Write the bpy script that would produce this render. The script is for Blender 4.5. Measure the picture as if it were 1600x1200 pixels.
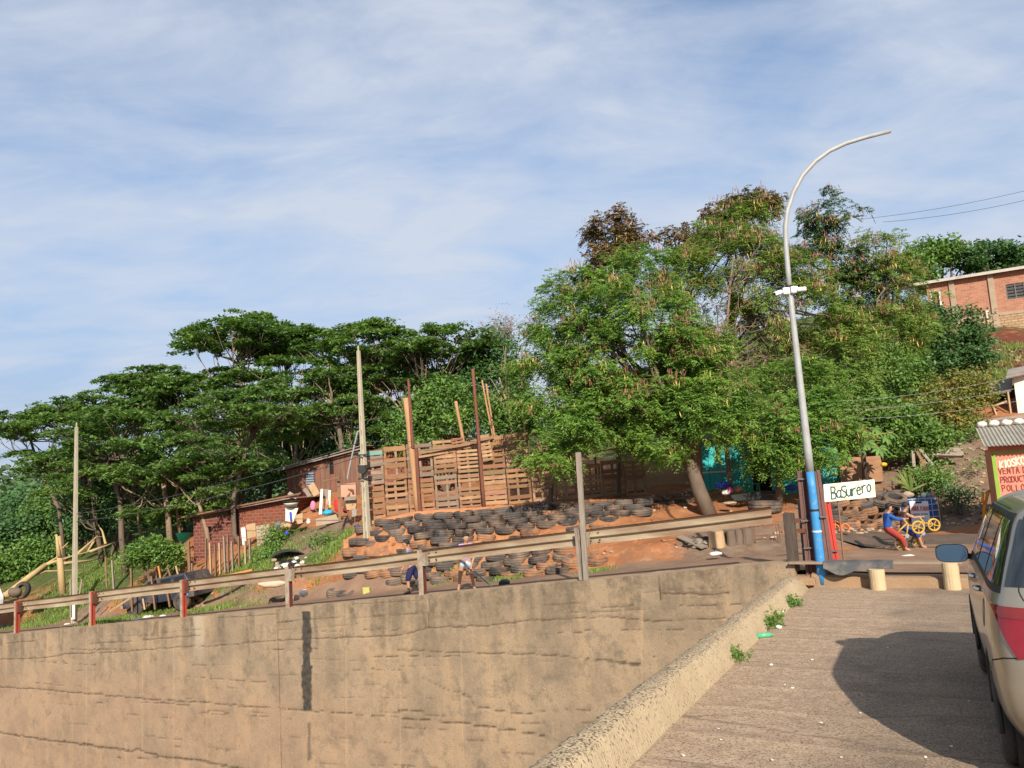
import bpy, bmesh, math, random
import numpy as np
from mathutils import Vector, Matrix
random.seed(7); rng = np.random.default_rng(7)
for _o in list(bpy.data.objects): bpy.data.objects.remove(_o)
sc = bpy.context.scene; COL = sc.collection
R_ = math.radians
# ---------------------------------------------------------------- camera
FPX, PITCH, ROLL, ZC = 1200.0, R_(6.6), R_(3.7), 2.2
CAM = np.array([0, 0, ZC])
FW = np.array([0, math.cos(PITCH), math.sin(PITCH)])
_r0 = np.array([1.0, 0, 0]); _u0 = np.array([0, -math.sin(PITCH), math.cos(PITCH)])
RT = _r0*math.cos(ROLL) - _u0*math.sin(ROLL); UP = _u0*math.cos(ROLL) + _r0*math.sin(ROLL)
cam = bpy.data.cameras.new('camera'); camo = bpy.data.objects.new('camera', cam); COL.objects.link(camo)
cam.sensor_width = 36; cam.lens = 36*FPX/1600; cam.clip_start = 0.05; cam.clip_end = 9000
M = Matrix.Identity(4)
for i in range(3): M[i][0] = RT[i]; M[i][1] = UP[i]; M[i][2] = -FW[i]; M[i][3] = CAM[i]
camo.matrix_world = M; sc.camera = camo
# ---------------------------------------------------------------- light and sky
SUN_DIR = Vector((0.09, -0.975, 0.0)).normalized(); SUN_EL = R_(31)     # direction towards the sun
sun = bpy.data.lights.new('sun', 'SUN'); sun.energy = 5.0; sun.angle = R_(0.6); sun.color = (1.0, 0.91, 0.78)
so = bpy.data.objects.new('sun', sun); COL.objects.link(so)
_to = Vector((SUN_DIR.x*math.cos(SUN_EL), SUN_DIR.y*math.cos(SUN_EL), math.sin(SUN_EL)))
so.rotation_euler = (-_to).to_track_quat('-Z', 'Y').to_euler(); so.location = (10, -20, 30)
world = bpy.data.worlds.new('World'); sc.world = world; world.use_nodes = True
wn, wl = world.node_tree.nodes, world.node_tree.links; wn.clear()
def wnode(t, **k):
    n = wn.new(t)
    for a, b in k.items(): setattr(n, a, b)
    return n
sky = wnode('ShaderNodeTexSky', sky_type='NISHITA', sun_disc=False)
sky.sun_elevation = SUN_EL; sky.sun_rotation = math.atan2(SUN_DIR.x, SUN_DIR.y); sky.altitude = 100; sky.air_density = 1.0; sky.dust_density = 0.6; sky.ozone_density = 2.2
bg = wnode('ShaderNodeBackground'); bg.inputs[1].default_value = 0.122
wo = wnode('ShaderNodeOutputWorld')
tc = wnode('ShaderNodeTexCoord'); sep = wnode('ShaderNodeSeparateXYZ'); wl.new(tc.outputs['Generated'], sep.inputs[0])
def wmath(op, a, b=None, c=None, clamp=False):
    n = wnode('ShaderNodeMath', operation=op, use_clamp=clamp)
    for i, x in enumerate((a, b, c)):
        if x is None: continue
        if isinstance(x, (int, float)): n.inputs[i].default_value = x
        else: wl.new(x, n.inputs[i])
    return n.outputs[0]
zz = wmath('ADD', wmath('MAXIMUM', sep.outputs[2], 0.0), 0.22)
cx, cy = wmath('DIVIDE', sep.outputs[0], zz), wmath('DIVIDE', sep.outputs[1], zz)
cmb = wnode('ShaderNodeCombineXYZ'); wl.new(cx, cmb.inputs[0]); wl.new(cy, cmb.inputs[1])
def wnoise(rot, scl, scale, detail, rough, dist=0.0, off=(0, 0, 0)):
    mp = wnode('ShaderNodeMapping'); mp.inputs['Rotation'].default_value = (0, 0, rot); mp.inputs['Scale'].default_value = scl; mp.inputs['Location'].default_value = off
    wl.new(cmb.outputs[0], mp.inputs[0])
    n = wnode('ShaderNodeTexNoise'); n.inputs['Scale'].default_value = scale; n.inputs['Detail'].default_value = detail; n.inputs['Roughness'].default_value = rough; n.inputs['Distortion'].default_value = dist
    wl.new(mp.outputs[0], n.inputs['Vector']); return n.outputs[0]
n1 = wnoise(0.35, (0.8, 1.3, 1), 1.7, 8, 0.58, 0.5)
n2 = wnoise(-0.5, (1.0, 1.9, 1), 2.6, 6, 0.6, 0.5, (4, 2, 0))
n3 = wnoise(0.1, (1, 1.2, 1), 0.55, 3, 0.5, 0.0, (1.5, 7, 0))
cl = wmath('ADD', wmath('ADD', wmath('MULTIPLY', n1, 0.55), wmath('MULTIPLY', n2, 0.36)), wmath('MULTIPLY', n3, 0.42))
cf = wmath('MULTIPLY', wmath('SUBTRACT', cl, 0.53), 4.6, clamp=True)
low = wmath('MULTIPLY', wmath('SUBTRACT', 0.56, sep.outputs[2]), 2.1, clamp=True)      # thin veil thickening towards the horizon
mv = wnode('ShaderNodeMix', data_type='RGBA'); wl.new(wmath('MULTIPLY', low, 0.97), mv.inputs[0]); wl.new(sky.outputs[0], mv.inputs[6]); mv.inputs[7].default_value = (2.2, 2.95, 4.2, 1)
cf3 = wmath('ADD', wmath('MULTIPLY', cf, 0.82), 0.07, clamp=True)
mx = wnode('ShaderNodeMix', data_type='RGBA'); wl.new(cf3, mx.inputs[0]); wl.new(mv.outputs[2], mx.inputs[6]); mx.inputs[7].default_value = (3.75, 4.1, 4.75, 1)
wl.new(mx.outputs[2], bg.inputs[0]); wl.new(bg.outputs[0], wo.inputs[0])
vs = sc.view_settings; vs.view_transform = 'Standard'; vs.look = 'None'; vs.exposure = 0.5; vs.gamma = 1.0; vs.use_curve_mapping = False
sc.render.engine = 'CYCLES'; sc.cycles.max_bounces = 6; sc.cycles.diffuse_bounces = 3; sc.cycles.transparent_max_bounces = 6
# ---------------------------------------------------------------- picking helpers
def ray(x, y): return FW + RT*((x-800)/FPX) + UP*((600-y)/FPX)
def at(x, y, Y):
    d = ray(x, y); return CAM + d*(Y/d[1])
ES = np.array([0.8836, -0.4683]); ET = np.array([0.4683, 0.8836])   # along the retaining wall / away from it
def L(s, t, z): return np.array([s*ES[0]+t*ET[0], 16.8+s*ES[1]+t*ET[1], z])
def st(p): q = np.array([p[0], p[1]-16.8]); return float(q@ES), float(q@ET)
def wallhit(x, y):                     # where the retaining wall's face stands: (s, z)
    d = ray(x, y); k = -(np.array([0, -16.8])@ET)/(d[:2]@ET); p = CAM+d*k; return st(p)[0], p[2]
def smooth(a, b, x): q = np.clip((x-a)/(b-a), 0, 1); return q*q*(3-2*q)
_perm = rng.random(4096)
def vnoise(x, y):
    x = np.asarray(x, float); y = np.asarray(y, float); xi = np.floor(x).astype(int); yi = np.floor(y).astype(int); fx = x-xi; fy = y-yi
    fx = fx*fx*(3-2*fx); fy = fy*fy*(3-2*fy)
    h = lambda a, b: _perm[(a*1619+b*31337+((a*b) & 255)*7) & 4095]
    return (h(xi, yi)*(1-fx)+h(xi+1, yi)*fx)*(1-fy)+(h(xi, yi+1)*(1-fx)+h(xi+1, yi+1)*fx)*fy
def fbm(x, y, o=4):
    r = 0; a = 0.5
    for i in range(o): r = r+a*vnoise(x*2**i+17*i, y*2**i+9*i); a *= 0.5
    return r
# ---------------------------------------------------------------- materials
MATS = {}
def mat(name, col, col2=None, scale=3.0, rough=0.85, bump=0.0, bscale=None, metal=0.0, orand=0.0, dust=None, spec=0.3, detail=5, stretch=(1, 1, 1), coord='world', contrast=1.0, trans=0.0, island=0.0, coat=0.0):
    if name in MATS: return MATS[name]
    m = bpy.data.materials.new(name); m.use_nodes = True; MATS[name] = m
    N, K = m.node_tree.nodes, m.node_tree.links; b = N['Principled BSDF']
    b.inputs['Roughness'].default_value = rough; b.inputs['Metallic'].default_value = metal
    b.inputs['Specular IOR Level'].default_value = spec
    if coat: b.inputs['Coat Weight'].default_value = coat; b.inputs['Coat Roughness'].default_value = 0.08
    if coord == 'world': vec = N.new('ShaderNodeNewGeometry').outputs['Position']
    else: vec = N.new('ShaderNodeTexCoord').outputs['Object']
    mp = N.new('ShaderNodeMapping'); mp.inputs['Scale'].default_value = stretch; K.new(vec, mp.inputs[0]); vec = mp.outputs[0]
    def noise(s, d=detail, r=0.6):
        n = N.new('ShaderNodeTexNoise'); n.inputs['Scale'].default_value = s; n.inputs['Detail'].default_value = d; n.inputs['Roughness'].default_value = r
        K.new(vec, n.inputs['Vector']); return n.outputs[0]
    def mixc(f, a, c):
        x = N.new('ShaderNodeMix'); x.data_type = 'RGBA'
        for v, i in ((f, 0), (a, 6), (c, 7)):
            if isinstance(v, (tuple, list)): x.inputs[i].default_value = (*v[:3], 1)
            elif isinstance(v, float): x.inputs[i].default_value = v
            else: K.new(v, x.inputs[i])
        return x.outputs[2]
    def ramp(v, a, c):
        x = N.new('ShaderNodeMapRange'); x.inputs[1].default_value = a; x.inputs[2].default_value = c; K.new(v, x.inputs[0]); return x.outputs[0]
    c = col
    if col2 is not None:
        w = 0.28/contrast; c = mixc(ramp(noise(scale), 0.5-w, 0.5+w), col, col2)
    if orand or island:
        src = N.new('ShaderNodeNewGeometry').outputs['Random Per Island'] if island else N.new('ShaderNodeObjectInfo').outputs['Random']
        amt = island or orand
        h = N.new('ShaderNodeHueSaturation'); mr = N.new('ShaderNodeMapRange'); mr.inputs[3].default_value = 1-amt; mr.inputs[4].default_value = 1+amt
        K.new(src, mr.inputs[0]); K.new(mr.outputs[0], h.inputs['Value'])
        if isinstance(c, tuple): h.inputs['Color'].default_value = (*c[:3], 1)
        else: K.new(c, h.inputs['Color'])
        mr2 = N.new('ShaderNodeMapRange'); mr2.inputs[3].default_value = 0.5-amt*0.05; mr2.inputs[4].default_value = 0.5+amt*0.035
        wn_ = N.new('ShaderNodeTexWhiteNoise'); wn_.noise_dimensions = '1D'; K.new(src, wn_.inputs['W']); K.new(wn_.outputs[0], mr2.inputs[0]); K.new(mr2.outputs[0], h.inputs['Hue'])
        c = h.outputs[0]
    if dust: c = mixc(ramp(noise(dust[2] if len(dust) > 2 else 2.0), 0.62-dust[1]*0.5, 0.95-dust[1]*0.5), c, dust[0])
    if isinstance(c, tuple): b.inputs['Base Color'].default_value = (*c[:3], 1)
    else: K.new(c, b.inputs['Base Color'])
    if bump:
        bp = N.new('ShaderNodeBump'); bp.inputs['Strength'].default_value = bump; bp.inputs['Distance'].default_value = 0.02
        K.new(noise(bscale or scale*4, 6), bp.inputs['Height']); K.new(bp.outputs[0], b.inputs['Normal'])
    if trans:
        tr = N.new('ShaderNodeBsdfTranslucent'); ms = N.new('ShaderNodeMixShader'); ms.inputs[0].default_value = trans
        if isinstance(c, tuple): tr.inputs[0].default_value = (*c[:3], 1)
        else:
            g = N.new('ShaderNodeMix'); g.data_type = 'RGBA'; g.blend_type = 'MULTIPLY'; g.inputs[0].default_value = 1.0; K.new(c, g.inputs[6]); g.inputs[7].default_value = (1.5, 1.6, 0.7, 1); K.new(g.outputs[2], tr.inputs[0])
        K.new(b.outputs[0], ms.inputs[1]); K.new(tr.outputs[0], ms.inputs[2]); K.new(ms.outputs[0], N['Material Output'].inputs[0])
    return m
EARTH = (0.37, 0.160, 0.072); EARTH2 = (0.27, 0.105, 0.046); DUST = (0.40, 0.20, 0.10)
# ---------------------------------------------------------------- mesh helpers
def tagset(o, label=None, cat=None, group=None, kind=None):
    if label: o['label'] = label
    if cat: o['category'] = cat
    if group: o['group'] = group
    if kind: o['kind'] = kind
    return o
def thing(name, label, cat, loc=(0, 0, 0), rot=(0, 0, 0), group=None):
    o = bpy.data.objects.new(name, None); COL.objects.link(o); o.empty_display_size = 0.2
    o.location = tuple(float(x) for x in loc); o.rotation_euler = rot
    return tagset(o, label, cat, group, 'thing')
class MB:
    def __init__(s): s.v = []; s.f = []; s.m = []
    def add(s, vs, fs, mi=0):
        n = len(s.v); s.v += [tuple(float(c) for c in p) for p in vs]; s.f += [tuple(i+n for i in f) for f in fs]; s.m += [mi]*len(fs); return s
    def box(s, c, size, rot=None, mi=0, jit=0.0):
        x, y, z = (k/2 for k in size); P = np.array([(a*x, b*y, d*z) for d in (-1, 1) for b in (-1, 1) for a in (-1, 1)])
        if jit: P = P+rng.normal(0, jit, P.shape)
        if rot is not None: P = P@np.array(rot).T
        return s.add(P+np.array(c), [(0, 2, 3, 1), (4, 5, 7, 6), (0, 1, 5, 4), (2, 6, 7, 3), (0, 4, 6, 2), (1, 3, 7, 5)], mi)
    def bar(s, a, b, w, h, up=(0, 0, 1), mi=0):          # a rectangular bar from a to b
        a = np.array(a, float); b = np.array(b, float); d = b-a; l = np.linalg.norm(d); d = d/l; u = np.array(up, float)
        sd = np.cross(d, u)
        if np.linalg.norm(sd) < 1e-4: sd = np.cross(d, np.array([1.0, 0.02, 0]))
        sd = sd/np.linalg.norm(sd); u = np.cross(sd, d)
        return s.box((a+b)/2, (l, w, h), np.stack([d, sd, u], 1), mi)
    def tube(s, pts, rad, n=8, cap=True, mi=0, flat=1.0):
        pts = [np.array(p, float) for p in pts]; k = len(pts); rad = [rad]*k if isinstance(rad, (int, float)) else list(rad)
        V = []; prev = None
        for i, p in enumerate(pts):
            d = pts[min(i+1, k-1)]-pts[max(i-1, 0)]; d = d/(np.linalg.norm(d)+1e-9)
            if prev is None:
                a = np.cross(d, (0, 0, 1)); a = np.cross(d, (1, 0, 0)) if np.linalg.norm(a) < 1e-3 else a
            else: a = prev-d*(prev@d)
            a = a/(np.linalg.norm(a)+1e-9); prev = a; b = np.cross(d, a)
            for j in range(n):
                t = 2*math.pi*j/n; V.append(p+rad[i]*(a*math.cos(t)+b*math.sin(t)*flat))
        F = [(i*n+j, i*n+(j+1) % n, (i+1)*n+(j+1) % n, (i+1)*n+j) for i in range(k-1) for j in range(n)]
        if cap: F += [tuple(range(n))[::-1], tuple(range((k-1)*n, k*n))]
        return s.add(V, F, mi)
    def lathe(s, prof, n=20, mat4=None, closed=True, mi=0):   # profile of (r, z) about z
        V = [(r*math.cos(2*math.pi*j/n), r*math.sin(2*math.pi*j/n), z) for r, z in prof for j in range(n)]
        k = len(prof); rng_ = range(k if closed else k-1)
        F = [(i*n+j, i*n+(j+1) % n, ((i+1) % k)*n+(j+1) % n, ((i+1) % k)*n+j) for i in rng_ for j in range(n)]
        if mat4 is not None: V = [tuple(mat4 @ Vector(p)) for p in V]
        return s.add(V, F, mi)
    def prism(s, poly, frame, depth, mi=0):              # polygon (a, b) on frame (origin, ea, eb, en), extruded by depth along en
        o, ea, eb, en = (np.array(q, float) for q in frame); n = len(poly)
        V = [o+ea*a+eb*b for a, b in poly]+[o+ea*a+eb*b+en*depth for a, b in poly]
        F = [tuple(range(n))[::-1], tuple(range(n, 2*n))]+[(i, (i+1) % n, (i+1) % n+n, i+n) for i in range(n)]
        return s.add(V, F, mi)
    def grid(s, P, mi=0):                                # P: (a, b, 3)
        a, b = P.shape[:2]; return s.add(P.reshape(-1, 3), [(i*b+j, (i+1)*b+j, (i+1)*b+j+1, i*b+j+1) for i in range(a-1) for j in range(b-1)], mi)
    def build(s, name, mats, parent=None, smooth=False, bevel=0.0, local=False, origin=None, **tags):
        me = bpy.data.meshes.new(name)
        off = np.zeros(3)
        if parent is not None and not local:
            q = parent
            while q is not None: off = off+np.array(q.location); q = q.parent
        elif origin is not None: off = np.array(origin, float)
        V = np.array(s.v)-off
        me.from_pydata(V.tolist(), [], s.f)
        mats = mats if isinstance(mats, (list, tuple)) else [mats]
        for m in mats: me.materials.append(m)
        if len(mats) > 1: me.polygons.foreach_set('material_index', s.m)
        bm = bmesh.new(); bm.from_mesh(me); bmesh.ops.recalc_face_normals(bm, faces=bm.faces)
        if bevel: bmesh.ops.bevel(bm, geom=list(bm.edges), offset=bevel, segments=1, affect='EDGES', clamp_overlap=True)
        bm.to_mesh(me); bm.free()
        if smooth: me.polygons.foreach_set('use_smooth', [True]*len(me.polygons))
        o = bpy.data.objects.new(name, me); COL.objects.link(o); o.parent = parent
        if parent is None and origin is not None: o.location = tuple(off)
        return tagset(o, **tags)
def big_mesh(name, V, F4, mats, parent=None, smooth=False, mi=None, **tags):    # arrays in, fast
    V = np.asarray(V, np.float32).reshape(-1, 3).copy(); F4 = np.asarray(F4, np.int32).reshape(-1, 4)
    q = parent
    while q is not None: V -= np.array(q.location, np.float32); q = q.parent
    me = bpy.data.meshes.new(name); n = len(F4)
    me.vertices.add(len(V)); me.vertices.foreach_set('co', V.ravel())
    me.loops.add(4*n); me.loops.foreach_set('vertex_index', F4.ravel())
    me.polygons.add(n); me.polygons.foreach_set('loop_start', np.arange(0, 4*n, 4, dtype=np.int32)); me.polygons.foreach_set('loop_total', np.full(n, 4, np.int32))
    for m in (mats if isinstance(mats, (list, tuple)) else [mats]): me.materials.append(m)
    if mi is not None: me.polygons.foreach_set('material_index', np.asarray(mi, np.int32))
    me.update(calc_edges=True)
    if smooth: me.polygons.foreach_set('use_smooth', np.ones(n, bool))
    o = bpy.data.objects.new(name, me); COL.objects.link(o); o.parent = parent
    return tagset(o, **tags)
def gridfaces(a, b):
    i, j = np.meshgrid(np.arange(a-1), np.arange(b-1), indexing='ij'); k = (i*b+j).ravel()
    return np.stack([k, k+b, k+b+1, k+1], 1)
def copy_tree(o, parent=None):
    c = o.copy(); COL.objects.link(c); c.parent = parent
    for ch in list(o.children): copy_tree(ch, c)
    return c
def frame_to(a, b, up=(0, 0, 1)):          # unit axes: along a->b, up-ish, normal towards the viewer
    d = np.array(b, float)-np.array(a, float); d[2] = 0; d /= np.linalg.norm(d); n = np.cross(d, up); return d, np.array(up, float), n
# ================================================================ GROUND
CTRL = [(20, 975, 29), (60, 930, 34), (0, 915, 42), (117, 962, 29), (160, 940, 31), (300, 940, 25.2), (230, 955, 27), (330, 872, 31), (260, 880, 33), (430, 905, 25), (430, 832, 30), (500, 832, 27.6), (540, 840, 25.6), (574, 838, 24.0),
        (380, 870, 29), (455, 765, 36), (350, 800, 40), (200, 850, 40), (90, 850, 48), (545, 872, 23.0), (470, 880, 25),
        (575, 822, 24.6), (650, 805, 24.5), (740, 799, 24.5), (850, 791, 24.3), (940, 785, 24.2),
        (580, 818, 26.0), (700, 801, 26.2), (800, 789, 26.4), (1000, 772, 26.6), (600, 775, 33), (800, 755, 34), (500, 772, 33), (700, 720, 48), (1000, 700, 38),
        (1105, 808, 23), (1000, 800, 23.4), (1060, 800, 23.4), (1050, 835, 20.8), (1000, 855, 20.2), (1150, 838, 20.3), (1210, 838, 20.0), (1190, 797, 22.8), (1240, 790, 23), (1120, 768, 26), (1210, 770, 26), (1290, 778, 25), (1300, 832, 20.2), (1350, 828, 21.2), (1400, 826, 22.4),
        (1440, 829, 22.6), (1500, 822, 22.0), (1545, 812, 21.0), (1380, 770, 24.4), (1480, 745, 24.6), (1440, 770, 24.2), (1520, 690, 26.4), (1560, 655, 28), (1590, 645, 29), (1595, 575, 34), (1545, 528, 43), (1600, 535, 42), (1400, 610, 34), (1400, 510, 45), (1200, 640, 38), (1300, 560, 42), (1500, 470, 60), (1200, 500, 60)]
P0 = [at(*c) for c in CTRL]
EXTRA = [(-60, 45, -4.5), (-45, 60, -2.5), (-40, 38, -3.6), (-30, 30, -3.1), (-20, 60, 0.5), (0, 60, 4.5), (-70, 90, -3), (0, 100, 8), (60, 60, 13), (40, 35, 6.0), (30, 25, 2.0), (22, 19, 0.6), (40, 15, 0.4), (60, 20, 1.5), (60, 100, 15), (16, 20.5, 0.3), (18, 24, 1.8), (20, 30, 4.2)]
def road_top(s):                       # level of the retaining wall's top edge
    s = np.asarray(s, float); a = 0.3+0.0917*(s-5.53); return np.where(s < 4.0, a, 0.16+0.02*smooth(4, 6, s)-0.06*smooth(5.4, 7, s))
def road_z(s, t): return road_top(s)-0.10-0.035*np.clip(t, 0, 6)
for s_ in (-40, -30, -24, -19, -14, -10, -6, -3, 0, 3, 6, 9, 12, 16):
    for t_ in ((3.9,) if s_ < 6 else (4.6,)): EXTRA.append((*L(s_, t_, 0)[:2], float(road_z(s_, t_))))
CP = np.array([tuple(p) for p in P0]+EXTRA)
_d = np.linalg.norm(CP[:, None, :2]-CP[None, :, :2], axis=2); _n = len(CP)
_A = np.zeros((_n+1, _n+1)); _A[:_n, :_n] = _d-np.eye(_n)*0.12; _A[:_n, _n] = 1; _A[_n, :_n] = 1
_w = np.linalg.solve(_A, np.append(CP[:, 2], 0))
def H(x, y):
    x = np.asarray(x, float); y = np.asarray(y, float); sh = x.shape; X = x.ravel(); Y = y.ravel(); out = np.empty(len(X))
    for i in range(0, len(X), 20000):
        D = np.hypot(X[i:i+20000, None]-CP[None, :, 0], Y[i:i+20000, None]-CP[None, :, 1]); out[i:i+20000] = D@_w[:_n]+_w[_n]
    s = X*ES[0]+(Y-16.8)*ES[1]; t = X*ET[0]+(Y-16.8)*ET[1]
    far = np.hypot(X, Y-20); base = -4+16*smooth(-10, 60, X)*smooth(0, 60, Y)
    out = out*(1-smooth(80, 160, far))+base*smooth(80, 160, far)
    te = t-2.8*smooth(4.5, 6.5, s); k = smooth(3.2, 4.6, te); rough = (fbm(X*0.9, Y*0.9, 4)-0.47)*0.34*smooth(3.6, 5.5, te)+(fbm(X*4+9, Y*4, 3)-0.44)*0.07*smooth(3.4, 4.4, te)
    return (road_z(s, t)*(1-k)+out*k+rough).reshape(sh)
def ground(x, y): return float(H(np.array([x]), np.array([y]))[0])
def gp(x, y, lo=15.0, hi=70.0):        # the ground point seen at a picture point
    Y = np.linspace(lo, hi, 700); d = ray(x, y); P = CAM[None]+d[None]*(Y/d[1])[:, None]; h = H(P[:, 0], P[:, 1]); k = np.nonzero((P[:, 2] < h))[0]
    i = k[0] if len(k) else 0; return np.array([P[i, 0], P[i, 1], h[i]])
def gd(x, Y):                          # ground point at picture column x (near the horizon) and depth Y
    p = at(x, 740, Y); return np.array([p[0], p[1], ground(p[0], p[1])])
# terrain sheet: fine near the wall, coarse to the horizon
sg = np.concatenate([-26-np.geomspace(1, 900, 34)[::-1], np.arange(-26, 17, 0.2), 17+np.geomspace(0.4, 900, 40)])
tg = np.concatenate([[0.24], np.arange(0.5, 14, 0.2), 14+np.geomspace(0.3, 1600, 60)])
SS, TT = np.meshgrid(sg, tg, indexing='ij'); GX = SS*ES[0]+TT*ET[0]; GY = 16.8+SS*ES[1]+TT*ET[1]
GZ = H(GX, GY)
def ground_material():
    m = bpy.data.materials.new('earth'); m.use_nodes = True; N, K = m.node_tree.nodes, m.node_tree.links; b = N['Principled BSDF']; b.inputs['Roughness'].default_value = 0.95; b.inputs['Specular IOR Level'].default_value = 0.15
    g = N.new('ShaderNodeNewGeometry')
    def noise(s, d=6, r=0.6):
        n = N.new('ShaderNodeTexNoise'); n.inputs['Scale'].default_value = s; n.inputs['Detail'].default_value = d; n.inputs['Roughness'].default_value = r; K.new(g.outputs['Position'], n.inputs['Vector']); return n.outputs[0]
    def mr(v, a, c):
        x = N.new('ShaderNodeMapRange'); x.inputs[1].default_value = a; x.inputs[2].default_value = c; K.new(v, x.inputs[0]); return x.outputs[0]
    def mix(f, a, c):
        x = N.new('ShaderNodeMix'); x.data_type = 'RGBA'
        for v, i in ((f, 0), (a, 6), (c, 7)):
            if isinstance(v, tuple): x.inputs[i].default_value = (*v, 1)
            else: K.new(v, x.inputs[i])
        return x.outputs[2]
    c = mix(mr(noise(1.1), 0.35, 0.65), EARTH, EARTH2)
    c = mix(mr(noise(5), 0.52, 0.72), c, (0.44, 0.22, 0.11))
    at_ = N.new('ShaderNodeAttribute'); at_.attribute_name = 'cover'; sp = N.new('ShaderNodeSeparateColor'); K.new(at_.outputs['Color'], sp.inputs[0])
    n = noise(2.2)
    def cover(ch, col, cur):
        a = N.new('ShaderNodeMath'); a.operation = 'ADD'; K.new(sp.outputs[ch], a.inputs[0]); K.new(n, a.inputs[1]); return mix(mr(a.outputs[0], 0.80, 1.05), cur, col)
    c = cover(1, mix(mr(noise(7), 0.4, 0.6), (0.055, 0.085, 0.022), (0.10, 0.115, 0.035)), c)      # grassy
    c = cover(0, mix(mr(noise(3), 0.35, 0.65), (0.235, 0.165, 0.115), (0.17, 0.105, 0.07)), c)      # greyer, trodden, rubbly
    c = cover(2, (0.13, 0.042, 0.024), c)                                                          # dark red earth on the hill
    K.new(c, b.inputs['Base Color'])
    bp = N.new('ShaderNodeBump'); bp.inputs['Strength'].default_value = 0.7; bp.inputs['Distance'].default_value = 0.05; K.new(noise(9, 8, 0.7), bp.inputs['Height']); K.new(bp.outputs[0], b.inputs['Normal'])
    return m
terr = big_mesh('ground', np.stack([GX, GY, GZ], -1), gridfaces(len(sg), len(tg)), ground_material(), smooth=True, kind='structure')
cov = np.zeros((GX.size, 4), np.float32); cov[:, 3] = 1
def blob(x, y, Y, r, ch, a=0.75):
    p = gp(x, y) if Y is None else at(x, y, Y); d = np.hypot(GX.ravel()-p[0], GY.ravel()-p[1]); cov[:, ch] = np.maximum(cov[:, ch], a*smooth(r*1.3, r*0.5, d))
for a in ((60, 985, None, 1.6, 1), (200, 975, None, 1.5, 1), (250, 960, None, 2.2, 1), (150, 910, 33, 2.5, 1), (180, 890, 35, 3.5, 1), (430, 850, 28.5, 1.5, 1), (500, 850, 26.5, 1.2, 1), (400, 880, 28, 1.6, 1),
          (350, 945, None, 1.3, 0), (120, 965, None, 1.5, 0), (480, 830, 27.5, 1.8, 0), (1340, 800, 22.5, 2.0, 0), (1300, 830, 20.5, 1.8, 0), (1180, 850, 19.5, 2.2, 0), (1450, 790, 23.5, 3.0, 0), (1490, 760, 24.5, 2.5, 0), (1540, 690, 26.5, 3.0, 0),
          (1590, 560, 38, 4.5, 2), (1580, 525, 42, 3.0, 2), (1400, 600, 36, 6, 1), (1300, 650, 34, 6, 1), (0, 900, 48, 9, 1), (300, 800, 46, 12, 1), (700, 730, 46, 12, 1), (1100, 700, 42, 10, 1)): blob(*a)
_far = np.hypot(GX.ravel(), GY.ravel()); cov[:, 1] = np.maximum(cov[:, 1], 0.8*smooth(42, 60, _far))
_t = TT.ravel(); _s = SS.ravel(); cov[:, 0] = np.maximum(cov[:, 0], 0.30*smooth(5.2, 4.3, _t)*(_t > 3))
cov[:, 0] = np.maximum(cov[:, 0], 0.75*smooth(6.0, 8.0, _s)*smooth(9.5, 5.5, _t))
ca = terr.data.attributes.new('cover', 'FLOAT_COLOR', 'POINT'); ca.data.foreach_set('color', cov.ravel())
# pit floor: the low road in front of the retaining wall, reaching past the horizon behind the camera
mb = MB(); mb.add([(-3000, -3000, -9), (3000, -3000, -9), (3000, 3000, -9.0), (-3000, 3000, -9.0)], [(0, 1, 2, 3)]); mb.build('lower_road', mat('asphalt_low', (0.10, 0.085, 0.07), (0.16, 0.13, 0.10), 0.6, bump=0.3), kind='structure')
# road along the wall
ROADM = mat('road_dirt', (0.25, 0.155, 0.098), (0.32, 0.195, 0.12), 1.6, bump=0.35, bscale=22, dust=((0.17, 0.105, 0.07), 0.5, 0.9))
s1 = np.arange(-60, 30, 0.35); t1 = np.linspace(0.26, 3.9, 12); S1, T1 = np.meshgrid(s1, t1, indexing='ij')
wob = (fbm(S1*0.5, S1*0+3, 3)-0.45)*1.1*(T1 > 3.5)*(S1 < 7)
T1 = T1+wob+np.where(S1 > 6, 2.5*smooth(5.0, 7.0, S1)*(T1/3.9), 0); X1 = S1*ES[0]+T1*ET[0]; Y1 = 16.8+S1*ES[1]+T1*ET[1]
big_mesh('road', np.stack([X1, Y1, H(X1, Y1)+0.035], -1), gridfaces(len(s1), len(t1)), ROADM, smooth=True, kind='structure')
# wet dark patch on the road by the children
WET = mat('damp_asphalt', (0.085, 0.06, 0.048), (0.14, 0.095, 0.07), 2.5, rough=0.55, bump=0.2, bscale=20)
c0 = gp(1455, 848); n_ = 40; V = []
for rr in np.linspace(0.02, 1, 10):
    for j in range(n_):
        a = 2*math.pi*j/n_; rad = rr*(1+0.25*math.sin(3*a+1)+0.12*math.sin(7*a)); x = c0[0]+2.9*rad*math.cos(a)*ES[0]+0.75*rad*math.sin(a)*ET[0]; y = c0[1]+2.9*rad*math.cos(a)*ES[1]+0.75*rad*math.sin(a)*ET[1]; V.append((x, y, ground(x, y)+0.042))
F = [(i*n_+j, i*n_+(j+1) % n_, (i+1)*n_+(j+1) % n_, (i+1)*n_+j) for i in range(9) for j in range(n_)]
big_mesh('wet_road_patch', V, F, WET, kind='structure')

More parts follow.
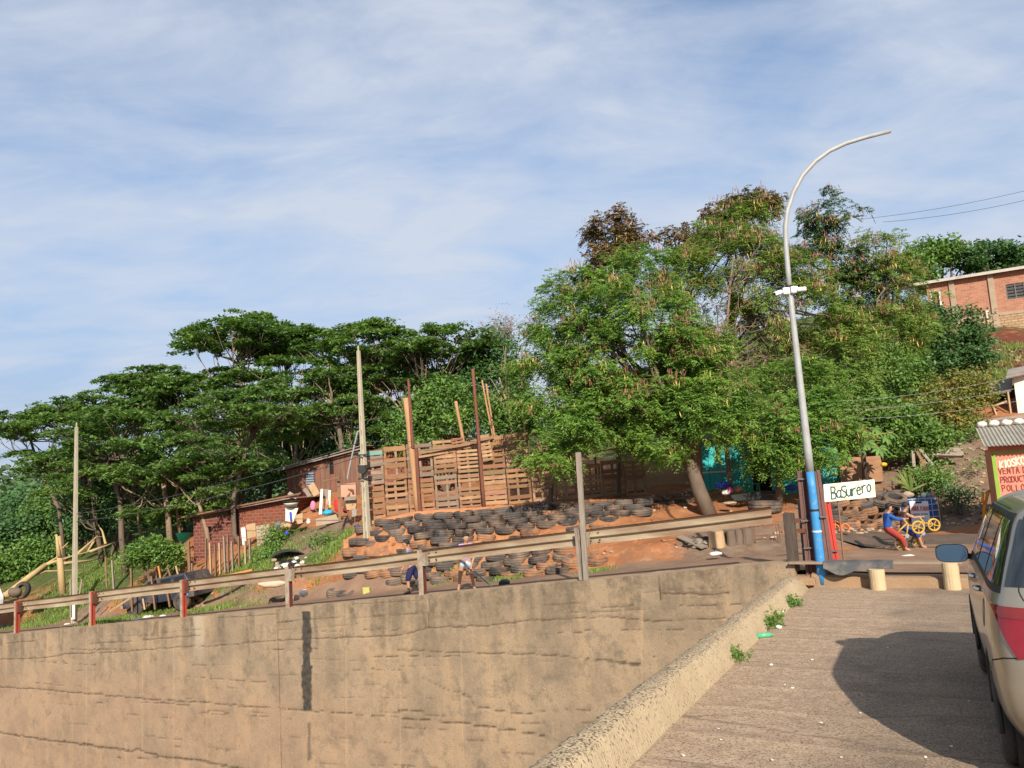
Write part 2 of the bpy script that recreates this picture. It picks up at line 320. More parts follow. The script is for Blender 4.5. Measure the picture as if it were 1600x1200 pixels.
# ================================================================ RETAINING WALL (the concrete remembers its pours, cracks and drips)
wall = thing('retaining_wall', 'tall weathered concrete retaining wall with cracks below the guardrail', 'wall', L(-5, 0, -3))
s2 = np.concatenate([np.arange(-45, -21, 0.25), np.arange(-21, 5.52, 0.034), [5.53]]); v2 = np.concatenate([np.linspace(0, 1, 185)])
ZB = -8.9; S2, V2 = np.meshgrid(s2, v2, indexing='ij')
top = road_top(np.minimum(S2, 5.53)); top = np.where(S2 >= 4, 0.3+0.0917*(S2-5.53), top)+(fbm(S2*1.3, S2*0, 3)-0.45)*0.035+0.008*np.sin(S2*9)
vv = V2**1.6; Z2 = top-(top-ZB)*vv
crack = np.zeros(S2.shape); tar = np.zeros(S2.shape); line = np.zeros(S2.shape)
nz = fbm(S2*3.1, Z2*3.1, 4); nf = fbm(S2*14, Z2*14, 3)
def stroke(px, w, arr, amp=1.0, wob=0.03, soft=1.0, lip=False):
    q = np.array([wallhit(*p) for p in px])
    for (a0, b0), (a1, b1) in zip(q[:-1], q[1:]):
        m_ = (S2 > min(a0, a1)-0.3) & (S2 < max(a0, a1)+0.3) & (Z2 > min(b0, b1)-0.5) & (Z2 < max(b0, b1)+0.5)
        if not m_.any(): continue
        x, y = S2[m_], Z2[m_]+(vnoise(S2[m_]*5, S2[m_]*0+b0)-0.5)*2*wob+(vnoise(S2[m_]*17, S2[m_]*0+b0*3)-0.5)*wob
        dx, dy = a1-a0, b1-b0; u = np.clip(((x-a0)*dx+(y-b0)*dy)/(dx*dx+dy*dy), 0, 1)
        d = np.hypot(x-a0-u*dx, y-b0-u*dy); ww = w*(0.45+1.1*nz[m_]); arr[m_] = np.maximum(arr[m_], amp*(.72+.28*smooth(.28, .55, nf[m_]))*(1-smooth(ww*0.35, ww*(1+soft*0.4), d)))
CR = [([(0, 1030), (67, 1028), (101, 1022), (162, 1020), (216, 1016), (287, 1011), (337, 1009), (402, 1003), (435, 1001), (540, 996), (616, 994), (670, 981), (756, 978), (837, 970), (882, 966), (958, 964), (1012, 970), (1071, 968), (1147, 966)], 0.018, .85),
      ([(-60, 1066), (0, 1073), (67, 1077), (115, 1082), (175, 1087), (243, 1094), (297, 1096), (371, 1102), (439, 1107), (472, 1109), (540, 1114), (621, 1121), (729, 1130), (800, 1141), (850, 1150)], 0.022, .9),
      ([(-60, 1132), (0, 1145), (67, 1155), (101, 1159), (159, 1167), (206, 1174), (213, 1170), (250, 1182), (304, 1187), (337, 1194), (381, 1202), (480, 1222)], 0.036, .95),
      ([(720, 1083), (733, 1089), (742, 1103), (780, 1110), (819, 1116), (855, 1110), (922, 1110)], 0.018, .85), ([(660, 1060), (700, 1078), (720, 1083)], 0.014, 0.6),
      ([(621, 1015), (720, 1020), (850, 1022), (930, 1030), (1005, 1041)], 0.020, 0.8), ([(850, 1022), (1003, 1037)], 0.02, .8),
      ([(432, 955), (434, 1000), (436, 1060), (438, 1120), (440, 1210)], 0.014, 0.7), ([(670, 936), (670, 982)], 0.016, 0.8), ([(1030, 898), (1032, 938)], 0.016, 0.9),
      ([(1035, 927), (1080, 928), (1138, 927)], 0.020, 0.9), ([(940, 950), (990, 946)], 0.02, .7), ([(850, 945), (905, 942)], 0.016, 0.6), ([(10, 1005), (54, 1001)], 0.02, .6), ([(140, 1006), (206, 1002)], 0.022, .7), ([(222, 1000), (312, 993)], 0.022, .7), ([(340, 966), (435, 960)], 0.016, .6), ([(435, 985), (560, 975)], 0.014, .5), ([(545, 945), (655, 938)], 0.014, .5), ([(620, 1040), (700, 1041)], .014, .5), ([(565, 1068), (608, 1071)], .02, .5), ([(1006, 965), (1005, 1040)], 0.012, 0.4), ([(853, 985), (855, 1090)], 0.012, 0.35)]
for px, w, a in CR: stroke(px, w*1.05, crack, a, .016)
for px in ([(223, 1000), (222, 1200)], [(271, 995), (271, 1200)], [(323, 1000), (323, 1200)], [(135, 1000), (134, 1200)], [(720, 1000), (724, 1200)], [(625, 1000), (626, 1200)], [(1003, 930), (1003, 1100)], [(541, 1000), (541, 1200)]): stroke(px, 0.02, line, 0.8, 0.004)
# board marks: short runs of form-board edges
for i in range(230):
    s0 = random.uniform(-19, 5); z0 = float(0.25+0.0917*(s0-5.5)-random.choice(np.arange(0.3, 6, 0.31))+random.uniform(-.04, .04)); l_ = random.uniform(0.4, 2.6); sl = 0.0917*random.uniform(0.2, 1.1)
    m_ = (S2 > s0) & (S2 < s0+l_); d = np.abs(Z2[m_]-(z0+sl*(S2[m_]-s0))-(vnoise(S2[m_]*3, S2[m_]*0+i)-0.5)*0.008); crack[m_] = np.maximum(crack[m_], random.uniform(0.15, 0.85)*(1-smooth(0.004, 0.018, d))*smooth(.16, .42, nf[m_]))
sT, zT = wallhit(479, 955); sT2, zT2 = wallhit(480, 1110)
u = np.clip((zT-Z2)/(zT-zT2), -1, 2.0); wT = 0.155+0.09*(nf-0.45)+0.07*(vnoise(Z2*9, Z2*0)-0.5)+0.012*u; wT = np.where((u > 0.42) & (u < 0.55), wT*0.72, wT)
cT = sT+(sT2-sT)*u+0.03*(vnoise(Z2*3, Z2*0+8)-0.5); tar = np.maximum(tar, (1-smooth(wT*0.85, wT*1.1, np.abs(S2-cT)))*(u > 0.0)*(u < 1.0))
tar = np.maximum(tar, 0.6*(1-smooth(0.02, 0.09, np.abs(S2-cT-0.06)))*(u > 1.12)*(u < 1.5)*(nz > 0.42))
grey = np.zeros(S2.shape)                                           # drips running down from the top edge
for i in range(120):
    s0 = random.uniform(-20, 5.4) if i > 35 else random.uniform(-4, 5.4); ln = random.uniform(0.3, 1.9); w = random.uniform(0.04, 0.22)
    u = (top-Z2)/ln; grey = np.maximum(grey, random.uniform(0.3, 0.9)*(1-smooth(w*0.3, w, np.abs(S2-s0-0.03*np.sin(Z2*5+i))))*(1-smooth(0.2, 1.0, u)))
for px, w, a in (((590, 960), 0.28, 0.9), ((70, 1000), 0.10, 0.6), ((880, 930), 0.3, 0.7), ((1090, 905), 0.28, 0.6), ((740, 930), 0.2, 0.5), ((960, 930), 0.18, 0.5)):
    s0, z0 = wallhit(*px); u = (top-Z2)/1.3; grey = np.maximum(grey, a*(1-smooth(w*0.5, w, np.abs(S2-s0+0.05*(nz-0.45))))*(1-smooth(0.3, 1.0, u+0.8*(nz-0.45))))
s0, z0 = wallhit(310, 990); pale = 0.9*(1-smooth(0.15, 0.32, np.abs(S2-s0)))*(1-smooth(0.3, 1.3, (top-Z2)/1.2))
pink = smooth(-2.2, -3.6, Z2+0.10*S2*0+0.8*(nz-0.45))*smooth(2, -9, S2)
off = -0.016*crack+0.004*line+0.010*(fbm(S2*7, Z2*7, 4)-0.45)+0.02*(fbm(S2*0.8, Z2*1.2, 3)-0.45)+0.004*tar
PW = np.stack([S2*ES[0]-off*ET[0], 16.8+S2*ES[1]-off*ET[1], Z2], -1)
def wall_material():
    m = bpy.data.materials.new('weathered_concrete'); m.use_nodes = True; N, K = m.node_tree.nodes, m.node_tree.links; b = N['Principled BSDF']; b.inputs['Roughness'].default_value = 0.93; b.inputs['Specular IOR Level'].default_value = 0.2
    g = N.new('ShaderNodeNewGeometry')
    def noise(s, d=6, r=0.62, stretch=None):
        n = N.new('ShaderNodeTexNoise'); n.inputs['Scale'].default_value = s; n.inputs['Detail'].default_value = d; n.inputs['Roughness'].default_value = r
        mp = N.new('ShaderNodeMapping'); mp.inputs['Scale'].default_value = stretch or (1, 1, 1); K.new(g.outputs['Position'], mp.inputs[0]); K.new(mp.outputs[0], n.inputs['Vector']); return n.outputs[0]
    def mr(v, a, c, lo=0.0, hi=1.0):
        x = N.new('ShaderNodeMapRange'); x.inputs[1].default_value = a; x.inputs[2].default_value = c; x.inputs[3].default_value = lo; x.inputs[4].default_value = hi; K.new(v, x.inputs[0]); return x.outputs[0]
    def mix(f, a, c, mode='MIX'):
        x = N.new('ShaderNodeMix'); x.data_type = 'RGBA'; x.blend_type = mode
        for v, i in ((f, 0), (a, 6), (c, 7)):
            if isinstance(v, tuple): x.inputs[i].default_value = (*v, 1)
            elif isinstance(v, float): x.inputs[i].default_value = v
            else: K.new(v, x.inputs[i])
        return x.outputs[2]
    A = N.new('ShaderNodeAttribute'); A.attribute_name = 'wear'; sp = N.new('ShaderNodeSeparateColor'); K.new(A.outputs['Color'], sp.inputs[0])
    B = N.new('ShaderNodeAttribute'); B.attribute_name = 'wash'; sq = N.new('ShaderNodeSeparateColor'); K.new(B.outputs['Color'], sq.inputs[0])
    c = mix(mr(noise(0.9), 0.36, 0.66), (0.315, 0.230, 0.148), (0.215, 0.162, 0.110))
    c = mix(mr(noise(1.0, 5, 0.6, (1.6, 1.6, 0.35)), 0.50, 0.72), c, (0.36, 0.250, 0.150))
    c = mix(mr(noise(2.6, 7, 0.7), 0.50, 0.70), c, (0.165, 0.130, 0.090))
    c = mix(mr(sq.outputs[0], 0, 1, 0, 0.30), c, mix(mr(noise(1.4), 0.4, 0.6), (0.36, 0.20, 0.125), (0.29, 0.18, 0.115)))
    c = mix(mr(sq.outputs[1], 0, 1, 0, 0.5), c, (0.50, 0.42, 0.30))
    f = N.new('ShaderNodeMath'); f.operation = 'MULTIPLY'; K.new(sp.outputs[1], f.inputs[0]); K.new(mr(noise(6, 6, 0.7), 0.3, 0.6), f.inputs[1])
    c = mix(f.outputs[0], c, (0.115, 0.088, 0.060))
    c = mix(mr(noise(30, 4, 0.7), 0.56, 0.68, 0, 0.75), c, (0.12, 0.090, 0.06))                    # pitted dark grains
    c = mix(mr(noise(19, 5, 0.7), 0.58, 0.74, 0, 0.5), c, (0.50, 0.38, 0.24))
    c = mix(mr(sp.outputs[0], 0.15, 0.9), c, (0.075, 0.05, 0.032)); c = mix(sp.outputs[2], c, mix(mr(noise(8), 0.4, 0.6), (0.040, 0.035, 0.030), (0.075, 0.062, 0.048)))
    c = mix(mr(sq.outputs[2], 0, 1, 0, 0.30), c, (0.50, 0.36, 0.21))
    K.new(c, b.inputs['Base Color'])
    bp = N.new('ShaderNodeBump'); bp.inputs['Strength'].default_value = 0.6; bp.inputs['Distance'].default_value = 0.012; K.new(noise(26, 8, 0.75), bp.inputs['Height']); K.new(bp.outputs[0], b.inputs['Normal'])
    return m
WALLM = wall_material()
wf = big_mesh('wall_face', PW, gridfaces(*S2.shape)[:, ::-1], WALLM, wall, smooth=True)
def cattr(o, name, r, g, b):
    a = o.data.attributes.new(name, 'FLOAT_COLOR', 'POINT'); a.data.foreach_set('color', np.stack([r.ravel(), g.ravel(), b.ravel(), np.ones(r.size)], 1).astype(np.float32).ravel())
cattr(wf, 'wear', crack, grey, tar); cattr(wf, 'wash', pink, pale, line)
# coping: the wall's top and right-hand end
tw = top[:, 0]; S3 = s2[::6] if s2[::6][-1] == 5.53 else np.append(s2[::6], 5.53); tz = np.interp(S3, s2, tw)
pts = []
for a, z in zip(S3, tz): pts.append([L(a, 0.0, z-0.03), L(a, 0.02, z-0.004), L(a, 0.27, z+0.004+0.006*math.sin(a*7)), L(a, 0.30, z-0.35)])
mb = MB(); mb.grid(np.array(pts)); mb.add([L(5.53, 0.002, .29), L(5.53, 0.30, .29), L(5.53, 0.30, -9), L(5.53, 0.002, -9)], [(0, 1, 2, 3)])
mb.build('wall_top', mat('wall_top_concrete', (0.36, 0.26, 0.16), (0.24, 0.165, 0.10), 3, bump=0.5, bscale=30), wall)

# ================================================================ RAMP with kerb
RS, RT0, RT1 = 5.42, -34.0, -0.02
def ramp_z(t): return -0.16+(-t)*0.026
def ramp_material():
    m = bpy.data.materials.new('ramp_concrete'); m.use_nodes = True; N, K = m.node_tree.nodes, m.node_tree.links; b = N['Principled BSDF']; b.inputs['Roughness'].default_value = 0.9; b.inputs['Specular IOR Level'].default_value = 0.25
    g = N.new('ShaderNodeNewGeometry')
    def noise(s, d=6, r=0.62, stretch=None):
        n = N.new('ShaderNodeTexNoise'); n.inputs['Scale'].default_value = s; n.inputs['Detail'].default_value = d; n.inputs['Roughness'].default_value = r
        mp = N.new('ShaderNodeMapping'); mp.inputs['Rotation'].default_value = (0, 0, 0.4874); mp.inputs['Scale'].default_value = stretch or (1, 1, 1); K.new(g.outputs['Position'], mp.inputs[0]); K.new(mp.outputs[0], n.inputs['Vector']); return n.outputs[0]
    def mr(v, a, c, lo=0.0, hi=1.0):
        x = N.new('ShaderNodeMapRange'); x.inputs[1].default_value = a; x.inputs[2].default_value = c; x.inputs[3].default_value = lo; x.inputs[4].default_value = hi; K.new(v, x.inputs[0]); return x.outputs[0]
    def mix(f, a, c):
        x = N.new('ShaderNodeMix'); x.data_type = 'RGBA'
        for v, i in ((f, 0), (a, 6), (c, 7)):
            if isinstance(v, tuple): x.inputs[i].default_value = (*v, 1)
            else: K.new(v, x.inputs[i])
        return x.outputs[2]
    A = N.new('ShaderNodeAttribute'); A.attribute_name = 'wear'; sp = N.new('ShaderNodeSeparateColor'); K.new(A.outputs['Color'], sp.inputs[0])
    c = mix(mr(noise(1.2), 0.38, 0.64), (0.295, 0.215, 0.145), (0.225, 0.16, 0.108))
    c = mix(mr(noise(1.1, 7, 0.7), 0.50, 0.70), c, (0.165, 0.118, 0.084)); c = mix(mr(noise(3.5, 8, 0.75), 0.55, 0.75), c, (0.34, 0.25, 0.17))
    a = N.new('ShaderNodeMath'); a.operation = 'ADD'; K.new(sp.outputs[0], a.inputs[0]); K.new(noise(1.6), a.inputs[1])
    c = mix(mr(a.outputs[0], 0.75, 1.15), c, mix(mr(noise(9), 0.4, 0.6), (0.43, 0.31, 0.205), (0.35, 0.24, 0.155)))   # sand swept against the kerb
    c = mix(mr(noise(46, 5, 0.8), 0.50, 0.60, 0, 0.85), c, (0.065, 0.050, 0.038)); c = mix(mr(noise(55, 4, 0.8), 0.54, 0.66, 0, 0.75), c, (0.52, 0.41, 0.30))
    c = mix(mr(sp.outputs[1], 0, 1, 0, 0.8), c, (0.37, 0.26, 0.17)); c = mix(mr(sp.outputs[2], 0, 1, 0, 0.75), c, (0.12, 0.08, 0.055))
    K.new(c, b.inputs['Base Color'])
    bp = N.new('ShaderNodeBump'); bp.inputs['Strength'].default_value = 0.55; bp.inputs['Distance'].default_value = 0.012; K.new(noise(38, 7, 0.72), bp.inputs['Height']); K.new(bp.outputs[0], b.inputs['Normal'])
    return m
s4 = np.concatenate([np.arange(RS+0.36, 10.2, 0.05), np.arange(10.2, 22, 0.4)]); t4 = np.concatenate([np.arange(RT0, -12, 0.3), np.arange(-12, RT1, 0.03), [RT1]])
S4, T4 = np.meshgrid(s4, t4, indexing='ij')
ph = (T4+0.05*(fbm(S4*0.8, S4*0, 3)-0.45))/0.78; fr = ph-np.floor(ph)
ridge = 0.006*smooth(0.80, 0.97, fr)*(1-smooth(0.97, 1.0, fr))*(0.5+nz.mean()+0.6*vnoise(S4*1.4, np.floor(ph)*3.3))
Z4 = ramp_z(T4)+ridge+0.012*(fbm(S4*0.7, T4*0.7, 3)-0.45)+0.004*(fbm(S4*6, T4*6, 3)-0.45)
ramp = big_mesh('ramp', np.stack([S4*ES[0]+T4*ET[0], 16.8+S4*ES[1]+T4*ET[1], Z4], -1), gridfaces(*S4.shape), ramp_material(), smooth=True, kind='structure')
crk = np.zeros(S4.shape)
for k_ in range(9):
    t0 = random.uniform(-11, -1); a_ = random.uniform(-.35, .35); crk = np.maximum(crk, .8*(1-smooth(.008, .022, np.abs(T4-t0-a_*(S4-7)-.25*(fbm(S4*1.7+k_*7, S4*0, 4)-.45))))*(vnoise(S4*.9, S4*0+k_) > .42))
edge = S4-RS-0.36; sand = 0.85*smooth(2.3, 0.3, edge+0.7*(fbm(T4*0.5, T4*0+2, 3)-0.45))+0.2*smooth(-3.5, 0, T4)
gr1 = smooth(0.80, 0.90, fr)*(1-smooth(0.95, 0.99, fr))*(vnoise(S4*2.2, np.floor(ph)*7) > 0.35); gr2 = smooth(0.0, 0.04, fr)*(1-smooth(0.05, 0.16, fr))*vnoise(S4*1.2, np.floor(ph)*5+3)
cattr(ramp, 'wear', sand, gr1*0.22, np.maximum(gr2*.40, crk))
# kerb (coarse washed concrete), with the drop to the pit on its outer side
t5 = np.arange(RT0, 0.02, 0.05); prof = [(-0.02, None), (-0.01, -0.02), (0.02, 0.235), (0.05, 0.258), (0.13, 0.262), (0.21, 0.255), (0.245, 0.235), (0.31, 0.08), (0.36, -0.03)]
K5 = np.zeros((len(t5), len(prof), 3))
for j, (ds, dz) in enumerate(prof):
    jx = (fbm(t5*3, t5*0+j*5, 4)-0.45)*0.035; jz = (fbm(t5*4, t5*0+j*3+40, 4)-0.45)*0.035*(dz is not None and dz > 0.2)+(0.02*(fbm(t5*20, t5*0+j, 2)-0.4) if dz and dz > 0.2 else 0)
    s_ = RS+ds+jx; K5[:, j, 0] = s_*ES[0]+t5*ET[0]; K5[:, j, 1] = 16.8+s_*ES[1]+t5*ET[1]; K5[:, j, 2] = -9.1 if dz is None else ramp_z(t5)*(1)+dz+jz-0.10*smooth(-0.9, -0.2, t5)
def kerb_material():
    m = mat('kerb_aggregate', (0.46, 0.36, 0.225), (0.38, 0.285, 0.175), 2.0, rough=0.95); N, K = m.node_tree.nodes, m.node_tree.links; b = N['Principled BSDF']
    g = N.new('ShaderNodeNewGeometry'); v = N.new('ShaderNodeTexVoronoi'); v.inputs['Scale'].default_value = 46; mp = N.new('ShaderNodeMapping'); mp.inputs['Scale'].default_value = (1, 1, 0.55); K.new(g.outputs['Position'], mp.inputs[0]); K.new(mp.outputs[0], v.inputs['Vector'])
    n = N.new('ShaderNodeTexNoise'); n.inputs['Scale'].default_value = 52; n.inputs['Detail'].default_value = 5; K.new(mp.outputs[0], n.inputs['Vector'])
    sx = N.new('ShaderNodeSeparateXYZ'); K.new(g.outputs['Normal'], sx.inputs[0])
    r0 = N.new('ShaderNodeMapRange'); r0.inputs[1].default_value = 0.5; r0.inputs[2].default_value = 0.95; r0.inputs[3].default_value = 0.60; r0.inputs[4].default_value = 0.50; K.new(sx.outputs[2], r0.inputs[0])
    gt = N.new('ShaderNodeMath'); gt.operation = 'SUBTRACT'; K.new(n.outputs[0], gt.inputs[0]); K.new(r0.outputs[0], gt.inputs[1])
    r = N.new('ShaderNodeMapRange'); r.inputs[1].default_value = 0.0; r.inputs[2].default_value = 0.10; K.new(gt.outputs[0], r.inputs[0])
    old = b.inputs['Base Color'].links[0].from_socket; x = N.new('ShaderNodeMix'); x.data_type = 'RGBA'; K.new(r.outputs[0], x.inputs[0]); K.new(old, x.inputs[6]); x.inputs[7].default_value = (0.12, 0.08, 0.055, 1); K.new(x.outputs[2], b.inputs['Base Color'])
    iv = N.new('ShaderNodeMath'); iv.operation = 'MULTIPLY_ADD'; iv.inputs[1].default_value = -1.0; iv.inputs[2].default_value = 1.0; K.new(r.outputs[0], iv.inputs[0])
    ad = N.new('ShaderNodeMath'); ad.operation = 'ADD'; K.new(iv.outputs[0], ad.inputs[0]); K.new(v.outputs['Distance'], ad.inputs[1])
    bp = N.new('ShaderNodeBump'); bp.inputs['Strength'].default_value = 0.5; bp.inputs['Distance'].default_value = 0.010; K.new(ad.outputs[0], bp.inputs['Height']); K.new(bp.outputs[0], b.inputs['Normal'])
    return m
KERBM = kerb_material()
kb = big_mesh('ramp_kerb', K5, gridfaces(len(t5), len(prof)), KERBM, kind='structure')
mb = MB(); q = [tuple(p) for p in K5[-1]]; mb.add(q+[tuple(L(RS+0.36, 0.0, -9.1))], [tuple(range(len(q)+1))]); mb.build('kerb_end', KERBM, kb, local=True)
# the step up from the ramp to the road, and the broken little stair by the lamp
STEP = mat('step_concrete', (0.33, 0.225, 0.135), (0.22, 0.145, 0.09), 3, bump=0.6, bscale=25, dust=((0.30, 0.18, 0.10), 0.5))
mb = MB(); n5 = np.arange(5.80, 22, 0.12); P = []
for a in n5:
    e = 0.03*(vnoise(np.array([a*3]), np.array([2.0]))[0]-0.5); zt = float(road_z(a, 0.3))
    P.append([L(a, -0.045+e, -0.25), L(a, -0.03+e, zt-0.025), L(a, 0.01+e, zt+0.0), L(a, 0.20, zt+0.02), L(a, 0.34, zt+0.018), L(a, 0.36, zt-0.12)])
mb.grid(np.array(P)); mb.build('road_kerb', STEP, kind='structure')
mb = MB(); mb.box(L(5.62, 0.09, -0.62), (0.30, 0.36, 1.3), np.array([[ES[0], ET[0], 0], [ES[1], ET[1], 0], [0, 0, 1]])); mb.box(L(5.72, 0.06, -0.05), (0.3, 0.5, 0.13), np.array([[ES[0], ET[0], 0], [ES[1], ET[1], 0], [0, 0, 1]])); mb.build('broken_step', STEP, bevel=0.015, kind='structure')
# ================================================================ GUARDRAIL
RAIL = mat('weathered_rail', (0.43, 0.355, 0.245), (0.30, 0.23, 0.15), 2.2, rough=0.6, bump=0.25, bscale=14, dust=((0.19, 0.11, 0.065), 0.52, 1.3), stretch=(0.5, 0.5, 2.5), spec=0.4)
RUST = mat('rust', (0.145, 0.055, 0.032), (0.085, 0.035, 0.022), 6, bump=0.3)
POSTG = mat('post_steel', (0.36, 0.31, 0.23), (0.26, 0.20, 0.14), 5, rough=0.6, bump=0.2, dust=((0.20, 0.10, 0.055), 0.3, 5))
REDP = mat('red_lead_paint', (0.42, 0.062, 0.035), (0.28, 0.05, 0.03), 7, rough=0.6, bump=0.2)
SHADEP = mat('shaded_red_paint', (0.15, 0.035, 0.03), (0.09, 0.03, 0.026), 7, rough=0.6)  # red paint of the side flanges, with their shade put into the colour
gr = thing('guardrail', 'long rusty steel guardrail on posts along the retaining wall top', 'guardrail', L(-5, 0.1, float(road_top(-5))))
post_s = [-31.2, -27.1, -23.05, st(at(19, 990, 25.7))[0], st(at(137, 978, 23.85))[0], st(at(280, 966, 21.92))[0], st(at(446, 950, 20.05))[0], st(at(656, 930, 18.09))[0], st(at(910, 906, 16.17))[0], 5.42]
def wt(s): return float(0.3+0.0917*(s-5.53))
WP = [(0.0, 0.0), (0.018, 0.012), (0.078, 0.055), (0.082, 0.10), (0.012, 0.142), (0.004, 0.158), (0.012, 0.174), (0.082, 0.215), (0.078, 0.26), (0.018, 0.302), (0.0, 0.314)]
for a, b in zip(post_s[:-1], post_s[1:]):
    ss = np.linspace(a+0.0, b-0.02 if b < 5 else b-0.25, 9); sag = random.uniform(-0.01, 0.02); P = []
    for s_ in ss:
        u = (s_-a)/(b-a); zb = wt(s_)+0.69-sag*4*u*(1-u); ring = [L(s_, 0.235+0.02*math.sin(s_*1.3)+d, zb+z) for d, z in WP]+[L(s_, 0.241+0.02*math.sin(s_*1.3)+d, zb+z) for d, z in WP[::-1]]
        P.append(ring+[ring[0]])
    P = np.array(P); mb = MB(); mb.grid(P)
    nb = P.shape[1]-1; mb.m = [1 if (k % nb) in (9, 10, 11) else 0 for k in range(len(mb.f))]
    r = mb.build('rail', [RAIL, RUST], gr)
    # splice bolts and lap plate near the post
    mb = MB()
    for z in (0.05, 0.26):
        for ds in (0.16, 0.36):
            p = L(a+ds, 0.225, wt(a+ds)+0.69+z+0.02); mb.tube([p, p-np.array([*ET, 0])*0.03], 0.022, 6)
    mb.build('bolts', RUST, r)
for i, s_ in enumerate(post_s[:-1]):
    z0 = wt(s_)-0.02; c = L(s_, 0, 0); right = s_ > -1
    m2 = SHADEP if i >= 6 else REDP
    p = MB(); f = np.array([*ES, 0]); g = np.array([*ET, 0]); o = L(s_, 0.10, z0)
    p.box(o+np.array([0, 0, 0.52])-f*0.02, (0.13, 0.012, 1.04), np.stack([f, g, [0, 0, 1]], 1), 0)
    p.box(o+np.array([0, 0, 0.52])+f*0.045+g*0.06, (0.012, 0.11, 1.04), np.stack([f, g, [0, 0, 1]], 1), 1)
    p.box(o+np.array([0, 0, 0.52])-f*0.079+g*0.06, (0.012, 0.11, 1.04), np.stack([f, g, [0, 0, 1]], 1), 0)
    if i < 6: p.box(o+np.array([0, 0, 0.52])+f*0.05-g*0.012, (0.055, 0.012, 1.035), np.stack([f, g, [0, 0, 1]], 1), 1)
    po = p.build('post', [POSTG, m2], gr)
    q = MB(); q.box(o+np.array([0, 0, 0.83])+f*0.09+g*0.05, (0.10, 0.13, 0.30), np.stack([f, g, [0, 0, 1]], 1)); q.build('spacer_block', RUST if i < 6 else POSTG, po)
TIMB = mat('black_timber', (0.045, 0.032, 0.026), (0.10, 0.075, 0.058), 5, bump=0.6, stretch=(3, 3, 0.5))
ep = thing('end_post', 'dark weathered timber post at the right end of the guardrail', 'post', L(5.50, 0.12, 0.18))
mb = MB(); o = L(5.50, 0.12, 0.20); mb.box(o+np.array([0, 0, 0.43]), (0.19, 0.12, 1.04), np.stack([f, g, [0, 0, 1]], 1), jit=0.008); mb.build('post', TIMB, ep, bevel=0.008)
mb = MB()
for z in (0.62, 0.80): mb.box(o+f*0.17+g*0.02+np.array([0, 0, z]), (0.18, 0.09, 0.07), np.stack([f, g, [0, 0, 1]], 1), jit=0.006)
mb.build('bracket', RUST, ep)
# the tall grey post fixed beside the guardrail
GW = mat('grey_timber', (0.33, 0.28, 0.225), (0.20, 0.155, 0.12), 5, bump=0.5, stretch=(5, 5, 0.4), contrast=1.3)
tp = thing('tall_post', 'tall slim grey post standing up beside the guardrail', 'post', L(post_s[8]+0.03, 0.05, wt(post_s[8])))
o = L(post_s[8]+0.02, 0.035, wt(post_s[8])); a_ = at(902, 707, 16.1); mb = MB(); mb.bar(o+f*0.05, a_+f*0.02, 0.075, 0.105, up=f); mb.build('post', GW, tp, bevel=0.006)
mb = MB(); mb.bar(o-f*0.07, o-f*0.10+np.array([0, 0, 1.06]), 0.05, 0.06, up=f); mb.build('side_batten', GW, tp)

# ================================================================ TYRE WALL
TY = [mat('tyre_dark', (0.028, 0.027, 0.027), (0.05, 0.046, 0.043), 5, rough=0.8, bump=0.5, bscale=45, orand=0.3, dust=((0.19, 0.125, 0.085), 0.40, 3)),
      mat('tyre_grey', (0.075, 0.068, 0.062), (0.05, 0.045, 0.042), 5, rough=0.85, bump=0.5, bscale=45, orand=0.25, dust=((0.25, 0.165, 0.11), 0.42, 2.5)),
      mat('tyre_dusty', (0.15, 0.088, 0.056), (0.085, 0.058, 0.042), 4, rough=0.9, bump=0.5, bscale=45, orand=0.25, dust=((0.36, 0.18, 0.09), 0.55, 2.5))]
TPROF = [(0.195, -0.100), (0.255, -0.108), (0.298, -0.094), (0.314, -0.062), (0.318, -0.045), (0.308, -0.040), (0.308, -0.030), (0.319, -0.025), (0.319, 0.025), (0.308, 0.030), (0.308, 0.040), (0.318, 0.045), (0.314, 0.062), (0.298, 0.094), (0.255, 0.108), (0.195, 0.100), (0.182, 0.085), (0.205, 0.0), (0.182, -0.085)]
def tyre_mesh(k):
    mb = MB(); mb.lathe(TPROF, 26); o = mb.build('tyre', TY[k], smooth=True); me = o.data; bpy.data.objects.remove(o); return me
TM = [tyre_mesh(k) for k in range(3)]
def put_tyre(p, parent, k, rot=None, sc_=1.0, label=None, cat=None, group=None):
    o = bpy.data.objects.new('tyre', TM[k]); COL.objects.link(o); o.parent = parent
    o.location = tuple(np.array(p)-np.array(parent.location)) if parent else tuple(p)
    o.rotation_euler = rot or (random.gauss(0, .07)+0.05, random.gauss(0, .07), random.random()*6); o.scale = (sc_*random.uniform(.92, 1.08), sc_*random.uniform(.92, 1.08), sc_*random.uniform(0.94, 1.16)); return tagset(o, label, cat, group)
def Tpt(x):
    y = np.interp(x, [540, 575, 650, 740, 850, 1010], [846, 818, 804, 798, 789, 781]); return at(x, y, np.interp(x, [540, 1010], [24.7, 24.1]))
def Bpt(x):
    u = (x-800)/1200; Y = 20.45/(0.4683*u+0.8836)*1.0; Y = (3.95+14.844)/(0.4683*u+0.8836); p = at(x, 900, Y); return np.array([p[0], p[1], ground(p[0], p[1])])
tw_ = thing('tyre_wall', 'earth bank faced with rows of stacked old tyres under the pallet fence', 'tyre wall', Bpt(720))
NR = 11
BK = []
for x in np.arange(535, 965, 4.0):                     # the earth the tyres are bedded in
    b, t = Bpt(x), Tpt(x); BK.append([b+(t-b)*f_+np.array([0, .15+.16*(fbm(np.array([x*.06]), np.array([f_*6]), 3)[0]-.45), (-.25 if f_ == 0 else 0)+.10*(fbm(np.array([x*.05+9]), np.array([f_*7]), 3)[0]-.45)]) for f_ in np.linspace(0, 1.04, 26)])
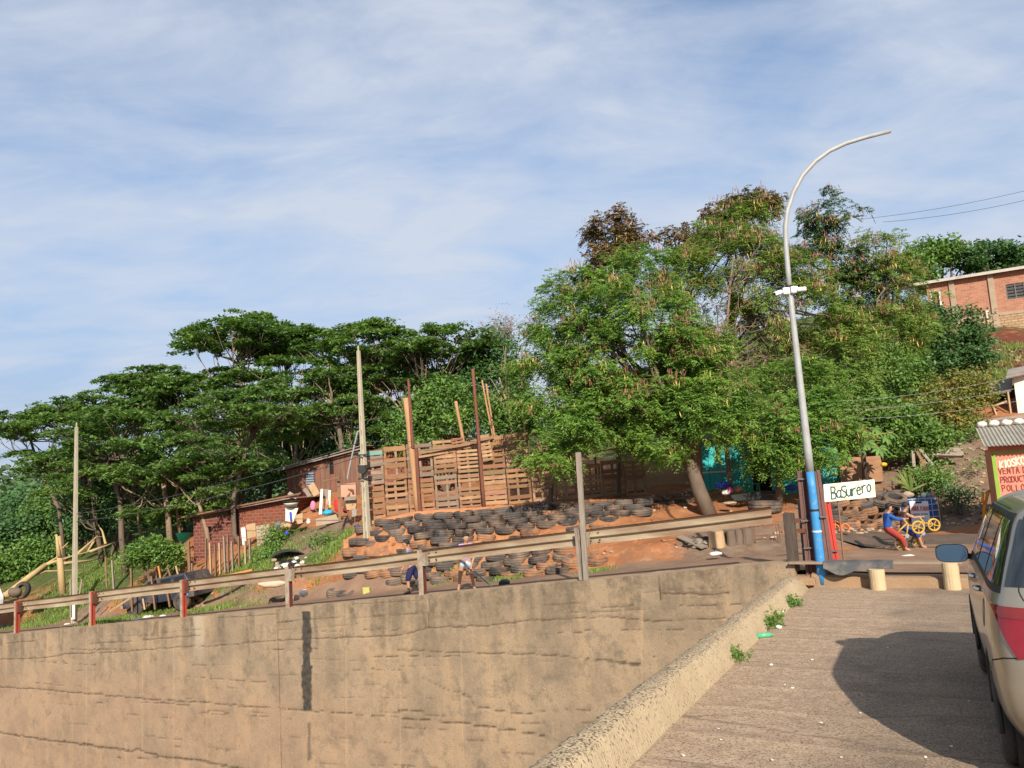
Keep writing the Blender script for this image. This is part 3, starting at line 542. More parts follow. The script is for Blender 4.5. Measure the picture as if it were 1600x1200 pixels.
mb = MB(); mb.grid(np.array(BK)); mb.build('earth_fill', mat('bank_earth', EARTH, EARTH2, 1.6, bump=.8, bscale=9, dust=((0.47, 0.21, 0.09), .45, 2.0)), tw_, smooth=True)
for r in range(NR):
    fr = (r+0.30)/NR; top3 = r >= NR-4; x = 548+random.uniform(0, 6)+(r % 2)*16+(0 if r < NR-4 else (r-NR+4)*7); xe = 1012 if r >= NR-3 else (962 if r > 5 else 948-r*3)
    while x < xe:
        b, t = Bpt(x), Tpt(x); p = b+(t-b)*fr; wpx = 0.63*1200/p[1]
        if random.random() > (0.02 if top3 else 0.06):
            q = np.array([p[0], p[1]+(.10 if top3 else .13)+random.uniform(-.04, .05), p[2]+random.gauss(0, .010)+(.03 if top3 else .0)])
            k = random.choices((0, 1, 2), (0.40, 0.48, 0.12) if top3 else (0.10, 0.46, 0.44))[0]
            put_tyre(q, tw_, k, (random.gauss(-.04, .03 if top3 else .07), random.gauss(-.05, .03 if top3 else .07), random.random()*6), random.uniform(0.94, 1.04))
        x += wpx*(1.0 if top3 else random.uniform(1.0, 1.16))
t2 = thing('tyre_terrace', 'low terrace edge of small dark tyres beside the leaning tree trunk', 'tyre wall', at(1040, 790, 25.0))
for r in range(3):
    for i, x in enumerate(np.arange(985+r*4, 1100, 16.5)):
        y = np.interp(x, [985, 1100], [800, 786])-r*11+5; p = at(x, y, 24.6+0.12*r); put_tyre(p, t2, random.choices((0, 1, 2), (.6, .3, .1))[0], None, 0.60)
t3 = thing('tyre_stack', 'heap of worn tan tyres stacked under the white hand-painted sign', 'tyre wall', gp(1350, 826))
for r in range(5):
    for i, x in enumerate(np.arange(1296+(r % 2)*14-(r > 3)*(-20), 1425, 28.5)):
        y = 826-r*11.5+random.uniform(-2, 2); Y = 20.9+0.22*r+(x-1300)*0.012; p = at(x+random.uniform(-3, 3), y-5, Y)
        if random.random() > 0.06: put_tyre(p, t3, random.choices((0, 1, 2), (.12, .33, .55))[0], (random.gauss(.12, .12), random.gauss(0, .12), 0), 0.95)
for x, y in ((1345, 783), (1372, 782), (1398, 780)):                # topmost ones tip towards the viewer
    put_tyre(at(x, y, 22.0), t3, 1, (0.55+random.uniform(-.1, .1), random.uniform(-.2, .2), 0), 1.0)

# ================================================================ PALLET FENCE
WOODS = [mat('pallet_tan', (0.335, 0.200, 0.108), (0.245, 0.14, 0.078), 6, bump=0.4, stretch=(1, 1, 4), dust=((0.20, 0.11, 0.06), .38, 2.2), orand=0.28), mat('pallet_brown', (0.30, 0.16, 0.075), (0.22, 0.115, 0.06), 6, bump=0.4, stretch=(1, 1, 4), dust=((0.20, 0.11, 0.06), .38, 2.2), orand=0.3),
         mat('pallet_grey', (0.26, 0.20, 0.15), (0.18, 0.13, 0.095), 6, bump=0.4, stretch=(1, 1, 4), dust=((0.20, 0.11, 0.06), .38, 2.2), orand=0.25), mat('pallet_pale', (0.40, 0.25, 0.135), (0.30, 0.18, 0.098), 6, bump=0.4, stretch=(1, 1, 4), dust=((0.20, 0.11, 0.06), .38, 2.2), orand=0.22)]
def unit_board(m):
    mb = MB(); mb.box((0, 0, 0), (1, 1, 1)); o = mb.build('slat', m, bevel=0.0); me = o.data; bpy.data.objects.remove(o); return me
BOARD = [unit_board(m) for m in WOODS]
TEALB = unit_board(mat('teal_board', (0.12, 0.27, 0.22), (0.17, 0.30, 0.25), 6, orand=0.2))
def board(name, parent, c, size, k, rx=0.0, ry=0.0):
    o = bpy.data.objects.new(name, BOARD[k] if k < 9 else TEALB); COL.objects.link(o); o.parent = parent; o.location = c; o.scale = size; o.rotation_euler = (rx, ry, 0); return o
def pallet(parent, base, ang, w, h, k, ns, lean=0.0, miss=0.1, roll=0.0, name='pallet', two=True, **tags):
    e = bpy.data.objects.new(name, None); COL.objects.link(e); e.parent = parent; e.empty_display_size = 0.1
    e.location = tuple(np.array(base)-(np.array(parent.location) if parent else 0)); e.rotation_euler = (lean, roll, ang); tagset(e, **tags)
    gap = h/ns; bw = gap*random.uniform(0.60, 0.84)
    for i in range(ns):
        if random.random() < miss and 0 < i < ns-1: continue
        kk = k if random.random() > 0.16 else random.choice((0, 1, 2, 3)); kk = 9 if random.random() < 0.012 else kk
        board('slat', e, (0, -0.06, gap*(i+0.5)), (w-0.012+random.uniform(-.015, .0), 0.02, bw*random.uniform(.85, 1.12)), kk, 0, random.gauss(0, .008))
    for x in (-w/2+0.05, 0.0+random.uniform(-.05, .05), w/2-0.05): board('stringer', e, (x, 0, h/2), (0.075, 0.095, h-0.004), k if random.random() > .2 else 2)
    if two:
        for i in range(random.choice((2, 3))): board('back_slat', e, (0, 0.06, h*(0.12+0.38*i)), (w-0.02, 0.018, 0.095), random.choice((k, 1, 2)))
    return e
fa, fb = at(566, 822, 25.55), at(1000, 774, 26.3)
pf = thing('pallet_fence', 'tall fence of wooden pallets standing on the tyre bank', 'fence', (fa+fb)/2)
fd, fu, fn = frame_to(fa, fb); fang = math.atan2(fd[1], fd[0]); slope = (fb[2]-fa[2])/np.linalg.norm((fb-fa)[:2]); flen = np.linalg.norm((fb-fa)[:2])
u = 0.35; col_i = 0
while u < flen:
    w = random.uniform(0.74, 0.86); p = fa+(fb-fa)*((u+w/2-0.35)/flen); p[2] = max(ground(p[0], p[1])-0.03, p[2]-0.06); xpx = 800+1200*p[0]/p[1]
    full = xpx < 838; k0 = random.choices((0, 1, 2, 3), (.45, .3, .1, .15))[0] if full else random.choice((0, 1, 3))
    h1 = random.uniform(1.12, 1.25); pallet(pf, p, fang, w, h1, k0, random.choice((6, 7, 7, 8)), 0.0, 0.10 if full else 0.25, -math.atan(slope)*0.6)
    if full:
        q = p+np.array([0, 0.0, h1+0.03]); k1 = random.choices((0, 1, 2, 3), (.45, .2, .2, .15))[0]
        if 716 < xpx < 745: k1 = 3
        pallet(pf, q, fang, w, random.uniform(1.05, 1.16), k1, random.choice((6, 7, 8)), 0.0, 0.12, -math.atan(slope)*0.6)
    elif xpx < 900 or random.random() < 0.4: pallet(pf, p+np.array([0, 0, h1+0.03]), fang, w, 0.8, 0, 5, 0, 0.2)
    u += w+0.015; col_i += 1
for (x0, y0), (x1, y1), k in (((568, 730), (640, 716), 2), ((640, 716), (700, 706), 0), ((655, 708), (740, 692), 3), ((735, 690), (772, 683), 0), ((770, 690), (835, 680), 1)):   # top rails nailed along the fence
    a, b = at(x0, y0, 25.45), at(x1, y1, 25.7); c = (a+b)/2-np.array(pf.location); o = board('top_rail', pf, c, (np.linalg.norm(b-a), 0.03, 0.09), k); o.rotation_euler = (0, -math.atan2(b[2]-a[2], np.linalg.norm((b-a)[:2])), math.atan2(b[1]-a[1], b[0]-a[0]))
for i, (x, y, w, h, k, ns) in enumerate(((716, 698, 0.42, 0.30, 1, 3), (762, 702, 0.36, 0.9, 3, 7))): pallet(pf, at(x, y, 25.75)-np.array([0, 0, 0 if i == 0 else 0.4]), fang, w, h, k, ns, 0, 0, -.12)
TANP = mat('raw_pole', (0.45, 0.26, 0.13), (0.33, 0.18, 0.09), 6, bump=0.4, stretch=(4, 4, 0.5)); RPIPE = mat('rusty_pipe', (0.20, 0.075, 0.045), (0.13, 0.05, 0.035), 6, bump=0.3)
def pole(name, label, top, bot, Y, r0, r1, m, square=False, YT=None, cat='pole'):
    b = at(*bot, Y); t = at(*top, YT or Y); b = b-(t-b)*0.03; e = thing(name, label, cat, b); mb = MB()
    if square: mb.bar(b, t, 2*r0, 1.3*r0)
    else: mb.tube([b+(t-b)*u+np.array([random.gauss(0, .006), 0, 0]) for u in np.linspace(0, 1, 6)], list(np.linspace(r0, r1, 6)), 9)
    mb.build('shaft', m, e, smooth=not square); return e
wp = pole('timber_pole', 'thick pale timber pole with split top against the pallet fence', (634, 622), (655, 806), 25.3, .13, .10, TANP)
mb = MB(); mb.tube([at(645, 700, 25.2), at(638, 592, 25.2)], [.055, .04], 7); mb.build('side_strip', RPIPE, wp); mb = MB(); mb.tube([at(650, 700, 25.15), at(656, 806, 25.15)], [.06, .06], 7); mb.build('lower_strip', RPIPE, wp)
pole('steel_pole', 'tall rusty red steel pole rising from the tyre bank', (739, 577), (757, 797), 25.2, .06, .05, RPIPE)
pole('short_pole', 'short leaning reddish post above the pallet fence', (712, 627), (726, 700), 26.6, .06, .055, TANP)
pole('slim_pole', 'slim pale pole, left one of a close pair', (753, 594), (771, 690), 26.4, .035, .03, TANP)
pole('slim_pole', 'slim pale pole with small roof, right one of a close pair', (760, 600), (774, 692), 26.3, .035, .03, TANP)
pole('fence_stake', 'thin brown stake at the right end of the tall fence', (821, 632), (819, 700), 26.5, .04, .03, TANP)
pole('dark_post', 'dark post in the shade under the tree by the low pallets', (965, 692), (968, 792), 25.6, .07, .06, mat('bark_dark', (0.07, 0.05, 0.038), (0.12, 0.09, 0.065), 7, bump=0.7))
pole('shade_post', 'brown post below the hanging branch left of the grey post', (860, 755), (861, 792), 25.0, .08, .08, mat('bark_brown', (0.16, 0.105, 0.07), (0.10, 0.065, 0.045), 7, bump=0.7))
# ================================================================ VEGETATION
def unit(a): return a/(np.linalg.norm(a, axis=-1, keepdims=True)+1e-9)
def leafmat(name, c1, c2, isl=0.35, trans=0.28, scale=0.9): return mat(name, c1, c2, scale, rough=0.55, island=isl, trans=trans, spec=0.35, contrast=1.3)
LEAF = {'leucaena': leafmat('leaf_bright', (0.200, 0.325, 0.052), (0.090, 0.190, 0.034)), 'leucaena_b': leafmat('leaf_olive', (0.215, 0.300, 0.058), (0.115, 0.195, 0.040)), 'grove': leafmat('leaf_grove', (0.150, 0.250, 0.055), (0.072, 0.145, 0.036), 0.45, 0.32, 0.35),
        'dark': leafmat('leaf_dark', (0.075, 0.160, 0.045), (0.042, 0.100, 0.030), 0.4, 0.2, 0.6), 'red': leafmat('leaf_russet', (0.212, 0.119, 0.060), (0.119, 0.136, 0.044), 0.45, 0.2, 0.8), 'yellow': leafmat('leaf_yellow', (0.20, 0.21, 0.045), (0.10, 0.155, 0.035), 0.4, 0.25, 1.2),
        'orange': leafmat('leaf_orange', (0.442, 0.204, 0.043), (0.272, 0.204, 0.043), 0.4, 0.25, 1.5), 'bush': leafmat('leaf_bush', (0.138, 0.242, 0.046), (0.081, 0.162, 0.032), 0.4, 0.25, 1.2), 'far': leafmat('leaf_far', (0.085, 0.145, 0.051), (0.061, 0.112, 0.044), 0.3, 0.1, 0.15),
        'pod': mat('seed_pod', (0.30, 0.150, 0.080), (0.19, 0.090, 0.055), 2, rough=0.7, island=0.45), 'podg': mat('green_pod', (0.459, 0.425, 0.102), (0.510, 0.306, 0.102), 2, rough=0.6, island=0.35), 'grass': leafmat('grass_blade', (0.145, 0.246, 0.044), (0.204, 0.246, 0.068), 0.4, 0.25, 2)}
BARK = mat('bark_pale', (0.32, 0.235, 0.15), (0.19, 0.135, 0.09), 5, bump=0.6, bscale=18, stretch=(1, 1, 0.4)); BARKD = mat('bark_grey', (0.17, 0.125, 0.09), (0.10, 0.075, 0.055), 6, bump=0.7, bscale=18, stretch=(1, 1, 0.4)); TWIG = mat('dry_twig', (0.27, 0.19, 0.13), (0.17, 0.115, 0.08), 5)
BARKY = mat('bark_yellow', (0.50, 0.36, 0.17), (0.38, 0.26, 0.13), 5, bump=0.5)
def leaves(name, parent, C, U, V, m, **tags):
    C = C.reshape(-1, 3); U = U.reshape(-1, 3); V = V.reshape(-1, 3); n = len(C)
    W = np.empty((n, 4, 3), np.float32); W[:, 0] = C-U; W[:, 1] = C+V; W[:, 2] = C+U; W[:, 3] = C-V
    tags.setdefault('kind', 'stuff'); return big_mesh(name, W, np.arange(4*n).reshape(n, 4), m, parent, **tags)
def ball(n): return unit(rng.normal(size=(n, 3)))
def wblob(cx, cy, rx, ry, Y, dr=None):
    c = at(cx, cy, Y); k = Y/1200; return c, np.array([rx*k, (dr or (rx+ry)/2*k*0.85), ry*k])
def clusters(blobs, spacing, inner=0.55, low=0.55):       # cluster centres spread over the outer shells of the blobs, with outward directions
    P = []; D = []
    for b in blobs:
        c, r = wblob(*b[:5]); n = int(max(5, 4*math.pi*((r[0]*r[1])**.5*(r[2]*(r[0]+r[1])/2)**.5)/spacing**2))
        d = ball(n); d = d[(d[:, 2] > -low) | (rng.random(n) < 0.35)]; ph = rng.random(6)*6
        lob = 0.86+0.16*np.sin(d[:, 0]*4+ph[0])*np.cos(d[:, 2]*5+ph[1])+0.10*np.sin(d[:, 1]*7+ph[2]+d[:, 2]*6)
        rr = (inner+(1-inner)*rng.random(len(d))**0.45)*lob; P.append(c+d*r*rr[:, None]); D.append(unit(d*np.array([1, 1, 1.2])))
    return np.concatenate(P), np.concatenate(D)
def fronds(P, D, nf, ln, npin, pl, pw, droop=0.55, spread=0.75, lift=0.35):
    n = len(P); o = np.repeat(P, nf, 0)+rng.normal(0, 0.05, (n*nf, 3)); d = unit(np.repeat(D, nf, 0)*0.8+rng.normal(0, spread, (n*nf, 3))+np.array([0, 0, lift])); l = ln*rng.uniform(0.6, 1.25, (n*nf, 1))
    sd = unit(np.cross(d, np.array([0.03, 0.02, 1.0]))); tau = (np.arange(npin)+0.7)/npin
    q = o[:, None]+d[:, None]*(l*tau)[..., None]-np.array([0, 0, 1.0])*(droop*l*tau**2)[..., None]
    td = unit(d[:, None]-np.array([0, 0, 1.0])*(2*droop*tau)[None, :, None])
    C = []; U = []; V = []
    for sg_ in (-1, 1):
        ax = unit(sd[:, None]*sg_+td*0.55+np.array([0, 0, -0.30])+rng.normal(0, 0.15, td.shape)); L_ = pl*np.sin(np.clip(tau*2.6+0.35, 0, math.pi))[None, :, None]*rng.uniform(0.75, 1.2, (len(o), npin, 1))+0.012
        C.append(q+ax*L_*0.5); U.append(ax*L_*0.5); V.append(unit(np.cross(ax, rng.normal(0, 0.35, ax.shape)+np.array([0.0, -0.3, 0.9])))*pw*0.5)
    return np.concatenate(C).reshape(-1, 3), np.concatenate(U).reshape(-1, 3), np.concatenate(V).reshape(-1, 3)
def pods(P, k, ln=0.22, w=0.015, sp=0.16):
    n = len(P); C = np.repeat(P, k, 0)+rng.normal(0, 1, (n*k, 3))*np.array([sp, sp, sp*0.6]); ax = unit(rng.normal(0, 0.22, (n*k, 3))+np.array([0, 0, -1.0])); l = ln*rng.uniform(0.6, 1.3, (n*k, 1))
    return C, ax*l*0.5, unit(np.cross(ax, rng.normal(0, 1, ax.shape)))*w
def scatter(P, k, sp, ln, w, tilt=0.6):                  # broad leaves round cluster centres
    n = len(P); C = np.repeat(P, k, 0)+rng.normal(0, 1, (n*k, 3))*np.array(sp); nrm = unit(rng.normal(0, tilt, (n*k, 3))+np.array([0, -0.25, 0.8])); ax = unit(np.cross(nrm, rng.normal(0, 1, nrm.shape))); l = ln*rng.uniform(0.6, 1.3, (n*k, 1))
    return C, ax*l*0.5, np.cross(nrm, ax)*w*0.5*rng.uniform(0.7, 1.2, (n*k, 1))
def limb(a, b, n=5, sag=0.12, wob=0.08):
    a = np.array(a, float); b = np.array(b, float); l = np.linalg.norm(b-a); pts = []
    for u in np.linspace(0, 1, n): pts.append(a+(b-a)*u+np.array([0, 0, 1])*sag*l*math.sin(math.pi*u)*0.5+(rng.normal(0, wob*l*0.25, 3) if 0 < u < 1 else 0))
    return pts
def stem(mb, pts, r0, r1, n=8): mb.tube(pts, list(np.linspace(r0, r1, len(pts))), n)
def woody(name, label, trunk_px, Y, blobs, r0=0.16, kind='leucaena', sp=0.55, pod=0.0, podkind='pod', fr=dict(), group=None, bark=None, nl=14, base=None, dens=7, cat='tree', twigs=0):
    pts = [at(x, y, Y) for x, y in trunk_px]; g = ground(pts[0][0], pts[0][1]); pts[0] = np.array([pts[0][0], pts[0][1], g-0.1]) if base is None else np.array(base)
    t = thing(name, label, cat, pts[0], group=group); P, D = clusters(blobs, sp); mb = MB(); stem(mb, pts, r0, r0*0.55, 10)
    idx = rng.choice(len(P), min(nl, len(P)), replace=False)
    for i in idx:
        a = pts[-1] if rng.random() < .6 else pts[-2]; q = limb(a, P[i]-D[i]*0.1, 6, 0.1, 0.12); stem(mb, q, r0*0.38, 0.015, 6)
        for j in rng.choice(len(P), 2): 
            if np.linalg.norm(P[j]-q[3]) < 2.2: stem(mb, limb(q[3], P[j], 4), r0*0.15, 0.01, 5)
    mb.build('trunk', bark or BARKD, t, smooth=True)
    sub = np.repeat(P, dens, 0)+rng.normal(0, 1, (len(P)*dens, 3))*np.array([0.25, 0.25, 0.13]); Ds = unit(np.repeat(D, dens, 0)+rng.normal(0, .35, (len(P)*dens, 3)))
    f = dict(nf=4, ln=0.33, npin=6, pl=0.125, pw=0.037); f.update(fr); leaves('crown', t, *fronds(sub, Ds, **f), LEAF[kind])
    if pod:
        hi = P[:, 2] > np.quantile(P[:, 2], 0.25); k = hi & (rng.random(len(P)) < pod) & (D[:, 1] < 0.45); Q = P[k]+np.array([0, -0.1, 0])
        leaves('seed_pods', t, *pods(Q+D[k]*.22, 24), LEAF[podkind])
        k = (rng.random(len(P)) < pod*0.6) & (D[:, 1] < 0.45); leaves('green_pods', t, *pods(P[k]+np.array([0, -.2, 0]), 11), LEAF['podg'])
    if twigs:
        mb = MB()
        for i in range(twigs):
            a = P[rng.integers(len(P))]*0.35+pts[-1]*0.65+rng.normal(0, .3, 3); b = a+unit(rng.normal(0, 1, 3)+np.array([0, -.5, .5]))*rng.uniform(.6, 1.8); q = limb(a, b, 5, 0.05, .3); stem(mb, q, 0.018, 0.004, 4)
            for k in (2, 3): stem(mb, limb(q[k], q[k]+rng.normal(0, .35, 3), 3), 0.009, 0.003, 4)
        mb.build('dry_twigs', TWIG, t)
    return t
# --- the feathery trees right of centre
woody('feathery_tree', 'large leaning bright green tree with brown seed pods at the road edge', [(1110, 812), (1092, 765), (1080, 728), (1062, 690), (1030, 640)], 23.0,
      [(985, 545, 150, 120, 24.0), (895, 500, 75, 85, 24.6), (850, 600, 60, 80, 24.0), (1000, 640, 150, 65, 23.0), (1085, 600, 85, 110, 23.2), (925, 672, 75, 38, 22.6), (858, 722, 36, 42, 22.4), (1120, 655, 52, 44, 22.4), (1005, 430, 70, 52, 25.4), (1010, 688, 50, 22, 22.4), (1052, 708, 32, 18, 22.2)], 0.24, pod=0.55, nl=30, sp=0.74, dens=13)
woody('feathery_tree', 'low bright green feathery tree hanging over the turquoise hut behind the lamp post', [(1216, 790), (1218, 740), (1222, 700), (1215, 660)], 23.6,
      [(1195, 670, 62, 62, 23.0), (1288, 660, 58, 58, 23.2), (1185, 705, 26, 26, 22.6), (1245, 610, 80, 55, 24.2), (1226, 712, 26, 36, 22.8), (1300, 705, 36, 26, 22.8)], 0.13, pod=0.2, nl=16, sp=0.72, dens=12)
woody('feathery_tree', 'tall olive feathery tree full of dry twigs left of the lamp arm', [(1150, 760), (1140, 640), (1135, 560), (1150, 480)], 27.5,
      [(1150, 430, 108, 88, 27.5), (1165, 355, 62, 44, 28), (1065, 430, 48, 55, 27), (1240, 480, 95, 90, 27.2), (1100, 560, 40, 60, 27.6), (1325, 560, 58, 80, 27), (1200, 590, 90, 50, 28.4)], 0.18, kind='leucaena_b', pod=0.62, podkind='pod', nl=26, sp=0.80, dens=10, twigs=60)
woody('feathery_tree', 'tall dark green tree with russet tips just right of the lamp pole', [(1310, 640), (1305, 520), (1300, 430)], 31,
      [(1293, 345, 50, 45, 31.5), (1290, 420, 62, 60, 31.3), (1345, 470, 70, 70, 31), (1330, 560, 60, 50, 31)], 0.16, kind='dark', pod=0.75, nl=16, sp=0.80, dens=9, fr=dict(pw=0.05))
woody('feathery_tree', 'rounded olive tree with brown pods left of the brick house', [(1400, 620), (1395, 520), (1385, 450)], 30,
      [(1375, 400, 40, 48, 30.5), (1400, 455, 58, 60, 30.2), (1385, 530, 62, 60, 29.6), (1440, 500, 40, 40, 30)], 0.14, kind='leucaena_b', pod=0.6, nl=14, sp=0.80, dens=9)
woody('russet_tree', 'russet brown leafed tree top showing behind the large green tree', [(960, 640), (955, 500), (955, 420)], 30,
      [(955, 362, 38, 36, 30), (958, 410, 48, 34, 30), (990, 375, 30, 20, 30)], 0.12, kind='red', pod=0.3, nl=12, sp=0.62, dens=8, fr=dict(pw=0.06, pl=.14))
woody('russet_tree', 'small russet tree crown left of the tall twiggy tree', [(1075, 640), (1062, 500), (1055, 400)], 29.5,
      [(1056, 364, 24, 22, 29.5), (1085, 385, 28, 24, 29.5), (1150, 330, 55, 22, 29.5), (1185, 322, 34, 22, 29.5)], 0.10, kind='red', nl=12, sp=0.62, dens=8, pod=.3, fr=dict(pw=0.06, pl=.14))
# --- broad-leaved masses
def bush(name, label, blobs, Y, kind, sp=0.4, k=34, ln=0.16, w=0.09, spd=(.2, .2, .14), group=None, bark=None, trunk=True, cat='shrub', r0=0.05, tilt=0.6, extra=None):
    c, r = wblob(*blobs[0][:5]); b = np.array([c[0], c[1], ground(c[0], c[1])]); t = thing(name, label, cat, b, group=group); P, D = clusters(blobs, sp, 0.45, 0.8)
    P[:, 2] = np.maximum(P[:, 2], np.minimum(H(P[:, 0], P[:, 1])+0.05, b[2]+9))
    if trunk:
        mb = MB()
        for i in range(7): stem(mb, limb(b-np.array([0, 0, .1]), P[rng.integers(len(P))], 5, .08), r0, 0.01, 6)
        mb.build('stems', bark or BARKD, t)
    leaves('crown', t, *scatter(P, k, spd, ln, w, tilt), LEAF[kind])
    if extra: 
        q = P[rng.random(len(P)) < extra[1]]; leaves('flowers', t, *scatter(q, extra[2], (.16, .16, .2), 0.13, 0.07), LEAF[extra[0]])
    return t
bush('dense_shrub', 'dense dark green rounded shrub below the brick house', [(1482, 530, 66, 58, 33), (1440, 560, 50, 48, 32.5), (1515, 558, 36, 32, 32.5), (1430, 500, 40, 40, 33.5), (1525, 520, 22, 30, 33)], 33, 'dark', sp=0.5, k=60, ln=0.17, w=0.10, spd=(.26, .26, .10), tilt=0.4)
bush('round_tree', 'rounded green tree behind the brick house roof, left one', [(1462, 402, 62, 30, 62), (1430, 425, 40, 30, 60)], 62, 'bush', sp=0.9, k=60, ln=0.34, w=0.2, spd=(.4, .4, .22), cat='tree', r0=.2)
bush('round_tree', 'dark rounded tree behind the brick house roof, right one', [(1548, 402, 62, 32, 61), (1610, 410, 50, 32, 61)], 61, 'dark', sp=0.9, k=70, ln=0.32, w=0.19, spd=(.4, .4, .22), cat='tree', r0=.2)
bush('flowering_bush', 'yellow green bush with orange flower clusters on the slope', [(1492, 618, 58, 44, 28), (1448, 640, 52, 44, 27.6), (1530, 606, 28, 26, 28), (1500, 665, 40, 26, 27.4)], 28, 'yellow', sp=0.42, k=50, ln=0.13, w=0.07, extra=('orange', 0.4, 26))
bush('creeper_bush', 'leafy green bush mass covering the slope above the sign', [(1385, 590, 62, 62, 28.5), (1420, 680, 60, 44, 25.6), (1370, 650, 60, 50, 26.5), (1320, 640, 50, 50, 26.5), (1452, 692, 36, 26, 25.6)], 28, 'bush', sp=0.42, k=48, ln=0.15, w=0.08)
bush('slope_shrub', 'low leafy shrub growing behind the blue tank', [(1442, 752, 34, 24, 23.6), (1462, 745, 22, 20, 23.6)], 23.6, 'bush', sp=0.28, k=40, ln=0.11, w=0.05)
bush('slope_shrub', 'small dark shrub in the shade left of the kiosk', [(1500, 775, 22, 13, 22.6), (1488, 768, 14, 9, 22.8)], 22.6, 'dark', sp=0.25, k=30, ln=0.10, w=0.05)
bush('slope_shrub', 'bright tuft of leaves on the slope above the kiosk', [(1518, 676, 14, 10, 26.6), (1530, 725, 8, 6, 24)], 26.6, 'bush', sp=0.25, k=30, ln=0.10, w=0.05)
bush('garden_shrub', 'bright green rounded shrub behind the dark car', [(240, 862, 36, 26, 30.5), (215, 872, 18, 18, 30.5), (270, 872, 16, 16, 30.5)], 30.5, 'bush', sp=0.32, k=44, ln=0.15, w=0.08)
bush('garden_shrub', 'bright weedy shrub beside the tin sheet heap', [(433, 838, 20, 16, 28.6), (420, 868, 18, 14, 28)], 28.6, 'bush', sp=0.26, k=36, ln=0.11, w=0.05)
bush('garden_shrub', 'weedy green tuft on the rubble left of the tyres', [(500, 850, 22, 12, 26.6), (512, 842, 12, 10, 26.4)], 26.6, 'bush', sp=0.26, k=30, ln=0.10, w=0.04)
for i, (lb, bl, kd) in enumerate((('broad dark green bush at the left edge of the picture', [(15, 850, 50, 48, 46), (40, 800, 40, 26, 50)], 'dark'), ('mid green bush below the leaning left tree', [(85, 810, 52, 40, 48), (110, 790, 40, 30, 49)], 'bush'), ('low dark bush beside the fallen trunk', [(60, 872, 44, 32, 43), (20, 890, 40, 24, 42)], 'bush'), ('dark bush behind the left concrete pole', [(135, 800, 44, 42, 45), (160, 770, 40, 40, 46)], 'dark'))):
    bush('wild_bush', lb, bl, 46, kd, sp=0.6, k=60, ln=0.24, w=0.13, spd=(.3, .3, .2))
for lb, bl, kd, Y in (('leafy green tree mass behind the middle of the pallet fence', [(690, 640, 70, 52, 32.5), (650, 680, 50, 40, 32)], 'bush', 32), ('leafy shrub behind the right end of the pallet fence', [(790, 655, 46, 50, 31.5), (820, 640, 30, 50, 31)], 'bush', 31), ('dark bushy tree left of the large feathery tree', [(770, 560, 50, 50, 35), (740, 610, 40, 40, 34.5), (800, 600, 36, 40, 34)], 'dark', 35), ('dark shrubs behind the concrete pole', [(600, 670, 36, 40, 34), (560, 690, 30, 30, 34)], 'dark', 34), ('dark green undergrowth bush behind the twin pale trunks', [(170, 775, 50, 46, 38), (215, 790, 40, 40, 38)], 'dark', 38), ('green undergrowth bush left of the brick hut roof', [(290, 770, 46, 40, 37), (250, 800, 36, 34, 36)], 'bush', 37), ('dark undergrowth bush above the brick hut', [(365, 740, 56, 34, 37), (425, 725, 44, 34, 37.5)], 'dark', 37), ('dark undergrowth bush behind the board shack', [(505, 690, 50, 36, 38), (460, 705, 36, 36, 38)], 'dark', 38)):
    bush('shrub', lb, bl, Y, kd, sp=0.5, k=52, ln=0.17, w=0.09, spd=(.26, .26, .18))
# --- bare purplish tree
c = at(785, 500, 39); t = thing('bare_tree', 'sparse leafless purplish tree top between the grove and the feathery tree', 'tree', gd(790, 39)); mb = MB(); b0 = np.array(t.location); stem(mb, [b0, at(785, 600, 39), at(784, 540, 39)], 0.14, 0.07)
tips = []
for i in range(26):
    d = unit(np.array([rng.normal(0, .9), rng.normal(0, .6), abs(rng.normal(0, .6))+.1])); e = at(784, 530, 39)+d*np.array([1.35, 1.2, 1.5])*rng.uniform(.6, 1.05); q = limb(at(784, 550, 39), e, 6, .15, .2); stem(mb, q, .035, .006, 5)
    for k in (2, 3, 4):
        for _ in range(3): 
            e2 = q[k]+rng.normal(0, .3, 3)+np.array([0, 0, .12]); stem(mb, limb(q[k], e2, 3), .012, .004, 4); tips.append(e2)
mb.build('branches', mat('purple_bark', (0.20, 0.14, 0.13), (0.28, 0.21, 0.18), 4), t); leaves('sparse_leaves', t, *scatter(np.array(tips), 3, (.1, .1, .08), .10, .06), LEAF['red'])
# --- tangle of dry branches between the feathery trees
t = thing('dry_branches', 'tangle of dry leafless branches in the gap left of the lamp pole', 'tree', gd(1140, 25.6)); mb = MB(); b0 = np.array(t.location)
stem(mb, [b0, at(1128, 640, 25.4), at(1130, 560, 25.2), at(1138, 480, 25.0), at(1145, 410, 25.0)], .09, .02, 7)
for i in range(64):
    sx, sy = random.choice(((1128, 620), (1130, 575), (1134, 520), (1140, 460), (1180, 640), (1240, 640), (1300, 650), (1160, 600))); a = at(sx, sy, 25.2); e_ = a+unit(np.array([rng.normal(.25, .9), rng.normal(-.2, .5), abs(rng.normal(.35, .6))]))*rng.uniform(.7, 2.0); q = limb(a, e_, 6, .05, .35); stem(mb, q, .022, .005, 5)
    for k in (2, 3, 4):
        for _ in range(2): stem(mb, limb(q[k], q[k]+rng.normal(0, .32, 3)+np.array([0, 0, .1]), 4, .05, .3), .010, .003, 4)
for (xa, ya), (xb, yb) in (((1130, 640), (1260, 660)), ((1180, 640), (1300, 610)), ((1150, 660), (1200, 560)), ((1260, 680), (1340, 590)), ((1290, 670), (1370, 640))): stem(mb, limb(at(xa, ya, 25.3), at(xb, yb, 25.0), 7, .1, .2), .035, .012, 6)
mb.build('branches', TWIG, t, kind='stuff')
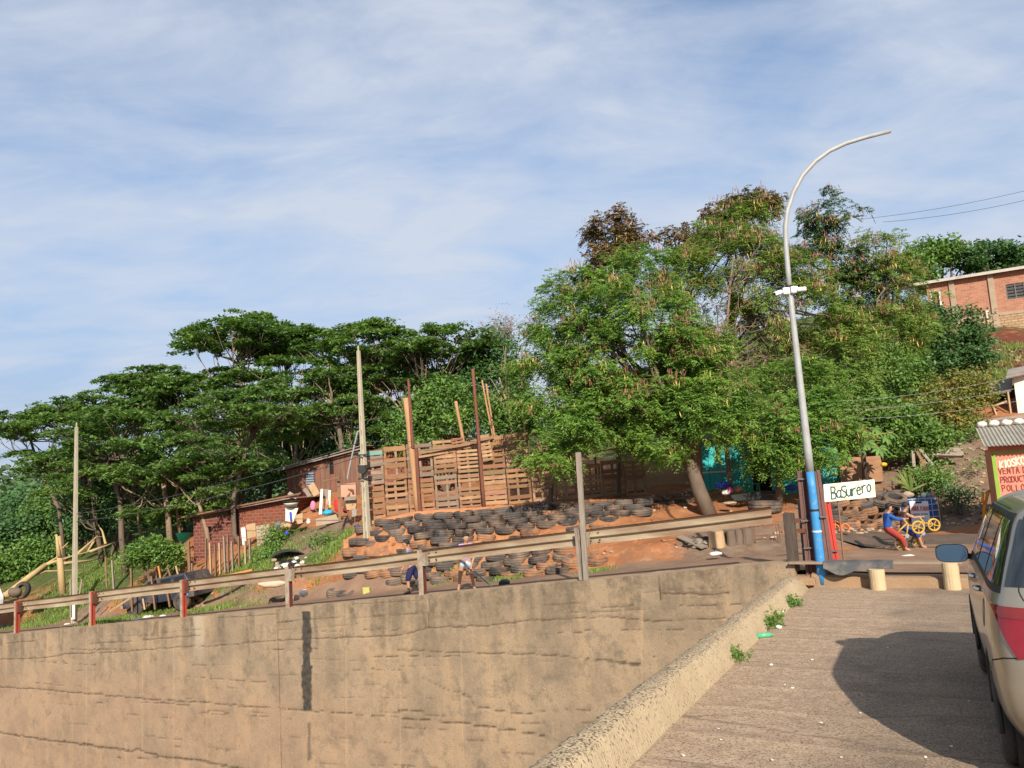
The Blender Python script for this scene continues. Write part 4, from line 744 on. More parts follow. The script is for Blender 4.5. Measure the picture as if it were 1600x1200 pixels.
# --- the flat-topped grove on the left
GROVE = [(41, [(103, 835), (92, 795), (66, 742), (48, 690)], (78, 678, 86, 62), 18, 'leftmost grove tree with layered crown leaning out over the left edge'),
         (44, [(200, 850), (215, 700), (238, 620)], (236, 606, 66, 42), 16, 'grove tree with a domed top at the left shoulder of the grove'),
         (34, [(196, 892), (190, 842), (188, 780), (172, 720)], (190, 692, 108, 58), 26, 'grove tree with twin pale trunks beside the dark car'),
         (44, [(372, 800), (375, 640), (372, 570)], (372, 540, 98, 56), 26, 'tallest grove tree with a stepped flat crown'),
         (30.5, [(380, 888), (366, 835), (364, 780), (384, 705), (398, 670)], (372, 658, 108, 56), 28, 'grove tree with slender bent trunk in front of the brick hut'),
         (33.5, [(268, 860), (262, 800), (252, 730)], (268, 738, 86, 48), 20, 'grove tree with thick pale trunk behind the green tarp'),
         (45, [(462, 780), (452, 650), (446, 580)], (452, 540, 58, 36), 14, 'grove tree with small rounded top right of the tallest one'),
         (37, [(604, 775), (602, 700), (585, 630)], (565, 552, 92, 52), 26, 'grove tree with broad flat crown behind the concrete pole'),
         (35, [(650, 790), (653, 710), (672, 650), (690, 600)], (690, 548, 84, 44), 24, 'grove tree with bare forked limbs at the right end of the grove'),
         (35.5, [(464, 842), (458, 760), (466, 660)], (478, 612, 84, 60), 24, 'grove tree with dark straight trunk beside the junk yard'),
         (37, [(160, 900), (152, 830), (140, 750)], (118, 728, 72, 40), 16, 'small grove tree with low pads behind the left concrete pole'),
         (31.5, [(330, 885), (322, 825), (312, 790), (330, 750)], (330, 738, 82, 34), 16, 'low grove tree with thin curved trunk before the dark brick wall'),
         (33.5, [(548, 790), (540, 730), (528, 660)], (545, 650, 70, 42), 16, 'grove tree with pale forked trunks left of the concrete pole'),
         (36, [(722, 770), (726, 700), (736, 630)], (742, 590, 52, 42), 14, 'grove tree of dark foliage touching the bare purplish tree'),
         (42, [(300, 800), (300, 700), (300, 660)], (302, 622, 74, 44), 18, 'grove tree filling the gap below the domed left tops'),
         (41, [(620, 760), (622, 680), (622, 640)], (625, 590, 90, 44), 20, 'grove tree deep in the middle right of the grove'),
         (47, [(130, 800), (130, 720), (132, 680)], (140, 645, 62, 36), 14, 'distant grove tree with thin pads above the left pole'),
         (40, [(420, 790), (425, 720), (430, 690)], (425, 690, 90, 40), 18, 'grove tree in the dark middle of the grove')]
for gi, (Y, tp_, (cx, cy, rx, ry), npad, lb) in enumerate(GROVE):
    pts = [at(x, y, Y) for x, y in tp_]; g0 = ground(pts[0][0], pts[0][1]); pts[0] = np.array([pts[0][0], pts[0][1], min(g0, pts[1][2]-0.3)-0.1])
    t = thing('flat_topped_tree', lb, 'tree', pts[0], group='grove of flat-topped trees on the left slope'); mb = MB(); r0 = random.uniform(.10, .17); stem(mb, pts, r0, r0*.6, 9)
    c, r = wblob(cx, cy+7, rx, ry, Y, rx*Y/1200*0.8); C = []; U = []; V = []
    for i in range(int(npad*1.65)):
        a = rng.random()*2*math.pi; q = math.sqrt(rng.random()); x, y = q*math.cos(a), q*math.sin(a)
        lay = rng.choice([1.0, 0.55, 0.1, -0.4], p=[.36, .24, .18, .22]); z = (1-q*q*0.75)*lay if lay > 0 else -0.30-0.85*rng.random()
        pc = c+r*np.array([x*1.0, y, z*1.0]); pr = rng.uniform(.60, 1.15)*Y/38; n = int(470*pr*pr)+120
        if rng.random() < 0.8: 
            k = -1 if rng.random() < .6 else -2; lq = limb(pts[k], pc-np.array([0, 0, .1]), 6, -0.10, .12); stem(mb, lq, r0*.30, .012, 6)
            for _ in range(3): stem(mb, limb(lq[3+rng.integers(2)], pc+np.append(rng.normal(0, pr*.5, 2), 0), 4, -.1), .022, .008, 4)
        nsub = int(rng.integers(9, 14)); sc0 = rng.normal(0, 1, (nsub, 2))*pr*0.52; w_ = rng.integers(0, nsub, n)        # each pad is a handful of small flat sprays
        xy = sc0[w_]+rng.normal(0, 1, (n, 2))*pr*0.17; zz_ = rng.normal(0, .055, n)*pr+(rng.normal(0, .11, nsub)*pr)[w_]-0.10*((xy/pr)**2).sum(1)
        C.append(pc+np.column_stack([xy, zz_])); nr = unit(rng.normal(0, .42, (n, 3))+np.array([0, 0, 1.0])); ax = unit(np.cross(nr, rng.normal(0, 1, (n, 3)))); l_ = rng.uniform(.07, .145, (n, 1))*Y/38; U.append(ax*l_); V.append(np.cross(nr, ax)*l_*rng.uniform(.35, .55, (n, 1)))
    mb.build('trunk', BARK if gi % 2 else BARKD, t, smooth=True); leaves('crown', t, np.concatenate(C), np.concatenate(U), np.concatenate(V), LEAF['grove'])
# extra bare stems inside the grove
for i, (p, Y) in enumerate((([(545, 720), (533, 680), (520, 640), (508, 610)], 34), ([(560, 740), (548, 690), (541, 650)], 33.6), ([(660, 700), (640, 660), (610, 620)], 34.5), ([(655, 705), (665, 640), (690, 600)], 34.5), ([(808, 700), (795, 640), (780, 590)], 31), ([(820, 690), (812, 640), (815, 600)], 31), ([(283, 850), (276, 790), (285, 730)], 34.5), ([(225, 860), (215, 800), (200, 760)], 35))):
    q = [at(x, y, Y) for x, y in p]; q[0] = np.array([q[0][0], q[0][1], ground(q[0][0], q[0][1])-0.1]); mb = MB(); stem(mb, q, .085, .03, 7)
    for k in range(5): stem(mb, limb(q[-2], q[-1]+rng.normal(0, .6, 3)+np.array([0, 0, .5]), 5), .03, .008, 5)
    t = thing('leafless_tree', ['thin pale forked trunk left of the concrete pole', 'second thin trunk close left of the concrete pole', 'pale trunk leaning left behind the timber pole', 'pale trunk leaning right behind the timber pole', 'thin trunk leaning left at the right end of the pallet fence', 'thin upright trunk at the right end of the pallet fence', 'slim trunk beside the thick grove trunk', 'slim dark trunk behind the garden shrub'][i], 'tree', q[0]); mb.build('trunk', BARK, t, smooth=True)
# undergrowth and distant woods: one mass each
n = 46000; xs = rng.uniform(-60, 900, n); Yd = rng.uniform(50, 62, n); ya = np.interp(xs, [-60, 100, 300, 500, 850], [800, 735, 660, 630, 640]); ys = ya+(rng.random(n)**1.2)*170
C = np.array([at(a, b, c_) for a, b, c_ in zip(xs, ys, Yd)]); C += rng.normal(0, .25, C.shape); nr = unit(rng.normal(0, .6, (n, 3))+np.array([0, -.3, .8])); ax = unit(np.cross(nr, rng.normal(0, 1, (n, 3))))
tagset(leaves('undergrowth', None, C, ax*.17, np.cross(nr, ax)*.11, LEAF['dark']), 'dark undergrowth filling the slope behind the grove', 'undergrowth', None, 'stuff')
n = 36000; xx = rng.uniform(-190, 40, n); yy = rng.uniform(120, 260, n); hump = 6+7*smooth(-160, -90, xx)*(1-smooth(-90, 0, xx)*.5)+(fbm(xx*.08, yy*.08, 3)-.45)*9; zz_ = -6+(hump+2.5)*rng.random(n)**.35
C = np.column_stack([xx, yy, zz_]); nr = unit(rng.normal(0, .6, (n, 3))+np.array([0, -.4, .8])); ax = unit(np.cross(nr, rng.normal(0, 1, (n, 3))))
tagset(leaves('distant_wood', None, C, ax*.7, np.cross(nr, ax)*.46, LEAF['far']), 'hazy green wooded hill on the horizon at far left', 'wood', None, 'stuff')
# ================================================================ HUTS, HOUSE AND YARD
def bricks(name, c1, c2, mortar, bw=0.25, rh=0.095, ms=0.012, bump=0.6, dirt=(0.2, 0.1, 0.06), da=0.4):
    m = bpy.data.materials.new(name); m.use_nodes = True; N, K = m.node_tree.nodes, m.node_tree.links; b = N['Principled BSDF']; b.inputs['Roughness'].default_value = 0.92; b.inputs['Specular IOR Level'].default_value = 0.15
    tc_ = N.new('ShaderNodeTexCoord'); sx = N.new('ShaderNodeSeparateXYZ'); K.new(tc_.outputs['Object'], sx.inputs[0]); ad = N.new('ShaderNodeMath'); ad.operation = 'ADD'; K.new(sx.outputs[0], ad.inputs[0]); K.new(sx.outputs[1], ad.inputs[1]); cb = N.new('ShaderNodeCombineXYZ'); K.new(ad.outputs[0], cb.inputs[0]); K.new(sx.outputs[2], cb.inputs[1])
    t = N.new('ShaderNodeTexBrick'); K.new(cb.outputs[0], t.inputs['Vector']); t.inputs['Scale'].default_value = 1; t.inputs['Brick Width'].default_value = bw; t.inputs['Row Height'].default_value = rh; t.inputs['Mortar Size'].default_value = ms; t.inputs['Mortar Smooth'].default_value = 0.2; t.inputs['Bias'].default_value = -0.1
    t.inputs['Color1'].default_value = (*c1, 1); t.inputs['Color2'].default_value = (*c2, 1); t.inputs['Mortar'].default_value = (*mortar, 1)
    n = N.new('ShaderNodeTexNoise'); n.inputs['Scale'].default_value = 1.6; n.inputs['Detail'].default_value = 6; K.new(tc_.outputs['Object'], n.inputs['Vector']); r = N.new('ShaderNodeMapRange'); r.inputs[1].default_value = 0.5; r.inputs[2].default_value = 0.75; r.inputs[4].default_value = da; K.new(n.outputs[0], r.inputs[0])
    x = N.new('ShaderNodeMix'); x.data_type = 'RGBA'; K.new(r.outputs[0], x.inputs[0]); K.new(t.outputs['Color'], x.inputs[6]); x.inputs[7].default_value = (*dirt, 1); K.new(x.outputs[2], b.inputs['Base Color'])
    iv = N.new('ShaderNodeMath'); iv.operation = 'SUBTRACT'; iv.inputs[0].default_value = 1.0; K.new(t.outputs['Fac'], iv.inputs[1]); bp = N.new('ShaderNodeBump'); bp.inputs['Strength'].default_value = bump; bp.inputs['Distance'].default_value = 0.02; K.new(iv.outputs[0], bp.inputs['Height']); K.new(bp.outputs[0], b.inputs['Normal'])
    MATS[name] = m; return m
BR_HOUSE = bricks('brick_salmon', (0.44, 0.185, 0.115), (0.32, 0.12, 0.075), (0.36, 0.27, 0.19), .30, .125, .016, .8, dirt=(0.40, 0.25, 0.15)); BR_RED = bricks('brick_red', (0.215, 0.060, 0.038), (0.155, 0.043, 0.028), (0.24, 0.14, 0.095), 0.28, 0.13, 0.014); BR_DARK = bricks('brick_maroon', (0.165, 0.055, 0.042), (0.12, 0.04, 0.034), (0.24, 0.13, 0.095), 0.28, 0.13, 0.014)
RUBBLE = bricks('rubble_stone', (0.46, 0.31, 0.175), (0.36, 0.23, 0.13), (0.28, 0.19, 0.115), 0.34, 0.16, 0.03, 0.9)
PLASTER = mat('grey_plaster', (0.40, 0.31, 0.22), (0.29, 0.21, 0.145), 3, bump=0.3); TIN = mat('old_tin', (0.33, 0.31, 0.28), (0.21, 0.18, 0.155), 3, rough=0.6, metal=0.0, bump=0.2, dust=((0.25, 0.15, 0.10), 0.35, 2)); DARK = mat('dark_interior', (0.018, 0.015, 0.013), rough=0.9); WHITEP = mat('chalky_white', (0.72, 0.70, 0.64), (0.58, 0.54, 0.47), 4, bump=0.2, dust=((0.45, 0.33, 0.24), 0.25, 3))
GREYB = mat('grey_board', (0.30, 0.245, 0.19), (0.20, 0.155, 0.12), 5, bump=0.4, stretch=(1, 1, 3)); BRNB = mat('brown_board', (0.24, 0.13, 0.075), (0.16, 0.085, 0.05), 5, bump=0.4, stretch=(3, 3, 1)); TANB = mat('tan_board', (0.45, 0.31, 0.18), (0.35, 0.225, 0.125), 5, bump=0.3); ORNB = mat('orange_board', (0.50, 0.235, 0.06), (0.40, 0.18, 0.05), 5, bump=0.3)
SHACK = mat('shack_boards', (0.20, 0.105, 0.07), (0.13, 0.072, 0.052), 4, bump=0.5, stretch=(3, 3, 0.6), dust=((0.28, 0.16, 0.10), 0.35, 2))
def color(name, c, rough=0.6, c2=None): return mat(name, c, c2 or tuple(k*0.78 for k in c), 4, rough=rough, bump=0.15)
def wallboxes(mb, Lw, Hw, th, openings=(), y0=0.0, z0=0.0, mi=0):
    xs = sorted({0.0, Lw, *[o[0] for o in openings], *[o[2] for o in openings]}); zs = sorted({z0, Hw, *[o[1] for o in openings], *[o[3] for o in openings]})
    for xa, xb in zip(xs[:-1], xs[1:]):
        for za, zb in zip(zs[:-1], zs[1:]):
            c = ((xa+xb)/2, (za+zb)/2)
            if any(o[0] < c[0] < o[2] and o[1] < c[1] < o[3] for o in openings): continue
            mb.box((c[0], y0+th/2, c[1]), (xb-xa, th, zb-za), mi=mi)
def corrugated(mb, w, d, pitch=0.076, amp=0.016, n=None, z=0.0):      # sheet in local x (across the waves), y (along)
    xs = np.arange(0, w, pitch/4); P = np.array([[(x, 0, z+amp*math.sin(2*math.pi*x/pitch)), (x, d, z+amp*math.sin(2*math.pi*x/pitch))] for x in xs]); mb.grid(P); mb.grid(P-np.array([0, 0, 0.004]))
def hut(name, label, cat, a, b, z_low):
    ang = math.atan2(b[1]-a[1], b[0]-a[0]); e = thing(name, label, cat, (a[0], a[1], z_low), (0, 0, ang)); return e, float(np.linalg.norm((b-a)[:2]))
def panel(name, label, cat, q, th, m, group=None, parent=None, bend=0.0):  # a flat sheet through four picked points (clockwise from top left)
    P = [at(*k) for k in q]; n = np.cross(P[1]-P[0], P[3]-P[0]); n = n/np.linalg.norm(n); n = n if n[1] > 0 else -n; mb = MB(); c = sum(P)/4
    G = []
    for v in np.linspace(0, 1, 4):
        row = []
        for u in np.linspace(0, 1, 4):
            p = (P[0]*(1-u)+P[1]*u)*(1-v)+(P[3]*(1-u)+P[2]*u)*v; row.append(p+n*bend*(math.sin(3*u+2*v)-.3)*math.sin(math.pi*min(1, v+.2)))
        G.append(row)
    G = np.array(G); mb.grid(G); mb.grid(G+n*th); ring = [G[0, j] for j in range(4)]+[G[i, 3] for i in range(1, 4)]+[G[3, j] for j in (2, 1, 0)]+[G[i, 0] for i in (2, 1)]
    R2 = [p+n*th for p in ring]; k = len(ring); mb.add(ring+R2, [(i, (i+1) % k, (i+1) % k+k, i+k) for i in range(k)])
    if parent is not None: return mb.build(name, m, parent)
    return mb.build(name, m, None, origin=c, label=label, cat=cat, group=group)
# --- brick house on the hill
a, b = at(1447, 447, 47), at(1660, 405, 43.5); zb = at(1550, 525, 45)[2]-0.4; zt = at(1500, 436, 46)[2]
e, Lw = hut('brick_house', 'salmon brick house with concrete pillars on the hill at upper right', 'house', a, b, zb); Hh = zt-zb
wx = lambda x: float(np.dot((at(x, 470, 45.3)-a)[:2], ((b-a)/np.linalg.norm((b-a)[:2]))[:2]))
w0, w1 = wx(1573), wx(1602); d0, d1 = wx(1457), wx(1468); zf = at(1560, 489, 45)[2]-zb
mb = MB(); wallboxes(mb, Lw, Hh, 0.22, [(w0, Hh-1.65, w1, Hh-0.75), (d0, Hh-2.3, d1, Hh-0.55)], z0=zf+0.02); mb.box((0.11, 3.2, (Hh+zf)/2), (0.22, 6.0, Hh-zf)); mb.box((Lw-.11, 3.2, (Hh+zf)/2), (0.22, 6.0, Hh-zf)); mb.build('wall', BR_HOUSE, e, local=True)
mb = MB(); wallboxes(mb, Lw+0.06, zf-0.16, 0.34, y0=-0.06); mb.build('stone_foundation', RUBBLE, e, local=True)
mb = MB(); mb.box((Lw/2, 0.08, zf-0.07), (Lw+0.08, 0.34, 0.18)); mb.build('ground_beam', PLASTER, e, local=True, bevel=0.01)
for x in (1490, 1552, 1640): mb = MB(); mb.box((wx(x), 0.05, Hh/2-0.1), (0.30, 0.30, Hh+0.2)); mb.build('pillar', PLASTER, e, local=True, bevel=0.012)
mb = MB(); mb.box(((w0+w1)/2, 0.16, Hh-1.2), (w1-w0, 0.02, 0.9)); wi = mb.build('window', DARK, e, local=True)
for i in range(5): mb = MB(); mb.box(((w0+w1)/2, 0.08, Hh-1.60+0.19*i), (w1-w0-0.06, 0.03, 0.13), np.array(Matrix.Rotation(0.5, 3, 'X'))); mb.build('slat', mat('louvre_grey', (0.17, 0.17, 0.165), (0.10, 0.10, 0.10), 6), wi, local=True)
for x in (w0+0.03, (w0+w1)/2, w1-0.03): mb = MB(); mb.box((x, 0.05, Hh-1.2), (0.06, 0.05, 0.9)); mb.build('frame', mat('louvre_grey', (0, 0, 0)), wi, local=True)
mb = MB(); mb.box(((d0+d1)/2, 0.14, Hh-1.42), (d1-d0, 0.03, 1.75)); mb.build('door', BRNB, e, local=True); mb = MB()
for x in (d0-0.05, d1+0.05): mb.box((x, -0.012, Hh-1.42), (0.1, 0.05, 1.8))
mb.box(((d0+d1)/2, -0.012, Hh-0.5), (d1-d0+.2, 0.05, 0.1)); mb.build('door_frame', WHITEP, e, local=True)
ro = MB(); R3 = np.array(Matrix.Rotation(0.06, 3, 'X')); ro.box((Lw/2-0.1, 3.1, Hh+0.32), (Lw+1.2, 6.9, 0.07), R3); r_ = ro.build('roof', mat('asbestos_sheet', (0.42, 0.38, 0.32), (0.30, 0.26, 0.22), 3, bump=0.3, stretch=(8, 1, 1)), e, local=True)
mb = MB(); mb.box((Lw/2-0.1, -0.36, Hh+0.06), (Lw+1.22, 0.06, 0.17)); mb.build('roof_edge', mat('pale_fascia', (0.50, 0.46, 0.40), (0.38, 0.34, 0.28), 3), r_, local=True)
mb = MB(); x = wx(1539); mb.tube([(x+0.14, -0.05, zf+0.22), (x, -0.14, zf+0.2), (x, -0.14, zf+0.05), (x, -0.13, zf-0.95)], 0.055, 8); mb.build('drain_pipe', WHITEP, e, local=True, smooth=True)
# --- upper hut with white wall, right edge
e = thing('hillside_hut', 'small patched hut with whitewashed wall at the right edge above the kiosk', 'hut', at(1580, 655, 28.5))
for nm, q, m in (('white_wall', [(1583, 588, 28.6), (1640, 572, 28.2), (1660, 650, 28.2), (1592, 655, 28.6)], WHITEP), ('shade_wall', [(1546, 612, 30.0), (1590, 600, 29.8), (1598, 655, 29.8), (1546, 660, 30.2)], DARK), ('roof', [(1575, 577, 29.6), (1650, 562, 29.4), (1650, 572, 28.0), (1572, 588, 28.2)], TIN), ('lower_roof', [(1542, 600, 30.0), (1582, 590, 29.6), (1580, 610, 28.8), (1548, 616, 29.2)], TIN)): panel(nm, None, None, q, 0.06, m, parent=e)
for (x0, y0), (x1, y1), w in (((1550, 633), (1558, 655), .12), ((1574, 612), (1580, 652), .07), ((1551, 635), (1572, 627), .10)): mb = MB(); mb.bar(at(x0, y0, 28.8), at(x1, y1, 28.8), w, .06); mb.build('prop', TANB, e)
mb = MB(); mb.bar(at(1525, 661, 28.0), at(1600, 650, 27.9), .14, .14); mb.build('sill_beam', GREYB, e)
# --- shacks on the left
a, b = at(303, 868, 31.6), at(447, 832, 30.4); zl = ground(a[0], a[1])-0.5; zt = at(440, 778, 30.5)[2]
e, Lw = hut('brick_hut', 'low red brick hut with tin roof behind the slender bent trunk', 'hut', a, b, zl); Hh = zt-zl; xr = Lw*0.50
dz = at(305, 806, 31.6)[2]-zl
mb = MB(); wallboxes(mb, xr-0.25, dz-0.05, 0.15, [(0.62, dz-1.0, 0.86, dz-0.45)]); mb.build('maroon_wall', BR_DARK, e, local=True)
mb = MB(); P = [(0, 0), (Lw-xr, 0), (Lw-xr, Hh), (0, Hh-0.35)]; mb.prism(P, ((xr, 0, 0), (1, 0, 0), (0, 0, 1), (0, 1, 0)), 0.15); mb.build('red_wall', BR_RED, e, local=True)
mb = MB(); mb.box((xr-0.12, 0.12, Hh/2-.2), (0.3, 0.05, Hh-.4)); mb.build('doorway', DARK, e, local=True); mb = MB(); mb.box((Lw-0.08, 1.5, Hh/2), (0.15, 2.9, Hh)); mb.build('side_wall', BR_RED, e, local=True)
mb = MB(); mb.box((Lw/2+0.1, 1.4, dz+0.22), (Lw+0.6, 3.4, 0.03), np.array(Matrix.Rotation(-(Hh-dz-0.05)/Lw*1.0, 3, 'Y'))); mb.build('roof', TIN, e, local=True)
mb = MB(); mb.bar((-0.3, -0.33, dz-0.02), (Lw+0.9, -0.33, Hh+0.13), 0.07, 0.06); mb.build('eaves_beam', BRNB, e, local=True)
# the longer reddish shack behind
a, b = at(450, 800, 34.5), at(566, 770, 33); zl = ground(a[0], a[1])-0.4; z1 = at(460, 735, 34.4)[2]-zl; z2 = at(560, 703, 33)[2]-zl
e, Lw = hut('board_shack', 'long reddish board shack behind the junk yard and concrete pole', 'hut', a, b, zl)
mb = MB(); mb.prism([(0, 0), (Lw, 0), (Lw, z2), (0, z1)], ((0, 0, 0), (1, 0, 0), (0, 0, 1), (0, 1, 0)), 0.08); mb.build('wall', SHACK, e, local=True)
for i in range(15): mb = MB(); x = (i+.5)*Lw/15; mb.box((x, -0.015, (z1+(z2-z1)*x/Lw)/2), (Lw/15-0.03, 0.02, z1+(z2-z1)*x/Lw-random.uniform(.02, .1))); mb.build('board', SHACK if i % 3 else mat('shack_red', (0.24, 0.10, 0.065), (0.17, 0.08, 0.055), 4, bump=.4), e, local=True)
mb = MB(); mb.box((Lw*0.33, -0.03, z1*0.72), (0.42, 0.03, 0.62)); wi = mb.build('window', DARK, e, local=True)
for i in range(6): mb = MB(); mb.box((Lw*0.33, -0.06, z1*0.72-0.26+0.105*i), (0.40, 0.02, 0.07)); mb.build('slat', color('louvre_blue', (0.25, 0.31, 0.40)), wi, local=True)
mb = MB(); mb.box((Lw*.62, -0.03, z2*0.72), (0.2, 0.03, 0.6)); mb.build('window', DARK, e, local=True)
mb = MB(); mb.bar((-0.3, -0.25, z1+0.03), (Lw+0.3, -0.25, z2+0.05), 0.06, 0.05); mb.box((Lw/2, 1.6, (z1+z2)/2+0.12), (Lw+0.6, 3.8, 0.03), np.array(Matrix.Rotation(-(z2-z1)/Lw, 3, 'Y'))); mb.build('roof', TIN, e, local=True)
# reddish wall seen over the pallet fence
panel('garden_wall', 'low reddish wall seen over the left end of the pallet fence', 'wall', [(575, 705, 32.5), (720, 675, 32.5), (720, 730, 32.5), (575, 760, 32.5)], 0.12, mat('red_mud', (0.24, 0.085, 0.05), (0.16, 0.06, 0.04), 3, bump=.4))
# --- turquoise hut behind the feathery trees
a, b = at(1102, 772, 26.4), at(1316, 772, 25.6); zl = ground(a[0], a[1])-0.4; Hh = at(1110, 690, 26.4)[2]-zl
e, Lw = hut('turquoise_hut', 'turquoise painted hut half hidden behind hanging branches', 'hut', a, b, zl); TEAL = mat('turquoise_paint', (0.02, 0.34, 0.34), (0.04, 0.42, 0.40), 2, rough=0.6, bump=0.15); TEAL2 = mat('bright_turquoise', (0.05, 0.36, 0.34), (0.03, 0.28, 0.27), 2.5, rough=0.6)
nb = 22
for i in range(nb):
    x = (i+.5)*Lw/nb
    if 0.38 < (i+.5)/nb < 0.52: continue
    mb = MB(); mb.box((x, 0.0, Hh/2), (Lw/nb-0.012, 0.035, Hh)); mb.build('board', TEAL if i < nb*0.6 else (TEAL2 if i % 2 else TEAL), e, local=True)
mb = MB(); mb.box((Lw*.45, 0.35, Hh/2), (Lw*.15, 0.05, Hh)); mb.build('doorway', DARK, e, local=True); mb = MB(); mb.box((Lw/2, 1.5, Hh+0.08), (Lw+0.5, 3.6, 0.04)); mb.build('roof', TIN, e, local=True)
mb = MB(); mb.box((Lw*.08, -0.03, Hh*.48), (Lw*.18, 0.02, 0.05)); mb.build('rail', WHITEP, e, local=True)
panel('mud_wall', 'brown mud side wall left of the turquoise hut', 'wall', [(1080, 690, 26.9), (1102, 690, 26.5), (1110, 775, 26.4), (1090, 778, 26.9)], 0.1, mat('mud', (0.34, 0.18, 0.095), (0.24, 0.125, 0.07), 3, bump=.5))
panel('cloth_screen', 'tan cloth screen behind the low pallets in the shade', 'screen', [(975, 700, 28), (1085, 690, 27.6), (1090, 765, 27.4), (980, 775, 28)], 0.03, TANB, bend=.1)
# red rail and mesh above the low pallets
e = thing('red_rail_fence', 'thin red painted rail fence in the shade behind the tall grey post', 'fence', gd(960, 27)); REDB = color('bright_red', (0.62, 0.06, 0.035))
for (x0, y0), (x1, y1) in (((915, 709), (1012, 692)),): mb = MB(); mb.bar(at(x0, y0, 26.9), at(x1, y1, 26.9), .05, .05); mb.build('rail', REDB, e)
mb = MB()
for i in range(16): x = 945+i*3.2; mb.tube([at(x, 703-(x-945)*.16, 26.95), at(x+2, 735-(x-945)*.1, 26.95)], .006, 4)
for i in range(9): y = 706+i*3.4; mb.tube([at(945, y, 26.95), at(995, y-7, 26.95)], .006, 4)
mb.build('wire_mesh', WHITEP, e, kind='stuff')
for x in (930, 966, 1005): mb = MB(); mb.bar(at(x, 712, 27.0), at(x+3, 785, 27.0), .06, .06); mb.build('post', BRNB, e)
# --- concrete utility poles
CONC = mat('pole_concrete', (0.47, 0.42, 0.31), (0.37, 0.32, 0.235), 3, bump=0.3, bscale=30)
def hpole(label, top, bot, Y, wt_, wb):
    b = at(*bot, Y); t = at(*top, Y); e = thing('utility_pole', label, 'utility pole', b, group='concrete utility poles'); f_, g_ = np.array([*ES, 0]), np.array([*ET, 0])
    d = (t-b)/np.linalg.norm(t-b); n = 12
    for sd in (-1, 1):
        mb = MB(); P = []
        for u in np.linspace(-0.06, 1, n): c = b+(t-b)*u; w = wb+(wt_-wb)*u; o_ = f_*sd*w*0.36; P.append([c+o_+f_*w*.14+g_*w*.45, c+o_-f_*w*.14+g_*w*.45, c+o_-f_*w*.14-g_*w*.45, c+o_+f_*w*.14-g_*w*.45, c+o_+f_*w*.14+g_*w*.45])
        mb.grid(np.array(P)); mb.add([P[-1][i] for i in range(4)], [(0, 1, 2, 3)]); mb.build('flange', CONC, e)
    k = int(np.linalg.norm(t-b)/0.45)
    for i in range(k):
        u = (i+.35)/k; c = b+(t-b)*u; w = wb+(wt_-wb)*u; mb = MB(); ln = np.linalg.norm(t-b)/k*(.62 if u < .6 else 1.0); mb.bar(c, c+d*ln, w*.5, w*.28, up=g_); mb.build('web', CONC, e)
    return e, b, t
e1, b1, t1_ = hpole('concrete utility pole at the left, rising through the grove', (119.5, 667), (116, 966), 29, .09, .155)
e2, b2, t2_ = hpole('concrete utility pole with black meter box in front of the pallet fence', (560, 548), (574, 838), 24.3, .09, .18)
BLACK = mat('black_plastic', (0.015, 0.015, 0.016), (0.03, 0.03, 0.03), 5, rough=0.5)
mb = MB(); p = at(566.5, 734, 24.1); mb.tube([p+np.array([0, .1, 0]), p-np.array([0, .12, 0])], [.14, .13], 14); mb.build('meter_box', BLACK, e2, smooth=False)
for y in (711, 728, 748): mb = MB(); p = at(566+(y-711)*.05, y, 24.3); mb.lathe([(.17, -.02), (.17, .02), (.15, .02), (.15, -.02)], 12, Matrix.Translation(Vector(p))); mb.build('strap', BLACK, e2)
mb = MB(); p0 = at(559, 674, 24.5); mb.tube([p0+np.array([.06, 0, 0]), p0, at(546, 730, 24.6), at(543, 745, 24.6), at(544, 752, 24.6)], .03, 8); mb.build('service_pipe', mat('pvc_grey', (0.30, 0.31, 0.32), (0.22, 0.23, 0.24), 3), e2, smooth=True)
mb = MB(); p = at(114.5, 950, 28.8); mb.box(p+np.array([0, 0, -.1]), (.14, .06, .6)); mb.build('white_mark', WHITEP, e1)
def lumps(name, label, cat, items, mats):           # uncountable rubble: one mass of uneven lumps
    mb = MB(); bm = bmesh.new(); bmesh.ops.create_icosphere(bm, subdivisions=1, radius=1.0); V0 = np.array([v.co[:] for v in bm.verts]); F0 = [tuple(v.index for v in q.verts) for q in bm.faces]; bm.free()
    for c, r, k in items: mb.add(V0*(1+rng.normal(0, .16, (len(V0), 1)))*np.array(r)@np.array(Matrix.Rotation(random.random()*6, 3, 'Z')).T+np.array(c), F0, k)
    return mb.build(name, mats, None, label=label, cat=cat, kind='stuff')
